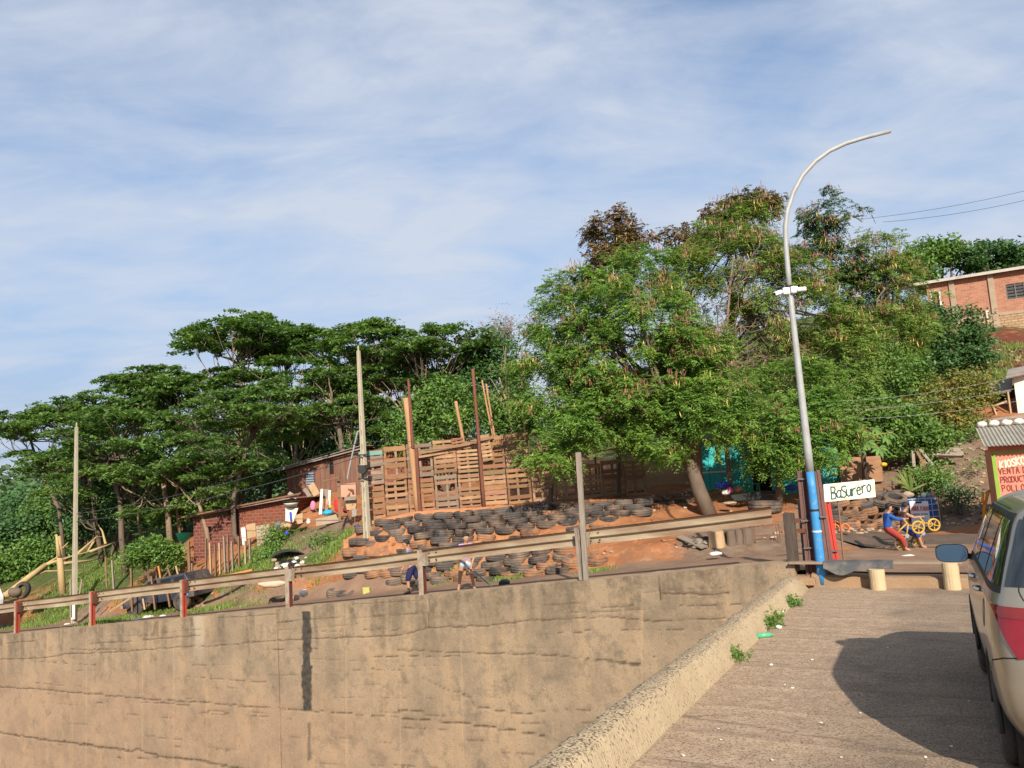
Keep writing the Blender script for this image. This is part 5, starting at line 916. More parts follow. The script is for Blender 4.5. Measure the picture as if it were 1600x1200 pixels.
# --- junk yard by the concrete pole
def boards(lst):
    for nm, lb, ct, q, Y, m in lst: panel(nm, lb, ct, [(x, y, Y) for x, y in q], .04, m)
boards([('door_panel', 'white door panel with blue stripe lying against the hut corner', 'panel', [(446, 793), (466, 794), (458, 816), (446, 814)], 29.0, WHITEP), ('plywood_sheet', 'tan plywood sheet leaning at a slant in the junk yard', 'board', [(481, 759), (490, 753), (500, 771), (490, 776)], 29.6, TANB), ('pale_plank', 'pale short plank leaning beside the plywood sheet', 'board', [(473, 765), (478, 762), (487, 774), (481, 777)], 29.8, GREYB),
        ('tin_offcut', 'grey tin offcut on the hut roof corner', 'sheet', [(449, 772), (453, 768), (465, 776), (462, 780)], 30.0, TIN), ('door_frame', 'white door leaning in the junk yard with posts beside it', 'door', [(501, 764), (505, 764), (503, 803), (498, 804)], 28.4, WHITEP), ('grey_post', 'grey upright plank behind the white door', 'board', [(507, 764), (515, 765), (513, 800), (507, 800)], 28.9, GREYB), ('thin_plank', 'thin pale plank right of the white door', 'board', [(513, 766), (517, 766), (516, 798), (512, 798)], 28.8, WHITEP),
        ('cardboard_sheet', 'crumpled tan cardboard sheet below the white panel', 'cardboard', [(460, 806), (473, 801), (473, 817), (465, 819)], 28.6, TANB), ('stone_block', 'pale stone block at the front of the junk yard', 'block', [(493, 811), (531, 802), (530, 815), (494, 822)], 28.0, PLASTER), ('pink_board', 'pinkish braced board left of the pallet fence', 'board', [(532, 757), (556, 754), (556, 775), (533, 778)], 26.6, mat('pink_board', (0.50, 0.29, 0.20), (0.42, 0.23, 0.15), 3)), ('brown_board', 'brown board below the pinkish braced one', 'board', [(538, 778), (557, 776), (557, 795), (542, 797)], 26.5, TANB),
        ('grey_board', 'small grey board between the pink and brown boards', 'board', [(538, 776.5), (556, 775), (556, 781), (538, 782)], 26.3, GREYB), ('blue_stripe_board', 'narrow blue plastic strip on the white panel', 'strip', [(452, 800), (455, 800), (456, 813), (453, 814)], 28.9, color('royal_blue', (0.03, 0.08, 0.42))),
        ('wall_sheet', 'grey concrete sheet below the red brick wall', 'sheet', [(400, 822), (421, 818), (423, 852), (402, 858)], 29.3, PLASTER), ('tan_sheet', 'tan board beside the grey concrete sheet', 'board', [(384, 820), (399, 817), (400, 838), (386, 842)], 29.4, TANB), ('white_lath', 'white lath standing beside the tan board', 'lath', [(376, 824), (383, 823), (385, 850), (379, 852)], 29.2, WHITEP), ('blue_grey_board', 'bluish board below the brick wall corner', 'board', [(430, 817), (437, 815), (438, 826), (431, 828)], 29.2, color('dull_blue', (.16, .18, .30)))])
e = thing('yard_frame', 'brown timber frame with crossed braces beside the pallet fence', 'frame', gp(530, 815))
for (x0, y0), (x1, y1), w in (((529, 752), (531, 815), .09), ((504, 752), (531, 746), .07), ((533, 762), (552, 766), .05), ((534, 770), (548, 812), .06), ((545, 756), (552, 770), .05), ((556, 756), (541, 780), .05), ((534, 790), (552, 788), .04)): mb = MB(); mb.bar(at(x0, y0, 26.8), at(x1, y1, 26.5), w, w); mb.build('brace', BRNB, e)
def heap(name, label, cat, x, y, Y, r, m, n=3, group=None, sq=.6):       # a crumpled cloth / bag / stone: an uneven lump
    c = at(x, y, Y); me = bmesh.new(); bmesh.ops.create_icosphere(me, subdivisions=3, radius=1.0); sd = random.random()*50
    mb = MB(); V = np.array([v.co[:] for v in me.verts]); d = 1+0.5*(fbm(V[:, 0]*1.6+sd, V[:, 2]*1.6+V[:, 1]*1.3, 3)-.45)+.22*(fbm(V[:, 0]*4+sd, V[:, 2]*4-V[:, 1]*3, 2)-.4); V = V*d[:, None]*np.array(r); mb.add(V+c, [tuple(v.index for v in f_.verts) for f_ in me.faces]); me.free()
    return mb.build(name, m, None, smooth=True, origin=c, label=label, cat=cat, group=group)
for nm, lb, ct, x, y, Y, r, m in (('pink_cloth', 'bright pink cloth hanging in the junk yard', 'cloth', 489, 790, 28.6, (.10, .06, .17), color('pink', (.75, .22, .38))), ('red_cloth', 'bright red cloth hanging beside the timber frame', 'cloth', 526, 789, 27.6, (.10, .06, .24), color('red_cloth', (.72, .03, .025))), ('blue_sack', 'turquoise blue sack lying before the junk posts', 'sack', 512, 801, 28.0, (.20, .14, .10), color('cyan', (.03, .33, .50))), ('yellow_toy', 'small yellow toy above the turquoise sack', 'toy', 516, 792, 28.1, (.06, .05, .06), color('yellow_plastic', (.72, .42, .03))),
                                   ('peach_cloth', 'peach coloured cloth between the junk posts', 'cloth', 511, 785, 28.4, (.06, .05, .14), color('peach', (.65, .30, .18))), ('dark_red_cloth', 'dark red cloth behind the timber frame', 'cloth', 540, 797, 27.2, (.10, .06, .12), color('dark_red', (.25, .02, .03))), ('green_cloth', 'small green cloth behind the timber frame', 'cloth', 539, 789, 27.2, (.06, .05, .06), color('leaf_green', (.03, .25, .09))), ('white_bucket', 'white bucket on the rubble before the junk yard', 'bucket', 482, 815, 28.0, (.085, .08, .10), WHITEP), ('brown_sack', 'brown sack below the white panel', 'sack', 446, 822, 28.8, (.22, .16, .14), TANB), ('blue_bucket', 'blue plastic jug at the foot of the tyres', 'jug', 556, 822, 25.3, (.07, .06, .05), color('royal_blue', (0, 0, 0))), ('blue_jar', 'small blue container in the weeds', 'container', 448, 833, 28.0, (.07, .06, .07), color('royal_blue', (0, 0, 0)))):
    heap(nm, lb, ct, x, y, Y, r, m)
e = thing('sign_stake', 'small white sign on a stake beside the tyres', 'sign', at(554, 820, 25.2)); mb = MB(); mb.bar(at(554, 822, 25.2), at(554.5, 806, 25.2), .02, .02); mb.build('stake', BRNB, e); panel('plate', None, None, [(550, 797, 25.2), (557, 795, 25.2), (557, 806, 25.2), (550, 808, 25.2)], .01, TIN, parent=e)
e = thing('tub', 'white bathtub-like basin with black hoop on the hut corner', 'basin', at(456, 792, 29)); mb = MB(); mb.lathe([(.20, 0), (.26, .12), (.28, .14), (.24, .14), (.18, .02)], 16, Matrix.Translation(Vector(at(455, 792, 29)))); mb.build('bowl', WHITEP, e, smooth=True); mb = MB(); mb.lathe([(.30, .17), (.33, .20), (.30, .23), (.27, .20)], 18, Matrix.Translation(Vector(at(455, 792, 29)))); mb.build('hoop', BLACK, e)
# tin sheets on sacks
e = thing('tin_sheet', 'curved black tin sheet lying over the pile of pale rubble', 'sheet', gp(470, 880)); mb = MB(); P = []
for u in np.linspace(0, 1, 12): P.append([at(424+78*u, 872-12*math.sin(math.pi*u**.8)+4*u-8*0*v, 26.2+1.2*v)+np.array([0, 0, .10*v]) for v in (0, .5, 1)])
mb.grid(np.array(P)); mb.grid(np.array(P)-np.array([0, 0, .02])); mb.build('sheet', mat('black_tin', (.03, .03, .033), (.07, .065, .06), 4, rough=.5), e)
IT = []
for i in range(70):
    x, y = random.uniform(428, 522), random.uniform(872, 892); y += (x-475)*-0.03; IT.append((at(x, y, 26.0-(y-872)*.03), (random.uniform(.06, .15), .09, random.uniform(.04, .08)), random.choices((0, 1, 2), (.45, .3, .25))[0]))
lumps('rubble_pile', 'pile of pale and dark rubble under the black tin sheet', 'rubble', IT, [WHITEP, PLASTER, BLACK])
# --- picket stakes, tarp, dark car, fallen tree on the left
STK = [(350, 838, 352, 885), (356, 836, 357, 886), (343, 848, 344, 888), (362, 846, 364, 884), (373, 838, 374, 880), (383, 845, 384, 878), (390, 842, 391, 876), (336, 850, 337, 890), (328, 848, 330, 895), (300, 880, 301, 905), (322, 842, 322, 900)]
ORD = 'first second third fourth fifth sixth seventh eighth ninth tenth eleventh'.split()
for i, (x0, y0, x1, y1) in enumerate(STK):
    Y = 28.6-0.004*(x0-300); b = at(x1, y1, Y); t = at(x0, y0, Y); mb = MB(); mb.bar(b-np.array([0, 0, .2]), t, .11, .05, up=(1, 0, 0)); mb.build('fence_stake', (GREYB, BRNB, TANB)[i % 3], None, origin=b, label='rough upright stake of the picket fence before the brick hut, '+ORD[sorted(k[0] for k in STK).index(x0)]+' from the left', cat='stake', group='picket stakes before the brick hut')
e = thing('lean_post', 'brown post under the green tarp', 'post', at(296, 905, 28.5)); mb = MB(); mb.bar(at(297, 905, 28.5), at(294, 846, 28.5), .09, .09); mb.build('post', BRNB, e)
mb = MB(); P = []
for u in np.linspace(0, 1, 10):
    P.append([at(274+30*u, 833-1.5*u+v*(15*math.sin(math.pi*min(1, u*1.05)**.8)), 28.6+.35*v*math.sin(math.pi*u)) for v in np.linspace(0, 1, 6)])
mb.grid(np.array(P)); mb.grid(np.array(P)+np.array([0, .02, 0])); mb.build('green_tarp', color('tarp_green', (0.012, 0.13, 0.075), .45), None, origin=at(290, 840, 28.6), label='sagging green tarp slung between trunks behind the dark car', cat='tarp', smooth=True)
for i, (x0, y0, x1, y1, w, m, lb) in enumerate(((248, 884, 253, 912, .16, ORNB, 'orange plank leaning on the dark car'), (262, 886, 270, 910, .12, BRNB, 'brown plank leaning on the back of the dark car'), (205, 888, 207, 955, .14, BRNB, 'tall brown stake in front of the dark car'), (237, 900, 243, 952, .18, BRNB, 'broad brown board standing in front of the dark car'), (275, 884, 281, 908, .10, TANB, 'tan stake right of the dark car'), (224, 935, 227, 952, .16, TANB, 'short tan board below the guardrail'), (175, 875, 178, 922, .10, GREYB, 'grey white post left of the dark car'), (165, 870, 167, 918, .06, BRNB, 'thin dark post left of the grey white post'), (110, 905, 111, 965, .08, GREYB, 'short stake beside the left concrete pole'), (128, 905, 124, 930, .05, GREYB, 'thin stick beside the left concrete pole'), (172, 955, 210, 930, .06, TANB, 'pale slanting pole below the dark car'), (262, 925, 266, 948, .16, BRNB, 'short brown board right of the dark car'))):
    Y = 26.6 if i in (2, 3, 5, 10, 11) else 28.0; mb = MB(); b = at(x1, y1, Y); mb.bar(b, at(x0, y0, Y), w, .05, up=(1, .2, 0)); mb.build('plank', m, None, origin=b, label=lb, cat='plank')
for i, (x0, y0, x1, y1) in enumerate(((330, 905, 395, 890), (300, 918, 345, 905))): mb = MB(); b = at(x0, y0, 26.0); mb.bar(b, at(x1, y1, 26.2), .22, .06); mb.build('plank', ORNB, None, origin=b, label=('long orange timber lying behind the guardrail', 'second orange timber lying lower behind the guardrail')[i], cat='plank')
# fallen tree
e = thing('fallen_tree', 'fallen pale yellow trunk with bare branches lying up the left slope', 'fallen tree', at(10, 930, 31.5)); mb = MB(); tr = [at(-30, 945, 31), at(10, 930, 31.5), at(45, 902, 32.5), at(72, 882, 33)]; stem(mb, tr, .17, .10, 9); mb.build('trunk', BARKY, e, smooth=True)
for q in ([(72, 882, 33), (88, 872, 33.5), (96, 858, 34), (106, 848, 34)], [(45, 902, 32.5), (70, 893, 33), (92, 892, 33.5), (130, 890, 34)], [(72, 882, 33), (110, 870, 34), (140, 862, 35), (165, 850, 36)], [(140, 862, 35), (168, 852, 36), (185, 845, 37)], [(100, 880, 33.6), (140, 876, 35), (175, 868, 37)], [(120, 866, 34.5), (150, 840, 36), (182, 836, 38)], [(150, 840, 36), (138, 860, 36), (135, 866, 36)], [(165, 850, 36), (160, 830, 36.5), (150, 815, 37)]): mb = MB(); stem(mb, [at(*k) for k in q], .06, .018, 7); mb.build('branch', BARKY, e, smooth=True)
e = thing('tree_stump', 'tall broken yellowish stump beside the left concrete pole', 'stump', at(98, 925, 30.5)); mb = MB(); stem(mb, [at(98, 928, 30.5), at(95, 890, 30.5), at(91, 838, 30.5)], .14, .10, 10); stem(mb, [at(93, 870, 30.4), at(88, 835, 30.4)], .08, .04, 7); mb.build('trunk', BARKY, e, smooth=True)
heap('boulder', 'dark boulder on the red earth beside the fallen trunk', 'boulder', 24, 925, 31, (.24, .2, .2), BARKD); put_tyre(at(35, 922, 31.2), None, 0, (1.3, .2, 0), 1.0, 'old tyre standing on the red earth by the fallen trunk', 'tyre')
# dark off-roader (boxy, side on)
NAVY = mat('navy_paint', (0.022, 0.028, 0.045), (0.035, 0.04, 0.055), 4, rough=0.4, spec=.5, dust=((.16, .12, .09), .4, 2)); GLASS = mat('dark_glass', (0.02, 0.025, 0.03), rough=0.08, spec=0.8)
ca_, cb_ = at(186, 948, 27.2), at(330, 925, 26.4); a0 = math.atan2(cb_[1]-ca_[1], cb_[0]-ca_[0]); e = thing('dark_car', 'dark blue boxy off-roader parked behind stakes and the guardrail', 'car', (ca_[0]+.15, ca_[1], ground(*ca_[:2])), (0, -0.12, a0)); e.scale = (.86, .86, .86)
mb = MB(); mb.prism([(0, .45), (.02, .82), (.9, .92), (1.25, 1.38), (3.0, 1.42), (3.2, .95), (3.3, .85), (3.3, .45)], ((0, 0, 0), (1, 0, 0), (0, 0, 1), (0, 1, 0)), 1.55); mb.build('body', NAVY, e, local=True, bevel=.03)
for x0, x1 in ((1.22, 1.72), (1.80, 2.35), (2.43, 2.95)): mb = MB(); mb.prism([(x0 if x0 > 1.3 else 1.08, .93), (x0+.12, 1.33), (x1, 1.34), (x1, .93)], ((0, -.012, 0), (1, 0, 0), (0, 0, 1), (0, 1, 0)), .02); mb.build('window', GLASS, e, local=True)
for x in (.55, 2.7):
    for y in (.08, 1.47): mb = MB(); mb.lathe([(.18, -.11), (.33, -.11), (.36, -.06), (.36, .06), (.33, .11), (.18, .11)], 22, Matrix.Translation((x, y, .36)) @ Matrix.Rotation(R_(90), 4, 'X')); mb.lathe([(0.01, -.05), (.19, -.08), (.19, .08), (0.01, .05)], 16, Matrix.Translation((x, y, .36)) @ Matrix.Rotation(R_(90), 4, 'X')); mb.build('wheel', TY[0], e, local=True)
mb = MB(); mb.box((-.03, .25, .68), (.06, .22, .2)); mb.build('headlight', color('lamp_grey', (.45, .48, .55), .3), e, local=True); mb = MB(); mb.box((-.06, .78, .5), (.12, 1.5, .14)); mb.build('bumper', TIN, e, local=True, bevel=.02); mb = MB(); mb.box((3.32, .15, .75), (.05, .12, .2)); mb.build('tail_light', color('lens_red', (.5, .02, .02), .3), e, local=True)
# white truck nosing in at the left edge
b = gp(8, 992); e = thing('white_truck', 'white truck front just entering at the left picture edge', 'truck', (*(b[:2]-np.array([*ES])*3.75-0*b[:2]+np.array([*ET])*.35), b[2]), (0, 0, math.atan2(ES[1], ES[0]))); WP_ = mat('white_paint', (.70, .70, .69), (.62, .61, .59), 3, rough=.35, spec=.5)
mb = MB(); mb.prism([(0, .35), (0, .95), (-.12, 1.08), (-.55, 1.65), (-.8, 1.72), (-2.4, 1.72), (-2.4, .35)], ((0, 0, 0), (1, 0, 0), (0, 0, 1), (0, 1, 0)), 1.65); mb.build('cab', WP_, e, local=True, bevel=.04); mb = MB(); mb.prism([(-.16, 1.12), (-.53, 1.60), (-.55, 1.60), (-.18, 1.12)], ((.03, .12, 0), (1, 0, 0), (0, 0, 1), (0, 1, 0)), 1.4); mb.build('windscreen', GLASS, e, local=True)
mb = MB(); mb.prism([(-.3, 1.08), (-.62, 1.58), (-1.3, 1.6), (-1.3, 1.08)], ((0, -.012, 0), (1, 0, 0), (0, 0, 1), (0, 1, 0)), .02); mb.build('side_window', GLASS, e, local=True)
for i in range(4): mb = MB(); mb.box((.015, .82, .62+.08*i), (.03, 1.0, .035)); mb.build('grille_bar', BLACK, e, local=True)
for y in (.2, 1.45): mb = MB(); mb.box((.015, y, .74), (.04, .26, .18)); mb.build('headlight', color('lamp_clear', (.6, .6, .6), .2), e, local=True)
mb = MB(); mb.box((.05, .82, .42), (.14, 1.68, .2)); mb.build('bumper', BLACK, e, local=True, bevel=.02)
mb = MB(); mb.box((-4.3, .82, 1.5), (3.6, 1.9, 1.9)); mb.build('cargo_box', WP_, e, local=True, bevel=.03)
for x in (-.55, -4.6):
    for y in (.1, 1.55): mb = MB(); mb.lathe([(.02, -.1), (.33, -.11), (.37, -.06), (.37, .06), (.33, .11), (.02, .1)], 22, Matrix.Translation((x, y, .37)) @ Matrix.Rotation(R_(90), 4, 'X')); mb.build('wheel', TY[0], e, local=True)
# rubble, litter and loose tyres along the verge
IT = []
for i in range(60):
    p = gp(random.gauss(300, 16), random.gauss(943, 6)); r = random.uniform(.05, .12); IT.append((p+np.array([0, 0, r*.3]), (r, r*.8, r*.6), 0 if random.random() < .8 else 1))
lumps('brick_rubble', 'heap of pinkish broken bricks behind the guardrail', 'rubble', IT, [mat('pink_rubble', (.48, .25, .17), (.36, .17, .11), 4, bump=.4), PLASTER])
heap('blue_bag', 'small light blue bag on the pink rubble heap', 'bag', 289, 930, 24.6, (.12, .1, .08), color('sky_blue', (.12, .30, .48))); heap('fallen_block', 'long pale painted block lying behind the guardrail', 'block', 425, 912, 23.6, (.42, .15, .12), mat('pale_block', (.6, .48, .36), (.5, .32, .22), 3)); heap('white_bag', 'crumpled white bag beside the guardrail post', 'bag', 474, 927, 21.5, (.12, .1, .11), WHITEP); heap('pale_stone', 'pale round stone beside the white bag', 'stone', 462, 934, 21.3, (.12, .09, .08), PLASTER)
put_tyre(gp(436, 941)+np.array([0, 0, .05]), None, 0, (.1, 0, 0), .95, 'loose black tyre lying left of the guardrail post', 'tyre'); put_tyre(gp(525, 930)+np.array([0, 0, .04]), None, 1, (.1, .1, 0), .9, 'half buried grey tyre at the foot of the earth bank', 'tyre'); put_tyre(gp(541, 932)+np.array([0, 0, .02]), None, 1, (.1, -.1, 0), .9, 'second half buried grey tyre at the foot of the bank', 'tyre')
mb = MB(); p = gp(573, 929); mb.box(p+np.array([0, 0, .1]), (.2, .12, .2), jit=.006); mb.build('carton', color('yellow_green', (.42, .42, .12)), None, origin=p, bevel=.005, label='small yellow green carton on the road edge', cat='carton')
for i, (x, y, r) in enumerate(((105, 977, .12), (232, 966, .2), (213, 970, .16), (255, 964, .12), (170, 979, .1))): heap('plastic_bag', ('white plastic bag below the left pole', 'largest white plastic bag on the verge', 'flat white bag left of the largest one', 'small white bag right of the largest one', 'scrap of white plastic near the second post')[i], 'bag', 0, 0, 20, (r, r*.7, r*.35), WHITEP).location = tuple(gp(x, y)+np.array([0, 0, .03]))
# grass on the verge and bank: ground cover
def grass(name, label, spots, h, per, kind='grass'):
    P = []
    for x, y, r in spots:
        c = gp(x, y); q = c[:2]+rng.normal(0, r*.5, (per, 2)); P.append(np.column_stack([q, H(q[:, 0], q[:, 1])]))
    P = np.concatenate(P); n = len(P); ax = unit(rng.normal(0, .4, (n, 3))+np.array([0, 0, 1.0])); l = h*rng.uniform(.4, 1.1, (n, 1)); return tagset(leaves(name, None, P+ax*l*.45, ax*l*.5, unit(np.cross(ax, rng.normal(0, 1, ax.shape)))*.012, LEAF[kind]), label, 'grass', None, 'stuff')
grass('verge_grass', 'short grass on the verge behind the guardrail', [(60, 975, 1.2), (90, 970, 1.0), (210, 965, 1.2), (180, 972, 1.0), (250, 955, 1.0), (270, 950, .8), (150, 905, 1.6), (180, 890, 1.8), (160, 880, 2.0), (230, 925, 1.0), (120, 920, 1.5), (330, 955, .7), (390, 885, 1.0), (430, 880, .9), (410, 860, .8), (520, 860, .8)], .22, 1500)
grass('hill_grass', 'grass tufts on the red slope below the brick house', [(1560, 560, 1.6), (1530, 575, 1.4), (1580, 545, 1.2), (1548, 590, 1.5)], .4, 500)
grass('dry_weeds', 'dry weeds along the foot of the tyre bank', [(660, 905, .5), (700, 902, .5), (800, 905, .5), (780, 907, .4), (350, 950, 1.0), (400, 945, .8), (930, 895, .4)], .16, 420)
# ================================================================ LETTERING (hand-painted strokes)
GL = {'B': [[(0, 0), (0, 1)], [(0, 1), (.4, .95), (.45, .75), (.35, .56), (0, .52)], [(.0, .52), (.45, .45), (.52, .22), (.4, .02), (0, 0)]], 'a': [[(.5, .62), (.2, .66), (.02, .4), (.1, .1), (.35, .08), (.5, .3)], [(.5, .66), (.48, .1), (.58, .02)]],
      'S': [[(.55, .9), (.35, 1), (.1, .92), (.05, .7), (.25, .55), (.48, .42), (.52, .18), (.3, 0), (.05, .08)]], 'u': [[(0, .62), (.02, .2), (.2, .02), (.4, .12), (.48, .6)], [(.48, .62), (.5, .02)]], 'r': [[(.05, .62), (.08, .02)], [(.07, .4), (.25, .62), (.45, .66)]], 'e': [[(.05, .35), (.42, .42), (.4, .6), (.2, .66), (.03, .42), (.1, .1), (.3, .02), (.46, .12)]], 'o': [[(.25, .66), (.04, .45), (.08, .12), (.3, .02), (.46, .25), (.42, .55), (.25, .66)]],
      'K': [[(0, 0), (0, 1)], [(.5, 1), (.02, .45), (.55, 0)]], 'I': [[(.15, 0), (.15, 1)]], 'O': [[(.3, 1), (.03, .75), (.03, .25), (.3, 0), (.55, .25), (.55, .75), (.3, 1)]], 'V': [[(0, 1), (.27, 0), (.55, 1)]], 'E': [[(.5, 1), (.02, 1), (.02, 0), (.5, 0)], [(.02, .52), (.42, .52)]], 'N': [[(0, 0), (0, 1), (.5, 0), (.5, 1)]], 'T': [[(0, 1), (.55, 1)], [(.28, 1), (.28, 0)]], 'A': [[(0, 0), (.27, 1), (.55, 0)], [(.1, .38), (.45, .38)]], 'D': [[(0, 0), (0, 1), (.35, .92), (.52, .6), (.48, .22), (.3, .03), (0, 0)]],
      'P': [[(0, 0), (0, 1), (.4, .97), (.5, .75), (.38, .52), (0, .48)]], 'R': [[(0, 0), (0, 1), (.4, .97), (.48, .76), (.36, .54), (0, .5)], [(.2, .5), (.52, 0)]], 'U': [[(0, 1), (.02, .25), (.25, 0), (.48, .22), (.5, 1)]], 'C': [[(.52, .85), (.3, 1), (.05, .75), (.05, .25), (.3, 0), (.52, .14)]], 'L': [[(0, 1), (0, 0), (.48, 0)]], 'H': [[(0, 0), (0, 1)], [(.5, 0), (.5, 1)], [(0, .5), (.5, .5)]], ' ': []}
def lettering(name, parent, text, frame, h, m, w=0.1, adv=0.78, wid=1.0, slope=0.0, wob=0.03, lift=None):
    o, ea, eb, en = (np.array(q, float) for q in frame); x = 0; mb = MB(); n = 0
    for i, ch in enumerate(text):
        hh = h*(1+random.uniform(-wob, wob)*2); y0 = slope*x+random.uniform(-wob, wob)*h+(lift[i]*h if lift else 0)
        for j, s_ in enumerate(GL[ch]):
            pts = [np.array([x+a*h*wid, y0+b*hh]) for a, b in s_]
            for a, b in zip(pts[:-1], pts[1:]):
                d = b-a; l = np.linalg.norm(d); d /= l; p = np.array([-d[1], d[0]])*w*h/2; a2, b2 = a-d*w*h*.35, b+d*w*h*.35; z = en*(0.0012+0.0003*(n % 7)); n += 1
                mb.add([o+ea*k[0]+eb*k[1]+z for k in (a2-p, b2-p, b2+p, a2+p)], [(0, 1, 2, 3)])
        x += adv*h*wid*(0.55 if ch == 'I' else 1.0)*(0.6 if ch == ' ' else 1)
    return mb.build(name, m, parent)
# ================================================================ LAMP POST
GALV = mat('galvanised', (0.36, 0.37, 0.36), (0.27, 0.275, 0.265), 6, rough=0.5, bump=0.15, spec=0.5, dust=((0.30, 0.25, 0.19), 0.2, 4)); BLUEP = mat('blue_pole_paint', (0.035, 0.20, 0.45), (0.055, 0.26, 0.52), 5, rough=0.5, bump=0.15, dust=((0.22, 0.30, 0.38), 0.16, 14), contrast=1.2)
LY = 14.05; lb = at(1286, 913, LY); lamp = thing('street_lamp', 'tall curved galvanised lamp pole with blue painted lower part', 'street lamp', lb)
def lpt(u): return at(1286+(1234-1286)*u, 913+(457-913)*u, LY)
ub = (913-737)/(913-457)
mb = MB(); mb.tube([lpt(u) for u in np.linspace(0, ub, 8)], list(np.linspace(.088, .072, 8)), 20); mb.build('painted_pole', BLUEP, lamp, smooth=True)
mb = MB(); mb.tube([lpt(u) for u in np.linspace(ub, 1.02, 10)], list(np.linspace(.071, .050, 10)), 20); mb.build('upper_pole', GALV, lamp, smooth=True)
ap = [(1234, 457), (1231, 420), (1228, 385), (1227, 355), (1230.5, 328), (1240, 300), (1254, 274), (1274, 252), (1296, 236), (1322, 224), (1355, 214), (1391, 205)]
mb = MB(); mb.tube([at(x, y, LY) for x, y in ap], list(np.linspace(.048, .036, len(ap))), 16); mb.build('arm', GALV, lamp, smooth=True)
for y, m, h in ((797, BLACK, .018), (830, WHITEP, .014), (448, BLACK, .022)): u = (913-y)/456; p = lpt(u); r = np.interp(u, [0, ub, 1], [.088, .072, .05])+.006; mb = MB(); mb.lathe([(r, -h), (r, h), (r-.01, h), (r-.01, -h)], 18, Matrix.Translation(Vector(p))); mb.build('band', m, lamp)
BOXW = mat('camera_white', (.78, .78, .77), (.70, .70, .68), 4, rough=.4, spec=.5)
for sd, x, y, bx, by, lab in ((-1, 1228, 455, 1216, 457.5, 'white security camera on the left side of the lamp pole'), (1, 1240.5, 453, 1252, 452, 'white security camera on the right side of the lamp pole')):
    p = at(x, y, LY-.07); e = thing('security_camera', lab, 'camera', p); mb = MB(); mb.box(p, (.125, .10, .125)); mb.build('junction_box', BOXW, e, bevel=.012)
    q = at(bx, by, LY-.16); d = unit(q-p); d = unit(np.array([d[0], -.35, -.28 if sd < 0 else -.05])); mb = MB(); mb.tube([p+np.array([sd*.05, 0, 0]), q-d*.04], .018, 8); mb.build('bracket', BOXW, e)
    mb = MB(); mb.bar(q-d*.07, q+d*.09, .075, .075); mb.build('housing', BOXW, e, bevel=.012); mb = MB(); mb.tube([q+d*.088, q+d*.10], .028, 12); mb.build('lens', BLACK, e)
# ================================================================ bar bundles tied to the lamp
BRB = mat('brown_bar', (0.155, 0.075, 0.062), (0.10, 0.052, 0.045), 6, bump=.25, rough=.6); RDB = mat('red_bar', (0.50, 0.045, 0.03), (0.36, 0.04, 0.028), 6, rough=.55); GRB = mat('grey_bar', (.13, .12, .115), (.09, .08, .075), 6)
def bundle(name, label, top, bot, n, Y, m, w, tie=()):
    b = at((bot[0]+bot[2])/2, bot[1], Y); e = thing(name, label, 'metal bars', b)
    for i in range(n):
        u = (i+.5)/n; p = at(bot[0]+(bot[2]-bot[0])*u, bot[1]+random.uniform(-3, 3), Y+.02*(i % 2)); q = at(top[0]+(top[2]-top[0])*u, top[1]+random.uniform(-2, 2), Y+.02*(i % 2)); mb = MB(); mb.bar(p, q, w, w*.8, up=(0, -1, 0)); mb.build('bar', m, e)
    for k in tie: p = at(bot[0]+(top[0]-bot[0])*k-1, bot[1]+(top[1]-bot[1])*k, Y-.05); q = at(bot[2]+(top[2]-bot[2])*k+1, bot[1]+(top[1]-bot[1])*k-1, Y-.05); mb = MB(); mb.bar(p, q, .03, .03); mb.build('tie', GRB, e)
    return e
bundle('bar_bundle', 'bundle of brown steel bars standing left of the blue lamp pole', (1245, 737, 1263), (1261, 908, 1280), 6, 14.25, BRB, .036, (.3, .55, .93)); bundle('bar_bundle', 'narrow bundle of brown bars standing right of the blue lamp pole', (1273, 735, 1280), (1294, 918, 1308), 4, 14.0, BRB, .034, (.6,)); bundle('bar_bundle', 'bright red steel bars leaning right of the lamp pole', (1288, 786, 1297), (1302, 880, 1312), 4, 14.5, RDB, .030, (.2,)); bundle('bar_bundle', 'dark grey slats behind the end of the guardrail', (1247, 785, 1252), (1256, 875, 1262), 2, 14.6, GRB, .05)
# ================================================================ BENCH
Rb = np.array([[ES[0], ET[0], 0], [ES[1], ET[1], 0], [0, 0, 1]]); LOG = mat('debarked_log', (.55, .43, .26), (.42, .31, .18), 6, bump=.35, stretch=(1, 1, .4)); PLK = mat('bench_plank', (.30, .225, .155), (.22, .155, .105), 5, bump=.3, stretch=(2, 2, 1))
l1, l2 = at(1373, 922, 13.37), at(1489, 921, 12.95); zr = ramp_z(-.2)
bench = thing('bench', 'long plank bench on two short log legs at the end of the ramp', 'bench', (l2[0], l2[1], zr))
for p, r, h in ((l1, .125, .36), (l2, .125, .455)): mb = MB(); n = 8; mb.tube([np.array([p[0], p[1], zr-.02+h*u]) for u in np.linspace(0, 1, 5)], [r*1.02, r, r*.97, r*1.0, r], 18); mb.build('leg', LOG, bench, smooth=False)
pa, pb = at(1234, 879, 14.25), at(1503, 879, 12.93); mb = MB(); mb.bar(pa, pb, .26, .035); mb.build('seat', PLK, bench, bevel=.006)
mb = MB(); RUB = mat('rubber_mat', (.055, .058, .06), (.085, .085, .082), 4, rough=.7, dust=((.20, .16, .13), .3, 4)); P = []
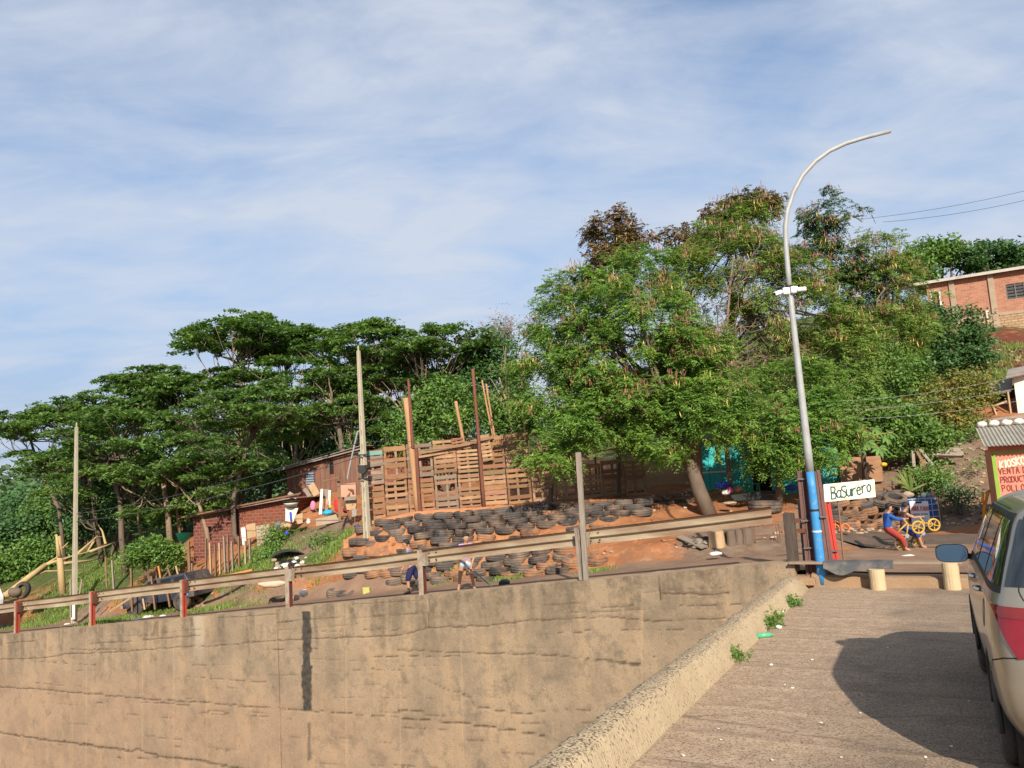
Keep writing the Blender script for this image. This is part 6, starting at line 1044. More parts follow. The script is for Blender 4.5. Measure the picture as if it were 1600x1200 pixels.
for u in np.linspace(0, 1, 22):
    c = pa+(pb-pa)*(.215+.41*u); fr_ = .10+.16*math.sin(math.pi*min(1, u*1.15))*(.6+.4*math.sin(9*u)); row = []
    for v in np.linspace(0, 1, 10):
        if v < .5: q = c+np.array([*ET, 0])*(.14-.56*v)+np.array([0, 0, .026+.004*math.sin(17*u)])
        else: k = (v-.5)*2; q = c-np.array([*ET, 0])*(.14+.05*k+.03*math.sin(8*u)*k)+np.array([0, 0, .024-fr_*k])
        row.append(q)
    P.append(row)
P = np.array(P); mb.grid(P); mb.grid(P+np.array([0, 0, .006])); mb.build('rubber_mat', RUB, None, smooth=True, origin=pa+(pb-pa)*.4, label='dark grey rubber mat draped over the plank bench', cat='mat')
# ================================================================ BASURERO SIGN
q = [(1286, 757), (1366, 749), (1369, 777), (1288, 785)]; SY = 15.6; P = [at(x, y, SY) for x, y in q]; e = thing('waste_sign', 'white hand-painted BaSurero sign board propped beside the lamp pole', 'sign', (P[2]+P[3])/2)
ex = unit(P[1]-P[0]); en = np.array([0, -1.0, 0]); ez = unit(P[0]-P[3]); nn = unit(np.cross(ex, ez)); nn = nn if nn[1] < 0 else -nn
mb = MB(); c = sum(P)/4; Wd, Hd = np.linalg.norm(P[1]-P[0]), np.linalg.norm(P[0]-P[3]); mb.box(c, (Wd, .03, Hd), np.stack([ex, nn, ez], 1)); mb.build('board', mat('sign_white', (.78, .75, .66), (.68, .62, .50), 3, rough=.5, dust=((.55, .40, .12), .22, 6)), e, bevel=.01)
o = P[3]+ex*Wd*.14+ez*Hd*.16+nn*.016; lettering('lettering', e, 'BaSurero', (o, ex, ez, nn), Hd*.68, mat('dark_green_paint', (.025, .075, .055), rough=.6), .11, .555, .76, slope=.01, lift=[0, 0, .02, .03, .02, .08, .16, .2])
for k in (.27,): p = P[3]+(P[2]-P[3])*k-nn*.05; mb = MB(); mb.bar(np.array([p[0], p[1], ground(p[0], p[1])-.1]), p+ez*Hd*.8, .03, .03, up=(1, 0, 0)); mb.build('stake', BRNB, e)
# ================================================================ BLUE TANK IN CAGE
TYd = 22.4; pa, pb = at(1411, 830, TYd), at(1471, 829, TYd); dx = pb-pa; W = np.linalg.norm(dx[:2]); zt0 = ground(*((pa+pb)/2)[:2])-0.02; Ht = at(1440, 778, TYd)[2]-zt0
e = thing('water_tank', 'blue plastic water tank in a silver wire cage on the road side', 'tank', ((pa+pb)/2*np.array([1, 1, 0])+np.array([0, 0, zt0])), (0, 0, math.atan2(dx[1], dx[0]))); BLT = color('tank_blue', (.02, .11, .36), .45); CAGE = mat('cage_steel', (.46, .47, .46), (.36, .36, .35), 5, rough=.4)
mb = MB(); mb.box((0, .45, Ht/2+.06), (W-.06, .9, Ht-.16)); mb.build('tank', BLT, e, local=True, bevel=.07)
for i in range(7): mb = MB(); x = -W/2+W*i/6; mb.tube([(x, 0, .1), (x, 0, Ht)], .013, 6); mb.build('upright', CAGE, e, local=True)
for i in range(5): mb = MB(); z = .14+(Ht-.16)*i/4; mb.tube([(-W/2, 0, z), (W/2, 0, z)], .013, 6); mb.tube([(-W/2, 0, z), (-W/2, .9, z)], .013, 6); mb.tube([(W/2, 0, z), (W/2, .9, z)], .013, 6); mb.build('hoop', CAGE, e, local=True)
for x in (-W/2+.08, 0, W/2-.08): mb = MB(); mb.box((x, .45, .05), (.12, .9, .1)); mb.build('foot', BRNB, e, local=True)
q = [(1421, 783), (1450, 783), (1454.5, 822), (1426, 826)]; P = [at(x, y, TYd-.12) for x, y in q]; pe = thing('notice', 'white paper notice with red HABILITADO heading on the blue tank', 'notice', P[3]); ex = unit(P[1]-P[0]); ez = unit(P[0]-P[3]); nn = unit(np.cross(ex, ez)); nn = nn if nn[1] < 0 else -nn
panel('sheet', None, None, [(x, y, TYd-.12) for x, y in q], .008, color('paper_white', (.80, .80, .79), .7, (.76, .76, .75)), parent=pe); W2 = np.linalg.norm(P[1]-P[0]); H2 = np.linalg.norm(P[0]-P[3])
lettering('heading', pe, 'HABILITADO', (P[3]+ex*W2*.04+ez*H2*.66+nn*.004, ex, ez, nn), H2*.15, color('poster_red', (.60, .06, .07)), .16, .80, .60)
for i, (k0, k1, z) in enumerate(((.10, .48, .52), (.55, .92, .53), (.45, .85, .36), (.5, .86, .27))): mb = MB(); a = P[3]+ex*W2*k0+ez*H2*z+nn*.004; b = P[3]+ex*W2*k1+ez*H2*(z+.005)+nn*.004; mb.bar(a, b, .002, .035 if i < 2 else .012, up=tuple(ez)); mb.build('line', color('pencil_grey', (.28, .28, .32)), pe)
mb = MB(); mb.bar(P[0]+ex*W2*.3-ez*H2*.05+nn*.006, P[0]+ex*W2*.65-ez*H2*.04+nn*.006, .01, .05, up=tuple(ez)); mb.build('clip', BLACK, pe, bevel=.004)
for nm, lb_, x, y, r, m in (('tank_stone', 'pale stone on the left top of the blue tank', 1419, 771, (.16, .12, .10), PLASTER), ('paint_can', 'white can on top of the blue tank', 1443, 772, (.07, .07, .09), WHITEP), ('green_can', 'green can on top of the blue tank', 1450, 772, (.08, .07, .08), color('sea_green', (.16, .32, .25))), ('pink_can', 'pink can at the right top of the blue tank', 1457, 770, (.06, .06, .11), color('dusty_pink', (.55, .25, .24)))): heap(nm, lb_, 'stone' if 'stone' in nm else 'can', x, y+2, TYd+.2, r, m)
# ================================================================ KIOSK
KY = 18.3; a, b = at(1557, 772, KY), at(1755, 760, KY-1.1); zl = ground(a[0], a[1])-.3; Hk = at(1543, 704, KY)[2]-zl
ang = math.atan2(b[1]-a[1], b[0]-a[0]); e = thing('kiosk', 'salmon pink kiosk with green frame and hand-painted sign lettering', 'kiosk', (a[0], a[1], zl), (0, 0, ang)); Lk = np.linalg.norm((b-a)[:2])
PINK = mat('salmon_paint', (.62, .235, .155), (.56, .20, .13), 2, rough=.6, bump=.1); GRN = color('lime_paint', (.25, .40, .05)); ORR = color('orange_trim', (.50, .13, .07)); OLV = color('olive_trim', (.30, .25, .06))
mb = MB(); mb.box((Lk/2, .95, Hk/2), (Lk, 1.9, Hk)); mb.build('wall', PINK, e, local=True); mb = MB(); mb.box((.04, -.012, Hk/2-.05), (.08, .03, Hk-.12)); mb.build('frame', GRN, e, local=True); mb = MB(); mb.box((Lk/2, -.02, Hk-.055), (Lk, .05, .075)); mb.build('frame', OLV, e, local=True); mb = MB(); mb.box((Lk/2, -.03, Hk+.04), (Lk+.1, .06, .11)); mb.build('trim_board', ORR, e, local=True)
CM = mat('cream_letter', (.80, .70, .42), (.74, .66, .55), 4); BRL = color('brown_letter', (.22, .035, .03))
loc = Matrix.Translation(e.location) @ Matrix.Rotation(ang, 4, 'Z'); kl = lambda x, z: (np.array([x, -.003, z]), np.array([1, 0, 0]), np.array([0, 0, 1.0]), np.array([0, -1.0, 0]))
def klet(txt, px, h, m, w, adv, slope=0.0, wid=1.0):
    p = at(px[0], px[1], KY-.05); v = loc.inverted() @ Vector(p); o = lettering('lettering', None, txt, kl(v.x, v.z), h, m, w, adv, wid, slope); o.parent = e; return o
klet('KIOSKO', (1563, 732), .17, CM, .17, .70, .17, .78); klet('VENTA DE', (1561, 741), .135, BRL, .16, .80, .02, .80); klet('PRODUCTOS', (1564, 754.5), .135, BRL, .16, .68, .02, .80); klet('POLLO C', (1566.5, 768), .135, BRL, .16, .82, .02, .85)
mb = MB(); P = []
for x in np.arange(-.14, Lk+.3, .02): P.append([(x, -.34, Hk+.10+.017*math.sin(x*2*math.pi/.082)), (x, 1.95, Hk+.62+.017*math.sin(x*2*math.pi/.082))])
mb.grid(np.array(P)); mb.grid(np.array(P)-np.array([0, 0, .006])); mb.build('roof', mat('fibre_cement', (.36, .335, .28), (.25, .225, .185), 4, bump=.3), e, local=True)
for k_, x in enumerate(np.arange(.02, Lk, .27)): heap('roof_weight', 'white stone weighing down the kiosk roof edge, '+(ORD+['twelfth', 'thirteenth'])[k_]+' from the left', 'stone', 0, 0, 20, (.13, .10, .085), WHITEP, group='white stones along the kiosk roof').location = tuple(loc @ Vector((x, 1.80, Hk+.66)))
e2_ = thing('orange_post', 'bent orange painted post beside the kiosk', 'post', gp(1538, 810)); mb = MB(); mb.tube([at(1537, 812, 18.9), at(1538, 795, 18.9), at(1542, 776, 18.9), at(1545, 766, 18.9)], .035, 8); mb.tube([at(1539, 790, 18.9), at(1535, 782, 18.9), at(1536, 770, 18.9)], .03, 8); mb.build('post', color('orange_paint', (.62, .24, .02)), e2_, smooth=True)
# ================================================================ small things on the right slope
for i, (q0, q1, w, m, lb_) in enumerate((((1426, 705), (1428, 730), .10, GREYB, 'upright grey plank in the scrap wood on the slope'), ((1431, 703), (1445, 728), .09, BRNB, 'brown plank leaning right in the scrap wood'), ((1437, 702), (1458, 727), .09, GREYB, 'long grey plank leaning far right in the scrap wood'), ((1434, 735), (1447, 722), .09, TANB, 'tan plank crossing the scrap wood low down'))):
    mb = MB(); b = at(*q1, 24.6); mb.bar(b, at(*q0, 24.9), w, .04, up=(0, -1, 0)); mb.build('plank', m, None, origin=b, label=lb_, cat='plank')
panel('concrete_slab', 'long weathered grey slab lying on the slope left of the kiosk', 'slab', [(1450, 697, 25.4), (1504, 700, 25.1), (1506, 712, 24.9), (1454, 711, 25.2)], .12, GREYB); panel('ply_piece', 'square brown board below the scrap planks', 'board', [(1437, 719, 24.5), (1446, 717, 24.5), (1447, 730, 24.4), (1438, 731, 24.4)], .03, BRNB)
for i, (x0, y0, x1, y1, Y, m) in enumerate(((1345, 768, 1420, 760, 23.8, BRNB), (1350, 777, 1412, 772, 23.2, BRNB), (1295, 768, 1352, 752, 24.2, GREYB))): mb = MB(); b = at(x0, y0, Y); mb.bar(b, at(x1, y1, Y), .12, .12); mb.build('timber', m, None, origin=b, label=('brown timber edging the bank above the tyre heap', 'lower brown timber just above the tyre heap', 'grey timber behind the white sign')[i], cat='timber')
panel('earth_wall', 'brown mud wall behind the papaya trunk', 'wall', [(1312, 715, 25.4), (1375, 712, 25.2), (1380, 752, 25.0), (1315, 756, 25.2)], .15, mat('mud', (0, 0, 0)), bend=.12)
# papaya
pb_ = gp(1352, 768); pt_ = at(1345, 690, 23.6); t = thing('papaya_plant', 'papaya plant with big lobed leaves behind the white sign', 'plant', pb_); mb = MB(); mb.tube([pb_-np.array([0, 0, .2]), (pb_+pt_)/2+np.array([.05, 0, 0]), pt_], [.10, .08, .06], 10); mb.build('trunk', BARKD, t, smooth=True)
for i in range(22):
    a = i*2.4; el = random.uniform(-.35, .7); d = np.array([math.cos(a)*math.cos(el), math.sin(a)*math.cos(el)*.8-.2, math.sin(el)]); ln = random.uniform(.55, 1.05); q = pt_+d*ln-np.array([0, 0, .12*ln]); C = []; mb = MB(); mb.tube([pt_+np.array([0, 0, random.uniform(-.2, .1)]), (pt_+q)/2+np.array([0, 0, .08]), q], [.014, .012, .008], 5, mi=1)
    nrm = unit(d*.5+np.array([0, -.35, .75])); ax = unit(d-nrm*(d@nrm)-np.array([0, 0, .25])); sd = np.cross(nrm, ax)
    for k in range(7):
        an = (k-3)*.62; v = ax*math.cos(an)+sd*math.sin(an); w = np.cross(nrm, v); l = .34*(1-.06*abs(k-3))
        for (r0, ww, dr) in ((0, .05, 0), (.5, .10, -.02), (1, .0, -.07)): pass
        pts = [q, q+v*l*.45+w*.055, q+v*l*.75+w*.035-nrm*.02, q+v*l-nrm*.06, q+v*l*.75-w*.035-nrm*.02, q+v*l*.45-w*.055]; mb.add(pts, [(0, 1, 2, 5), (5, 2, 4), (2, 3, 4)])
    mb.build('leaf', [LEAF['bush'], LEAF['podg']], t)
heap('papaya_fruit', 'yellow fruit or flower cluster hanging below the papaya leaves', 'fruit', 1381, 726, 23.6, (.10, .08, .07), color('fruit_yellow', (.65, .42, .03)))
# spiky plant on the bank
t = thing('spiky_plant', 'yellow green spiky plant above the blue tank', 'plant', at(1424, 766, 23.2))
for i in range(16):
    a = random.uniform(-1.3, 1.3); p = at(1424, 766, 23.2); d = unit(np.array([math.sin(a), random.uniform(-.4, .3), math.cos(a)+.15])); l = random.uniform(.4, .75); mb = MB(); s_ = unit(np.cross(d, np.array([0, -1.0, .2])))*.03; mb.add([p-s_, p+s_, p+d*l*.6+s_*.9, p+d*l, p+d*l*.6-s_*.9], [(0, 1, 2, 4), (4, 2, 3)]); mb.build('leaf', LEAF['yellow'] if i % 3 else LEAF['bush'], t)
# things under the trees by the turquoise hut
for nm, lb_, ct, x, y, Y, r, m in (('blue_bag', 'blue plastic bags heaped at the foot of the turquoise hut', 'bag', 1130, 758, 24.6, (.24, .16, .13), color('royal_blue', (0, 0, 0))), ('pink_bag', 'pink bag beside the blue plastic bags', 'bag', 1140, 766, 24.3, (.12, .1, .09), color('hot_pink', (.70, .10, .30))), ('white_cloth', 'white cloth lying beside the pink bag', 'cloth', 1134, 770, 24.2, (.14, .1, .08), WHITEP), ('brown_box', 'brown crumpled box right of the pink bag', 'box', 1154, 764, 24.4, (.14, .1, .10), TANB), ('blue_heap', 'dark blue plastic heap behind the brown bars', 'bag', 1234, 762, 24.4, (.26, .16, .10), color('royal_blue', (0, 0, 0))), ('paper_litter', 'crumpled pale litter on the orange earth by the tree', 'litter', 1140, 786, 23.0, (.22, .14, .05), PLASTER), ('white_litter', 'white litter on the road edge below the guardrail', 'litter', 1118, 865, 18.4, (.16, .1, .05), WHITEP), ('white_plate', 'white dish under the small rusty rack', 'dish', 1209, 840, 19.8, (.09, .08, .03), WHITEP), ('black_bag', 'black and white bag on the road by the girl', 'bag', 788, 911, 19.2, (.14, .12, .10), BLACK)): heap(nm, lb_, ct, x, y, Y, r, m)
e = thing('plastic_stool', 'green plastic stool in front of the turquoise hut', 'stool', at(1176, 768, 24.2)); GP = color('stool_green', (.02, .22, .09)); mb = MB(); p = at(1176, 756, 24.2); mb.box(p, (.40, .32, .04)); mb.build('seat', GP, e, bevel=.012)
for sx in (-.15, .15):
    for sy in (-.11, .11): mb = MB(); mb.bar(p+np.array([sx, sy, 0]), p+np.array([sx*1.15, sy*1.15, -.40]), .035, .035); mb.build('leg', GP, e)
for i, (x0, y0, x1, y1) in enumerate(((1142, 776, 1215, 768), (1145, 780, 1208, 776))): mb = MB(); b = at(x0, y0, 23.6); mb.bar(b, at(x1, y1, 23.7), .10, .10); mb.build('dark_pole', BLACK, None, origin=b, label=('upper dark pole lying before the turquoise hut', 'lower dark pole lying before the turquoise hut')[i], cat='pole')
put_tyre(at(1195, 792, 22.4), None, 0, (.02, .05, 0), 1.48, 'large black truck tyre lying on the orange earth', 'tyre')
for i, (x, y, r, h) in enumerate(((1120, 853, .20, .36), (1143, 852, .11, .34), (1155, 850, .10, .34), (1168, 849, .15, .36), (1137, 846, .12, .32))):
    p = gp(x, y); mb = MB(); mb.tube([p-np.array([0, 0, .05]), p+np.array([.01, 0, h*.5]), p+np.array([0, 0, h])], [r*1.1, r, r*.97], 14); mb.build('log_stump', TANB if i == 0 else BARKD, None, origin=p, label=('pale thick log stump under the right end of the guardrail', 'slim log stump right of the pale one', 'second slim log stump', 'dark log stump right of the slim ones', 'log stump behind the slim ones')[i], cat='stump')
e = thing('metal_rack', 'small rusty metal rack on the earth near the end post', 'rack', gp(1197, 846)); q = gp(1197, 846)
for sx in (-.36, -.26, .30, .36): mb = MB(); mb.tube([q+np.array([sx, 0, -.03]), q+np.array([sx, .05, .40])], .012, 6); mb.build('leg', RPIPE, e)
for z in (.14, .38): mb = MB(); mb.tube([q+np.array([-.36, .01, z]), q+np.array([.36, .01, z])], .012, 6); mb.build('shelf_bar', RPIPE, e)
panel('fallen_board', 'grey board sloping on the earth beside the log stumps', 'board', [(1056, 838, 20.4), (1066, 836, 20.6), (1106, 853, 19.6), (1096, 856, 19.4)], .03, GREYB)
IT = []
for i in range(60):
    p = gp(random.gauss(1092, 9), random.uniform(842, 858)); r = random.uniform(.05, .11); IT.append((p+np.array([0, 0, r*.3]), (r, r, r*.5), i % 3))
lumps('dark_rubble', 'heap of dark broken tiles left of the log stumps', 'rubble', IT, [BARKD, GREYB, BLACK])
e = thing('orange_toy', 'orange plastic tricycle frame lying before the tyre heap', 'toy', gp(1313, 832)); OT = color('toy_orange', (.75, .16, .03)); q = gp(1313, 832)
for dx_ in (-.12, .14): mb = MB(); mb.lathe([(.09, -.02), (.12, -.02), (.12, .02), (.09, .02)], 18, Matrix.Translation(Vector(q+np.array([dx_, 0, .11]))) @ Matrix.Rotation(R_(80), 4, 'X')); mb.build('wheel', OT, e)
mb = MB(); mb.tube([q+np.array([-.12, 0, .11]), q+np.array([-.1, 0, .32]), q+np.array([.05, 0, .2]), q+np.array([.14, 0, .11])], .018, 6); mb.build('frame', OT, e)
IT = []
for i in range(140):
    p = gp(random.uniform(1290, 1420), random.uniform(820, 836)); r = random.uniform(.03, .09); IT.append((p+np.array([0, 0, r*.2]), (r, r, r*.6), i % 3))
for i in range(160):
    p = gp(random.uniform(1460, 1545), random.uniform(690, 822)); r = random.uniform(.03, .08); IT.append((p+np.array([0, 0, r*.2]), (r, r, r*.6), random.choice((0, 1, 1, 2, 2))))
for i in range(220):
    p = gp(random.uniform(1535, 1600), random.uniform(528, 575), 24, 60); r = random.uniform(.05, .16); IT.append((p+np.array([0, 0, r*.2]), (r, r, r*.6), random.choice((3, 3, 3, 3, 1, 0))))
lumps('bank_stones', 'brown stones and bits strewn on the bank by the tyre heap and kiosk', 'stones', IT, [PLASTER, TANB, BARKD, mat('red_clod', (.15, .05, .03), (.10, .035, .025), 3)])
# overhead wires
WIRE = mat('wire', (.05, .05, .055), rough=.5)
def wire(label, a, b, sag=.25, r=.012):
    mb = MB(); P = [a+(b-a)*u-np.array([0, 0, sag*4*u*(1-u)]) for u in np.linspace(0, 1, 14)]; mb.tube(P, r, 5); mb.build('overhead_wire', WIRE, None, origin=a, label=label, cat='wire', group='overhead wires')
wire('upper wire crossing the sky at the right edge', at(1340, 343, 42), at(1660, 283, 42)); wire('lower wire crossing the sky at the right edge', at(1380, 347, 41), at(1660, 298, 41)); LW = WIRE
WIRE = mat('pale_wire', (.30, .30, .29), rough=.5); wire('pale wire crossing the bushes, uppermost of three', at(1290, 628, 23.0), at(1660, 570, 22), .2, .004); wire('pale wire crossing the bushes, middle of three', at(1290, 642, 23.0), at(1660, 590, 22), .2, .004); wire('pale wire crossing the bushes, lowest of three', at(1290, 655, 23.0), at(1660, 612, 22), .2, .004)
WIRE = LW; wire('wire running from the left pole to the middle pole', at(119, 815, 29), at(566, 712, 24.4), .25, .012); wire('second wire from the left pole to the middle pole', at(119, 803, 29), at(565, 690, 24.4), .25, .010); wire('thin wire above the pallet fence', at(570, 690, 24.6), at(742, 684, 25.3), .05, .007)
# ================================================================ PARKED CAR (local axes: x forward, y left, z up; origin under the rear axle)
CZ = float(ramp_z(-8.0)); car_o = L(8.98, -8.55, float(ramp_z(-8.55))); car = thing('parked_car', 'champagne silver estate car parked at the right edge of the ramp', 'car', car_o, (0, 0, 0))
car.rotation_euler = (0, math.atan(0.026), math.atan2(ET[1], ET[0]))
PAINT = mat('champagne_paint', (0.315, 0.285, 0.225), (0.30, 0.265, 0.205), 1.2, rough=0.34, metal=0.55, spec=0.5, coat=0.7, coord='object', dust=((0.30, 0.23, 0.155), 0.35, 1.4)); CGLASS = mat('car_glass', (0.012, 0.016, 0.018), rough=0.04, spec=0.9, coat=0.5); TRIM = mat('car_trim', (0.018, 0.018, 0.019), (0.03, 0.029, 0.028), 4, rough=0.6, coord='object'); LENS = mat('tail_red', (0.24, 0.006, 0.012), (0.16, 0.004, 0.008), 9, rough=0.15, spec=0.5, coat=0.4, coord='object'); LENSO = mat('tail_amber', (0.20, 0.016, 0.010), (0.15, 0.012, 0.010), 9, rough=0.15, spec=0.5, coat=0.4, coord='object'); CHROME = mat('chrome', (0.62, 0.62, 0.60), rough=0.18, metal=1.0); SEAM = mat('panel_gap', (0.02, 0.019, 0.017), rough=0.9)
ZV = [.30, .48, .85, 1.08, 1.16, 1.43, 1.65, 1.74, 1.765]; YV = [.80, .885, .905, .885, .865, .765, .655, .45, 0.0]
RX = [-.70, -.80, -.78, -.73, -.70, -.56, -.36, -.30, -.28]
def stn(xs, zs=None, yf=1.0, ys=None): return [(xs[v] if isinstance(xs, list) else xs, (ys or YV)[v]*yf, (zs or ZV)[v]) for v in range(9)]
G = [stn(RX, yf=0.0), stn([x+.012 for x in RX], yf=.58), stn([x+.06 for x in RX], yf=.86), stn([x+.17 for x in RX], yf=.965), stn([x+.42 for x in RX], yf=1.0), stn([.18]*9), stn([.72]*9), stn([1.22]*9), stn([1.70, 1.70, 1.70, 1.70, 1.70, 1.58, 1.44, 1.36, 1.34])]
G += [stn([2.12, 2.12, 2.12, 2.14, 2.16, 1.92, 1.62, 1.56, 1.55], [.30, .48, .85, 1.08, 1.15, 1.40, 1.61, 1.71, 1.74]), stn([2.52]*4+[2.42, 2.42, 2.40, 2.40, 2.40], [.30, .48, .84, 1.05, 1.10, 1.13, 1.16, 1.18, 1.19], ys=[.80, .885, .905, .875, .82, .72, .58, .38, 0])]
G += [stn([2.95]*9, [.30, .48, .80, .97, 1.02, 1.06, 1.08, 1.095, 1.10], ys=[.80, .88, .89, .84, .78, .68, .54, .36, 0]), stn([3.25, 3.32, 3.30, 3.24, 3.20, 3.18, 3.16, 3.15, 3.15], [.28, .48, .76, .89, .93, .96, .98, .99, .995], .95, ys=[.80, .87, .87, .80, .74, .64, .52, .34, 0]), stn([3.36, 3.46, 3.43, 3.36, 3.32, 3.29, 3.27, 3.26, 3.26], [.28, .48, .72, .83, .86, .89, .91, .92, .925], .72, ys=[.80, .87, .87, .80, .74, .64, .52, .34, 0]), stn([3.42, 3.52, 3.49, 3.42, 3.38, 3.34, 3.32, 3.31, 3.31], [.28, .48, .70, .81, .84, .87, .89, .90, .905], 0.0)]
G = np.array(G, float); NU, NV = G.shape[:2]
def crm(a, b, c, d, t): return .5*((2*b)+(-a+c)*t+(2*a-5*b+4*c-d)*t*t+(-a+3*b-3*c+d)*t**3)
def surf(u, v):
    u = min(max(u, 0), NU-1); v = min(max(v, 0), NV-1); i, j = min(int(u), NU-2), min(int(v), NV-2); tu, tv = u-i, v-j
    def gp_(a, b):
        m_ = 1.0; s_ = 1.0
        if a < 0: a = -a; s_ = -1.0
        if a > NU-1: a = 2*(NU-1)-a; s_ = -1.0
        if b > NV-1: b = 2*(NV-1)-b; m_ = -1.0
        b = max(b, 0); p = G[a, b].copy(); p[1] *= s_*m_; return p
    rows = [crm(gp_(i-1, k), gp_(i, k), gp_(i+1, k), gp_(i+2, k), tu) for k in range(j-1, j+3)]; return crm(*rows, tv)
def nrm(u, v):
    e = .03; n = np.cross(surf(u+e, v)-surf(u-e, v), surf(u, v+e)-surf(u, v-e)); n = n/(np.linalg.norm(n)+1e-9); c = surf(u, v)-np.array([1.2, 0, .8]); return n if n@c > 0 else -n
US = np.linspace(0, NU-1, (NU-1)*9+1); VS = np.linspace(0, NV-1, (NV-1)*8+1); S = np.array([[surf(u, v) for v in VS] for u in US])
AX = [(0.0, .345), (2.62, .345)]; AR = .385
inside = np.zeros(S.shape[:2], bool)
for ax_, az in AX: inside |= (np.hypot(S[..., 0]-ax_, S[..., 2]-az) < AR) & (S[..., 1] > .55)
S2c = S.copy()
for ax_, az in AX:                                      # round the arch edges
    d = np.hypot(S[..., 0]-ax_, S[..., 2]-az); m_ = (d >= AR) & (d < AR+.06) & (S[..., 1] > .55); k = (AR/np.maximum(d, 1e-6)); nb = np.zeros_like(m_); nb[1:] |= inside[:-1]; nb[:-1] |= inside[1:]; nb[:, 1:] |= inside[:, :-1]; nb[:, :-1] |= inside[:, 1:]; m_ &= nb
    S2c[..., 0][m_] = (ax_+(S[..., 0]-ax_)*k)[m_]; S2c[..., 2][m_] = (az+(S[..., 2]-az)*k)[m_]
def carmesh(name, S_, keep, m, par, mirror=True, flip=False):
    if flip: S_ = S_*np.array([1, -1, 1])
    a, b = S_.shape[:2]; F = [(i*b+j, (i+1)*b+j, (i+1)*b+j+1, i*b+j+1) for i in range(a-1) for j in range(b-1) if keep(i, j)]; mb = MB(); mb.add(S_.reshape(-1, 3), F)
    if mirror: mb.add(S_.reshape(-1, 3)*np.array([1, -1, 1]), F)
    o = mb.build(name, m, par, local=True, smooth=True); bm = bmesh.new(); bm.from_mesh(o.data); bmesh.ops.remove_doubles(bm, verts=bm.verts, dist=.0008); loose = [v for v in bm.verts if not v.link_faces]; bmesh.ops.delete(bm, geom=loose, context='VERTS'); bmesh.ops.recalc_face_normals(bm, faces=bm.faces); bm.to_mesh(o.data); bm.free(); o.data.polygons.foreach_set('use_smooth', [True]*len(o.data.polygons)); return o
body = carmesh('body', S2c, lambda i, j: not (inside[i, j] or inside[i+1, j] or inside[i, j+1] or inside[i+1, j+1]), PAINT, car)
def patch(name, poly, m, par, off=.004, n=14, mirror=True, local=True):            # region of the skin bounded by a (u, v) quad, lifted off it
    p = np.array(poly, float); T = np.linspace(0, 1, n); S_ = np.array([[surf(*uv)+nrm(*uv)*off for uv in [((p[0]*(1-a)+p[1]*a)*(1-b)+(p[3]*(1-a)+p[2]*a)*b) for a in T]] for b in T]); o = carmesh(name, S_, lambda i, j: True, m, par, mirror == 'join')
    if mirror is True: carmesh(name, S_, lambda i, j: True, m, par, False, True)
    return o
def seam(pts, w=.006, par=body, m=SEAM, name='panel_gap', mirror=True):
    P = [];
    for a, b in zip(pts[:-1], pts[1:]):
        for t in np.linspace(0, 1, 10): P.append(np.array(a)*(1-t)+np.array(b)*t)
    mb = MB(); C = [surf(*q)+nrm(*q)*.0022 for q in P]; R = []
    for i, q in enumerate(P): d = C[min(i+1, len(C)-1)]-C[max(i-1, 0)]; s_ = unit(np.cross(d, nrm(*q)))*w/2; R.append([C[i]-s_, C[i]+s_])
    R = np.array(R); mb.grid(R); 
    if mirror: mb.grid(R*np.array([1, -1, 1]))
    return mb.build(name, m, par, local=True)
# black surround and the glass panes
patch('window_surround', [(2.72, 4.10), (9.0, 4.10), (8.75, 6.0), (3.0, 6.0)], TRIM, body, .002, 34)
for q in ([(2.85, 4.28), (4.95, 4.28), (4.95, 5.82), (3.15, 5.75)], [(5.12, 4.28), (6.55, 4.28), (6.55, 5.86), (5.12, 5.84)], [(6.78, 4.28), (8.75, 4.28), (8.45, 5.80), (6.78, 5.86)]): patch('side_window', q, CGLASS, car, .005, 14)
patch('rear_window', [(0.0, 4.30), (2.5, 4.28), (2.5, 5.80), (0.0, 5.85)], CGLASS, car, .004, 20, 'join'); patch('windscreen', [(9.12, 5.9), (9.9, 5.3), (9.9, 8), (9.1, 8)], CGLASS, car, .004, 16, 'join')
tl = patch('tail_light', [(3.35, 3.38), (1.35, 3.32), (1.35, 1.98), (1.95, 1.90)], LENS, car, .012, 14); patch('amber_lens', [(3.12, 3.30), (1.4, 3.26), (1.4, 2.78), (2.5, 2.80)], LENSO, tl, .016, 8)
seam([(4.9, .6), (5.02, 1.6), (5.08, 2.6), (5.1, 4.2)]); seam([(6.68, .4), (6.68, 2.2), (6.68, 4.15)]); seam([(8.9, .5), (8.9, 2.4), (9.0, 4.1)]); seam([(0.0, 1.95), (1.4, 1.95), (2.6, 1.88), (3.6, 1.75), (4.0, 1.55)], .008); seam([(1.3, 1.98), (1.3, 3.35), (1.9, 4.2), (2.2, 5.6), (2.3, 6.1)], .007); seam([(4.2, 6.1), (9.0, 6.1)], .008); seam([(5.0, .55), (8.9, .5)], .01)
mb = MB(); c = [surf(4.42+.15*math.cos(t), 2.62+.42*math.sin(t)) for t in np.linspace(0, 2*math.pi, 25)]; N_ = nrm(4.42, 2.62); mb.tube([p+N_*.001 for p in c], .0022, 5); mb.build('fuel_lid_rim', mat('lid_rim_grey', (.12, .11, .09), rough=.7), body, local=True)  # thin greyish line outlining the fuel lid
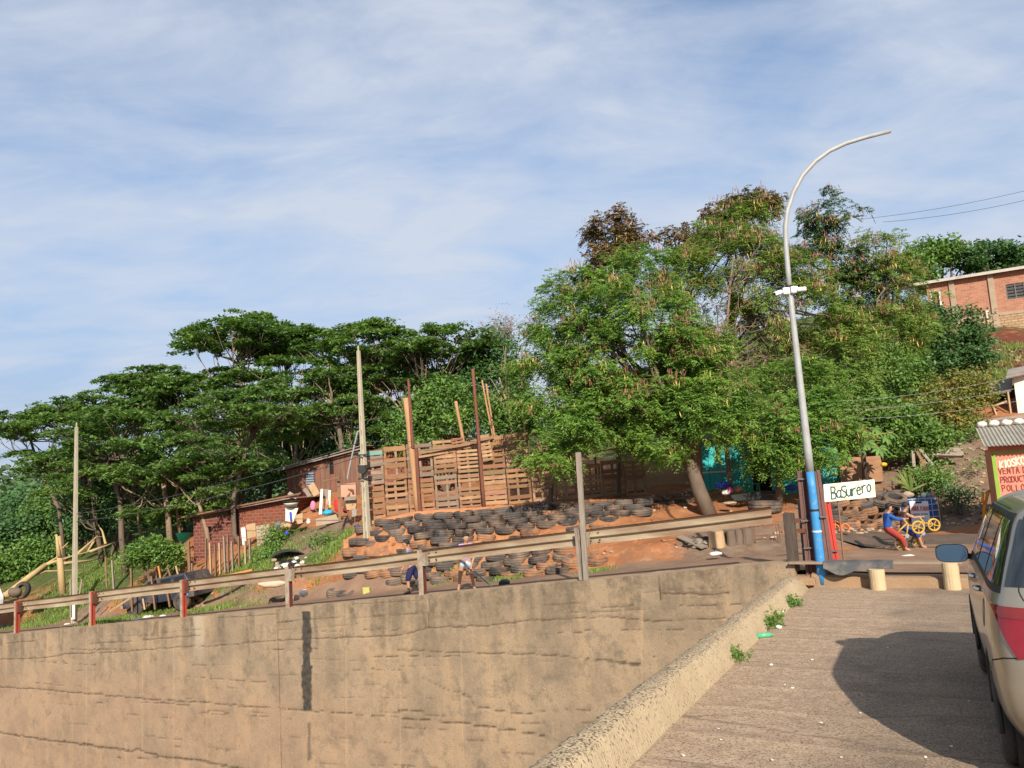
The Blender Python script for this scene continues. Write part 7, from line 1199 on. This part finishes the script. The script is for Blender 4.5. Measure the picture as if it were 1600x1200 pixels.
for u in (5.42, 6.92):
    p = surf(u, 3.02); n_ = nrm(u, 3.02); t_ = unit(surf(u+.1, 3.02)-surf(u-.1, 3.02)); mb = MB()
    for k in (1, -1): q = np.array([1, k, 1]); mb.tube([(p-t_*.075+n_*.004)*q, (p-t_*.05+n_*.034)*q, (p+t_*.05+n_*.036)*q, (p+t_*.075+n_*.004)*q], .014, 8)
    mb.build('door_handle', CHROME if u < 6 else CHROME, car, local=True, smooth=True)
for k in (1, -1):
    c = np.array([1.93, k*1.02, 1.20]); mb = MB(); P = []
    for x, s_ in ((-.045, .96), (-.02, 1.0), (.05, .9), (.11, .45)): P.append([c+np.array([x, .135*s_*math.copysign(abs(math.cos(t))**.6, math.cos(t)), .085*s_*math.copysign(abs(math.sin(t))**.6, math.sin(t))]) for t in np.linspace(0, 2*math.pi, 25)])
    mb.grid(np.array(P)); mb.add(P[-1][:-1], [tuple(range(24))]); mm = mb.build('door_mirror', PAINT, car, local=True, smooth=True)
    mb = MB(); mb.add([c+np.array([-.052+.010*math.sin(t), .125*math.copysign(abs(math.cos(t))**.6, math.cos(t)), .075*math.copysign(abs(math.sin(t))**.6, math.sin(t))]) for t in np.linspace(0, 2*math.pi, 25)[:-1]], [tuple(range(24))]); mb.build('mirror_glass', mat('mirror_glass', (.15, .20, .23), rough=.10, metal=1.0), mm, local=True)  # bluish base colour stands in for sky mirrored in the glass
    mb = MB(); mb.bar(c+np.array([.03, -k*.10, -.03]), c+np.array([.06, -k*.22, -.05]), .05, .05); mb.build('mirror_arm', TRIM, mm, local=True)
RIM = mat('alloy', (.45, .44, .42), rough=.35, metal=.8)
for ax_, az in AX:
    for k in (1, -1):
        T4_ = Matrix.Translation((ax_, k*.785, az)) @ Matrix.Rotation(R_(90), 4, 'X'); mb = MB(); mb.lathe([(.205, -.105), (.29, -.112), (.328, -.095), (.343, -.06), (.343, -.022), (.335, -.018), (.335, -.012), (.343, -.008), (.343, .06), (.328, .095), (.29, .112), (.205, .105)], 40, T4_); w_ = mb.build('wheel', TY[0], car, local=True, smooth=True)
        mb = MB(); mb.lathe([(.212, -.10), (.212, .10), (.19, .10), (.185, -.10)], 32, T4_)
        for s_ in range(5):
            a = 2*math.pi*s_/5; o_ = Vector((0, 0, -k*.075)); mb.add([tuple(T4_ @ (Vector((math.cos(a+d)*r, math.sin(a+d)*r, 0))+o_)) for r, d in ((.03, -.6), (.2, -.16), (.2, .16), (.03, .6))], [(0, 1, 2, 3)])
        mb.build('rim', RIM, w_, local=True); mb = MB(); mb.lathe([(.001, -.06), (.20, -.06), (.20, .06), (.001, .06)], 20, T4_); mb.build('brake_disc', TRIM, w_, local=True)
        mb = MB(); mb.tube([(ax_+AR*math.cos(t), k*(.892 if True else 0), az+AR*math.sin(t)) for t in np.linspace(-.15, math.pi+.15, 26)], .016, 6); mb.build('arch_lip', TRIM, body, local=True, smooth=True)
        mb = MB(); mb.lathe([(.40, -.25), (.40, .10), (.39, .10), (.39, -.24)], 28, Matrix.Translation((ax_, k*.72, az)) @ Matrix.Rotation(R_(-90*k), 4, 'X')); mb.build('wheel_well', TRIM, body, local=True)
mb = MB(); mb.box((1.3, 0, .30), (3.9, 1.5, .12)); mb.build('underbody', TRIM, car, local=True)
mb = MB(); uv = [(7.5, 4.75), (7.95, 4.7), (7.95, 5.15), (7.5, 5.2)]; mb.add([surf(*q)+nrm(*q)*.008 for q in uv], [(0, 1, 2, 3)]); mb.build('window_sticker', color('paper_white', (0, 0, 0)), car, local=True)
mb = MB(); mb.box((-.815, 0, .80), (.02, .50, .13)); mb.build('number_plate', WHITEP, car, local=True)
for k in (1, -1): patch('headlight', [(12.1, 2.5), (13.0, 2.4), (13.0, 3.1), (12.0, 3.3)], mat('lamp_clear', (0, 0, 0)), car, .008, 8, True); break
mb = MB()
for i in range(4): mb.box((3.49, 0, .46+.05*i), (.03, .7, .02))
mb.build('grille', TRIM, car, local=True)
# ================================================================ PEOPLE AND BICYCLES
SKIN = mat('skin_tan', (0.42, 0.225, 0.14), (0.37, 0.19, 0.115), 6, rough=.6, coord='object'); HAIR = mat('black_hair', (0.012, 0.010, 0.009), (0.03, 0.022, 0.018), 20, rough=.6)
def skinned(name, J, E, m, parent, root, sub=2):
    ks = list(J); me = bpy.data.meshes.new(name); me.from_pydata([J[k][0] for k in ks], [(ks.index(a), ks.index(b)) for a, b in E], []); o = bpy.data.objects.new(name+'_tmp', me); COL.objects.link(o)
    o.modifiers.new('s', 'SKIN'); sv = me.skin_vertices[0].data
    for i, k in enumerate(ks): r = J[k][1]; sv[i].radius = (r, r) if isinstance(r, (int, float)) else r; sv[i].use_root = (k == root)
    s = o.modifiers.new('d', 'SUBSURF'); s.levels = sub; s.render_levels = sub
    bpy.context.view_layer.update(); nm = bpy.data.meshes.new_from_object(o.evaluated_get(bpy.context.evaluated_depsgraph_get())); nm.name = name; bpy.data.objects.remove(o)
    nm.materials.clear(); nm.materials.append(m); nm.polygons.foreach_set('use_smooth', [True]*len(nm.polygons)); r = bpy.data.objects.new(name, nm); COL.objects.link(r); r.parent = parent; return r
def person(label, base, J, shirt, shirt_m, shorts, short_m, scale=1.0, face=(-1, 0, 0), hair='short', sleeves=.5, legs=.55, hem=None, rotz=0.0, shoes=None, hands=True):
    # J: joints in metres (x to the picture's right, y away, z up), feet on z = 0
    J = {k: np.array(v, float)*scale for k, v in J.items()}; e = thing('person', label, 'person', base, (0, 0, rotz)); s = scale
    B = {'pelvis': (J['pelvis'], .088*s), 'waist': (J['waist'], .080*s), 'chest': (J['chest'], (.098*s, .078*s)), 'neck': (J['neck'], .040*s), 'chin': (J['head']-np.array([0, 0, .055*s])+np.array(face)*.022*s, .050*s), 'head': (J['head'], .078*s), 'crown': (J['head']+np.array([0, 0, .055*s])-np.array(face)*.012*s, .062*s)}
    E = [('pelvis', 'waist'), ('waist', 'chest'), ('chest', 'neck'), ('neck', 'chin'), ('chin', 'head'), ('head', 'crown')]
    for sd in 'lr':
        B.update({'sh'+sd: (J['sh'+sd], .046*s), 'el'+sd: (J['el'+sd], .031*s), 'wr'+sd: (J['wr'+sd], .022*s), 'hip'+sd: (J['hip'+sd], .076*s), 'kn'+sd: (J['kn'+sd], .048*s), 'an'+sd: (J['an'+sd], .031*s), 'toe'+sd: (J['toe'+sd], .026*s)})
        E += [('chest', 'sh'+sd), ('sh'+sd, 'el'+sd), ('el'+sd, 'wr'+sd), ('pelvis', 'hip'+sd), ('hip'+sd, 'kn'+sd), ('kn'+sd, 'an'+sd), ('an'+sd, 'toe'+sd)]
        d = unit(J['wr'+sd]-J['el'+sd]); pm = J['wr'+sd]+d*.045*s; B['pm'+sd] = (pm, (.026*s, .014*s)); E.append(('wr'+sd, 'pm'+sd)); sd_ = unit(np.cross(d, np.array([.3, 1.0, .2])))
        for i, (a, ln) in enumerate(((-.55, .045), (-.18, .062), (.08, .066), (.34, .058))):
            q = pm+unit(d+sd_*a)*.02*s; t = q+unit(d+sd_*a*.6+np.array(face)*.35)*ln*s; B[f'f{sd}{i}'] = (t, .007*s); E.append(('pm'+sd, f'f{sd}{i}'))
        B['th'+sd] = (J['wr'+sd]+d*.03*s-sd_*.035*s+np.array(face)*.02*s, .008*s); E.append(('wr'+sd, 'th'+sd))
    body_ = skinned('body', B, E, SKIN, e, 'pelvis')
    # shirt, shorts
    g = 1.16; lerp = lambda a, b, t: J[a]*(1-t)+J[b]*t
    C = {'hem': (lerp('pelvis', 'waist', -.25), .104*s*g), 'waist': (J['waist'], .086*s*g), 'chest': (J['chest'], (.104*s*g, .084*s*g)), 'neckb': (lerp('chest', 'neck', .62), .050*s*g)}; Ec = [('hem', 'waist'), ('waist', 'chest'), ('chest', 'neckb')]
    for sd in 'lr': C['sh'+sd] = (J['sh'+sd], .052*s*g); C['sl'+sd] = (lerp('sh'+sd, 'el'+sd, min(1, sleeves)), .046*s*g); Ec += [('chest', 'sh'+sd), ('sh'+sd, 'sl'+sd)]
    if sleeves > 1:
        for sd in 'lr': C['cf'+sd] = (lerp('el'+sd, 'wr'+sd, .9), .030*s*g); Ec.append(('sl'+sd, 'cf'+sd))
    if shirt: skinned(shirt, C, Ec, shirt_m, e, 'chest')
    D = {'top': (lerp('pelvis', 'waist', .3), .088*s*g), 'pelvis': (J['pelvis']-np.array([0, 0, .01*s]), .094*s*g)}; Ed = [('top', 'pelvis')]
    for sd in 'lr':
        D['hip'+sd] = (J['hip'+sd], .082*s*g); D['kn'+sd] = (lerp('hip'+sd, 'kn'+sd, min(legs, 1)), .066*s*g); Ed += [('pelvis', 'hip'+sd), ('hip'+sd, 'kn'+sd)]
        if legs > 1: D['cu'+sd] = (lerp('kn'+sd, 'an'+sd, legs-1), .042*s*g); Ed.append(('kn'+sd, 'cu'+sd))
    skinned(shorts, D, Ed, short_m, e, 'pelvis')
    # hair, face
    f = np.array(face, float); bm = bmesh.new(); bmesh.ops.create_icosphere(bm, subdivisions=3, radius=1.0); V = np.array([v.co[:] for v in bm.verts]); r = .090*s*(1+.10*(fbm(V[:, 0]*5, V[:, 2]*5+V[:, 1]*4, 3)-.45)); V2_ = V*r[:, None]*np.array([1, 1, 1.04]); front = V@f; cut = (front > .25) & (V[:, 2] < .42) | (V[:, 2] < -.45); V2_[cut] *= .72; mb = MB(); mb.add(V2_+J['head']+np.array([0, 0, .028*s])-f*.008*s, [tuple(v.index for v in q.verts) for q in bm.faces]); bm.free(); mb.build('hair', HAIR, e, local=True, smooth=True)
    side = np.cross(f, (0, 0, 1)); mb = MB()
    for k in (-1, 1):
        mb.lathe([(.0005, -.008*s), (.008*s, 0), (.0005, .008*s)], 8, Matrix.Translation(Vector(J['head']+f*.079*s+side*k*.028*s)))
    mb.build('eyes', HAIR, body_, local=True); mb = MB(); h_ = J['head']; mb.tube([h_+f*.078*s+np.array([0, 0, -.002*s]), h_+f*.096*s-np.array([0, 0, .022*s]), h_+f*.080*s-np.array([0, 0, .03*s])], [.007*s, .012*s, .009*s], 7); mb.build('nose', SKIN, body_, local=True, smooth=True)
    mb = MB(); mb.tube([h_+f*.073*s-np.array([0, 0, .05*s])+side*.02*s, h_+f*.078*s-np.array([0, 0, .052*s]), h_+f*.073*s-np.array([0, 0, .05*s])-side*.02*s], .005*s, 6); mb.build('mouth', mat('lips', (.32, .10, .08)), body_, local=True); mb = MB()
    for k in (-1, 1): mb.lathe([(.0005, -.02*s), (.012*s, -.01*s), (.014*s, .008*s), (.0005, .02*s)], 8, Matrix.Translation(Vector(h_+side*k*.079*s-np.array([0, 0, .008*s]))))
    mb.build('ears', SKIN, body_, local=True)
    if shoes:
        for sd in 'lr': mb = MB(); a, b = J['an'+sd], J['toe'+sd]; mb.tube([a-unit(b-a)*.035*s-np.array([0, 0, .028*s]), (a+b)/2-np.array([0, 0, .012*s]), b+unit(b-a)*.02*s-np.array([0, 0, .004*s])], [.036*s, .040*s, .030*s], 10, flat=.8); mb.build('shoe', shoes, e, local=True, smooth=True)
    return e
NVY = color('navy_cloth', (.018, .020, .075), .8); GRYB = color('grey_blue_cloth', (.17, .22, .36), .8); DENIM = color('pale_denim', (.42, .55, .68), .8, (.24, .36, .52)); PURP = color('purple_cloth', (.36, .20, .55), .8, (.50, .30, .55))
bp_ = gp(645, 929, 16.5); bp_ = np.array([bp_[0], bp_[1], ground(bp_[0], bp_[1])+.012])
person('boy in grey blue shirt and navy shorts walking left behind the guardrail', bp_, dict(pelvis=(0.02, 0, .66), waist=(0.0, 0, .80), chest=(-.04, 0, .97), neck=(-.085, 0, 1.10), head=(-.11, -.01, 1.22), shl=(-.05, -.13, 1.03), ell=(-.10, -.17, .82), wrl=(-.19, -.16, .64), shr=(-.03, .13, 1.03), elr=(.04, .17, .84), wrr=(.0, .17, .66), hipl=(.0, -.075, .63), knl=(-.09, -.08, .36), anl=(-.08, -.08, .07), toel=(-.19, -.085, .03), hipr=(.03, .075, .63), knr=(.12, .08, .38), anr=(.30, .08, .16), toer=(.27, .085, .04)), 'shirt', GRYB, 'shorts', NVY, 1.06, (-1, -.25, -.1), sleeves=.6, legs=1.15, shoes=mat('sandal', (.05, .03, .025)))
gp1 = gp(729, 925, 16.5); gp1 = np.array([gp1[0], gp1[1]+.25, ground(gp1[0], gp1[1]+.25)+.012])
girl = person('girl in purple top and pale denim shorts sweeping behind the guardrail', gp1, dict(pelvis=(.0, 0, .68), waist=(.015, 0, .80), chest=(.03, -.02, .96), neck=(.03, -.03, 1.09), head=(.04, -.05, 1.19), shl=(-.11, -.02, 1.01), ell=(-.16, -.10, .84), wrl=(-.06, -.17, .74), shr=(.16, -.02, 1.01), elr=(.22, -.06, .80), wrr=(.15, -.14, .60), hipl=(-.08, 0, .64), knl=(-.14, -.02, .36), anl=(-.19, 0, .06), toel=(-.20, -.09, .03), hipr=(.08, 0, .64), knr=(.12, -.02, .36), anr=(.16, 0, .06), toer=(.20, -.09, .03)), 'top', PURP, 'shorts', DENIM, 1.06, (.45, -.85, -.25), sleeves=.3, legs=.50)
e = thing('broom', 'long grey broom handle with green head held by the girl', 'broom', gp1+np.array([.62, -.1, 0])); mb = MB(); a, b = gp1+np.array([-.13, -.185, .80]), gp1+np.array([.62, -.12, .05]); mb.tube([a, b], .014, 8); mb.build('handle', color('handle_grey', (.17, .20, .24)), e); mb = MB(); d = unit(b-a); mb.bar(b-d*.14, b+d*.02, .045, .035); mb.build('head', color('broom_green', (.30, .62, .42)), e, bevel=.006)
# --- bicycles
YEL = mat('bike_yellow', (.55, .34, .03), (.42, .25, .04), 5, rough=.5, dust=((.30, .20, .12), .35, 6)); BTY = mat('bike_tyre', (.20, .12, .07), (.10, .07, .05), 6); STL = mat('bike_steel', (.45, .46, .48), rough=.35, metal=.7)
def bike(label, px_rear, px_front, Y, ori, tw=None):
    r = .155; a = at(*px_rear, Y); g_ = ground(a[0], a[1])+.014; a[2] = g_+r; b = at(*px_front, Y-.02); e = thing('bicycle', label, 'bicycle', (a[0], a[1], g_), group='small yellow bicycles'); ax_ = unit(b-a); wb = np.linalg.norm(b-a); up = unit(np.cross(np.array([0, -1.0, 0]), ax_)); up = up if up[2] > 0 else -up; P = lambda u, v, w=0.0: a+ax_*u*wb+up*v+np.array([0, w, 0])
    for i, (c, tm, sm) in enumerate(((a, BTY, ori), (b, YEL, YEL))):
        Mx = Matrix.Translation(Vector(c)) @ Matrix.Rotation(R_(90), 4, 'X'); mb = MB(); mb.lathe([(r-.045+.022+.024*math.cos(t), .026*math.sin(t)) for t in np.linspace(0, 2*math.pi, 9)[:-1]], 24, Mx); w_ = mb.build('wheel', tm, e, smooth=True); mb = MB()
        for k in range(5): t = 2*math.pi*k/5+i; mb.bar(c, c+np.array([math.cos(t), 0, math.sin(t)])*(r-.03), .018, .022, up=(0, 1, 0))
        mb.tube([c-np.array([0, .05, 0]), c+np.array([0, .05, 0])], .022, 8); mb.build('spokes', sm, w_)
    tubes = [((0, 0), (.12, .27)), ((.12, .27), (.42, .05)), ((0, 0), (.42, .05)), ((.14, .24), (.80, .24)), ((.42, .05), (.80, .20)), ((.80, .14), (.80, .34)), ((.83, .16), (1, 0))]
    for k, ((u0, v0), (u1, v1)) in enumerate(tubes): mb = MB(); mb.tube([P(u0, v0), P(u1, v1)], .017, 8); mb.build('fork' if k == 6 else 'frame_tube', ori if k < 6 else YEL, e, smooth=True)
    mb = MB(); mb.tube([P(.12, .27), P(.09, .34)], .012, 6); mb.build('seat_post', STL, e); mb = MB(); mb.bar(P(.0, .35), P(.2, .35), .09, .035); mb.build('saddle', BLACK, e, bevel=.012); mb = MB(); mb.tube([P(.72, .40, -.2), P(.78, .42, -.06), P(.78, .42, .06), P(.72, .40, .2)], .012, 8); mb.build('handlebar', STL, e, smooth=True); mb = MB(); mb.tube([P(.42, .05, -.03), P(.42, .05, .03)], .05, 12); mb.build('crank', STL, e)
    return e, P, a, g_
k1, Pk, a1, z1 = bike('small yellow bicycle of the boy in blue, front wheel raised', (1407.5, 849), (1434.5, 824), 17.9, YEL); k2, Pk2, a2, z2 = bike('small yellow bicycle of the bare-armed boy, front wheel raised', (1433.5, 848), (1459, 820), 18.4, YEL)
def rider(label, a, P, z0, dx, shirt, sm, short, km, skin_sleeve, legs, hair_face):
    base = np.array([a[0], a[1], z0]); s = .88; rel = lambda p: (np.array(p)-base)/s
    seat = rel(P(.05, .40)); hb_l, hb_r = rel(P(.74, .42, -.17)), rel(P(.74, .42, .17)); pv = seat+np.array([-.02, 0, .05]); ch = pv+np.array([.02, 0, .30]); sh = .115
    J = dict(pelvis=pv, waist=pv+np.array([0, 0, .13]), chest=ch, neck=ch+np.array([.04, 0, .13]), head=ch+np.array([.075, -.01, .245]), shl=ch+np.array([.01, -sh, .06]), shr=ch+np.array([.01, sh, .06]), wrl=hb_l, wrr=hb_r, ell=(ch+np.array([.01, -sh, .06])+hb_l)/2+np.array([-.02, -.05, -.06]), elr=(ch+np.array([.01, sh, .06])+hb_r)/2+np.array([-.02, .05, -.06]), hipl=pv+np.array([.02, -.07, -.02]), hipr=pv+np.array([.02, .07, -.02]))
    for sd, k in (('l', -1), ('r', 1)): J['an'+sd] = np.array([.10+.04*k, k*.12, .06]); J['toe'+sd] = np.array([.21+.04*k, k*.13, .03]); J['kn'+sd] = (J['hip'+sd]+J['an'+sd])/2+np.array([.10, k*.03, .02])
    return person(label, base, J, shirt, sm, short, km, s, hair_face, sleeves=skin_sleeve, legs=legs)
rider('boy in blue jacket and red trousers on a small bicycle', a1, Pk, z1, 0, 'jacket', color('jacket_blue', (.02, .085, .33), .8), 'trousers', color('trouser_red', (.34, .045, .035), .8), 1.2, 1.85, (.9, -.35, -.25)); rider('bare-armed boy in blue shorts on the second small bicycle', a2, Pk2, z2, 0, 'vest', color('vest_brown', (.12, .06, .05), .8), 'shorts', color('shorts_blue', (.025, .05, .22), .8), .15, 1.1, (.95, .2, -.2))
# ================================================================ WEEDS AND LITTER on the ramp
def rp(x, y):                           # a point of the ramp seen at a picture point
    d = ray(x, y); z = 0.0
    for _ in range(6): k = (z-ZC)/d[2]; p = CAM+d*k; z = float(ramp_z(st(p)[1]))
    return np.array([p[0], p[1], z])
for i, (x, y, r, n, lb_) in enumerate(((1192, 978, .20, 300, 'leafy weed clump at the kerb beside the green bottle'), (1228, 946, .18, 260, 'far weed clump at the kerb near the lamp'), (1137, 1031, .14, 190, 'near small weed clump at the kerb'), (1205, 968, .12, 120, 'low weed tuft between the two kerb clumps'))):
    c = rp(x, y); t = thing('weed_clump', lb_, 'weed', c); P = c+rng.normal(0, 1, (n, 3))*np.array([r*.6, r*.6, 0])+np.array([0, 0, .02]); P[:, 2] += abs(rng.normal(0, .05, n)); leaves('leaves', t, *scatter(P, 3, (.02, .02, .02), .075, .022, .9), LEAF['bush']); mb = MB()
    for k in range(14): p = P[rng.integers(n)]; mb.tube([c+(p-c)*.2, p+np.array([0, 0, .05])], [.004, .002], 4)
    mb.build('stems', LEAF['podg'], t, kind='stuff')
mb = MB(); c = rp(1195, 997); mb.tube([c+np.array([-.1, 0, .03]), c+np.array([.06, .02, .03]), c+np.array([.09, .02, .03]), c+np.array([.12, .02, .03])], [.032, .032, .014, .014], 10); mb.build('bottle', color('bottle_green', (.10, .42, .22), .2), None, origin=c, label='crushed green plastic bottle beside the kerb weeds', cat='bottle', smooth=True)
for i, (x, y, r, m) in enumerate(((1217, 981, .045, WHITEP), (1222, 958, .04, WHITEP), (1420, 890, .0, None), (1168, 1014, .03, PLASTER), (1205, 1040, .02, WHITEP))):
    if m: heap('litter_scrap', ('crumpled white cup beside the kerb weeds', 'white scrap beside the far weeds', '', 'grey scrap beside the kerb', 'tiny white scrap on the ramp')[i], 'litter', 0, 0, 20, (r, r*.8, r*.6), m).location = tuple(rp(x, y)+np.array([0, 0, .01]))
heap('white_cloth', 'white rag lying on the road behind the bench', 'rag', 0, 0, 20, (.14, .08, .03), WHITEP).location = tuple(gp(1420, 871)+np.array([0, 0, .03]))
mb = MB()
for i in range(34):
    x = random.uniform(1020, 1540); y = random.uniform(935, 1195); c = rp(x, y); s_, t_ = st(c)
    if s_ < 5.85 or s_ > 8.0: continue
    r = random.uniform(.004, .014); mb.box(c+np.array([0, 0, .010]), (r*2, r*1.4, r*.5), np.array(Matrix.Rotation(random.random()*3, 3, 'Z')), mi=random.choice((0, 0, 1)))
mb.build('ramp_grit', [WHITEP, PLASTER], None, kind='stuff', label='scattered pale grit and paper scraps on the ramp', cat='litter')
mb = MB()
for i in range(420):
    x = random.uniform(560, 1500); y = random.uniform(780, 925); c = gp(x, y); s_, t_ = st(c)
    if t_ < 4.4 or c[1] > 27 or s_ > 4.5: continue
    r = random.uniform(.02, .06); mb.box(c+np.array([0, 0, r*.4]), (r*2, r*1.6, r), np.array(Matrix.Rotation(random.random()*3, 3, 'Z')), mi=random.choice((0, 0, 1)), jit=r*.2)
mb.build('earth_clods', [mat('clod', (.36, .145, .06), (.26, .10, .045), 5), PLASTER], None, kind='stuff', label='loose clods and stones on the orange earth bank', cat='clods')
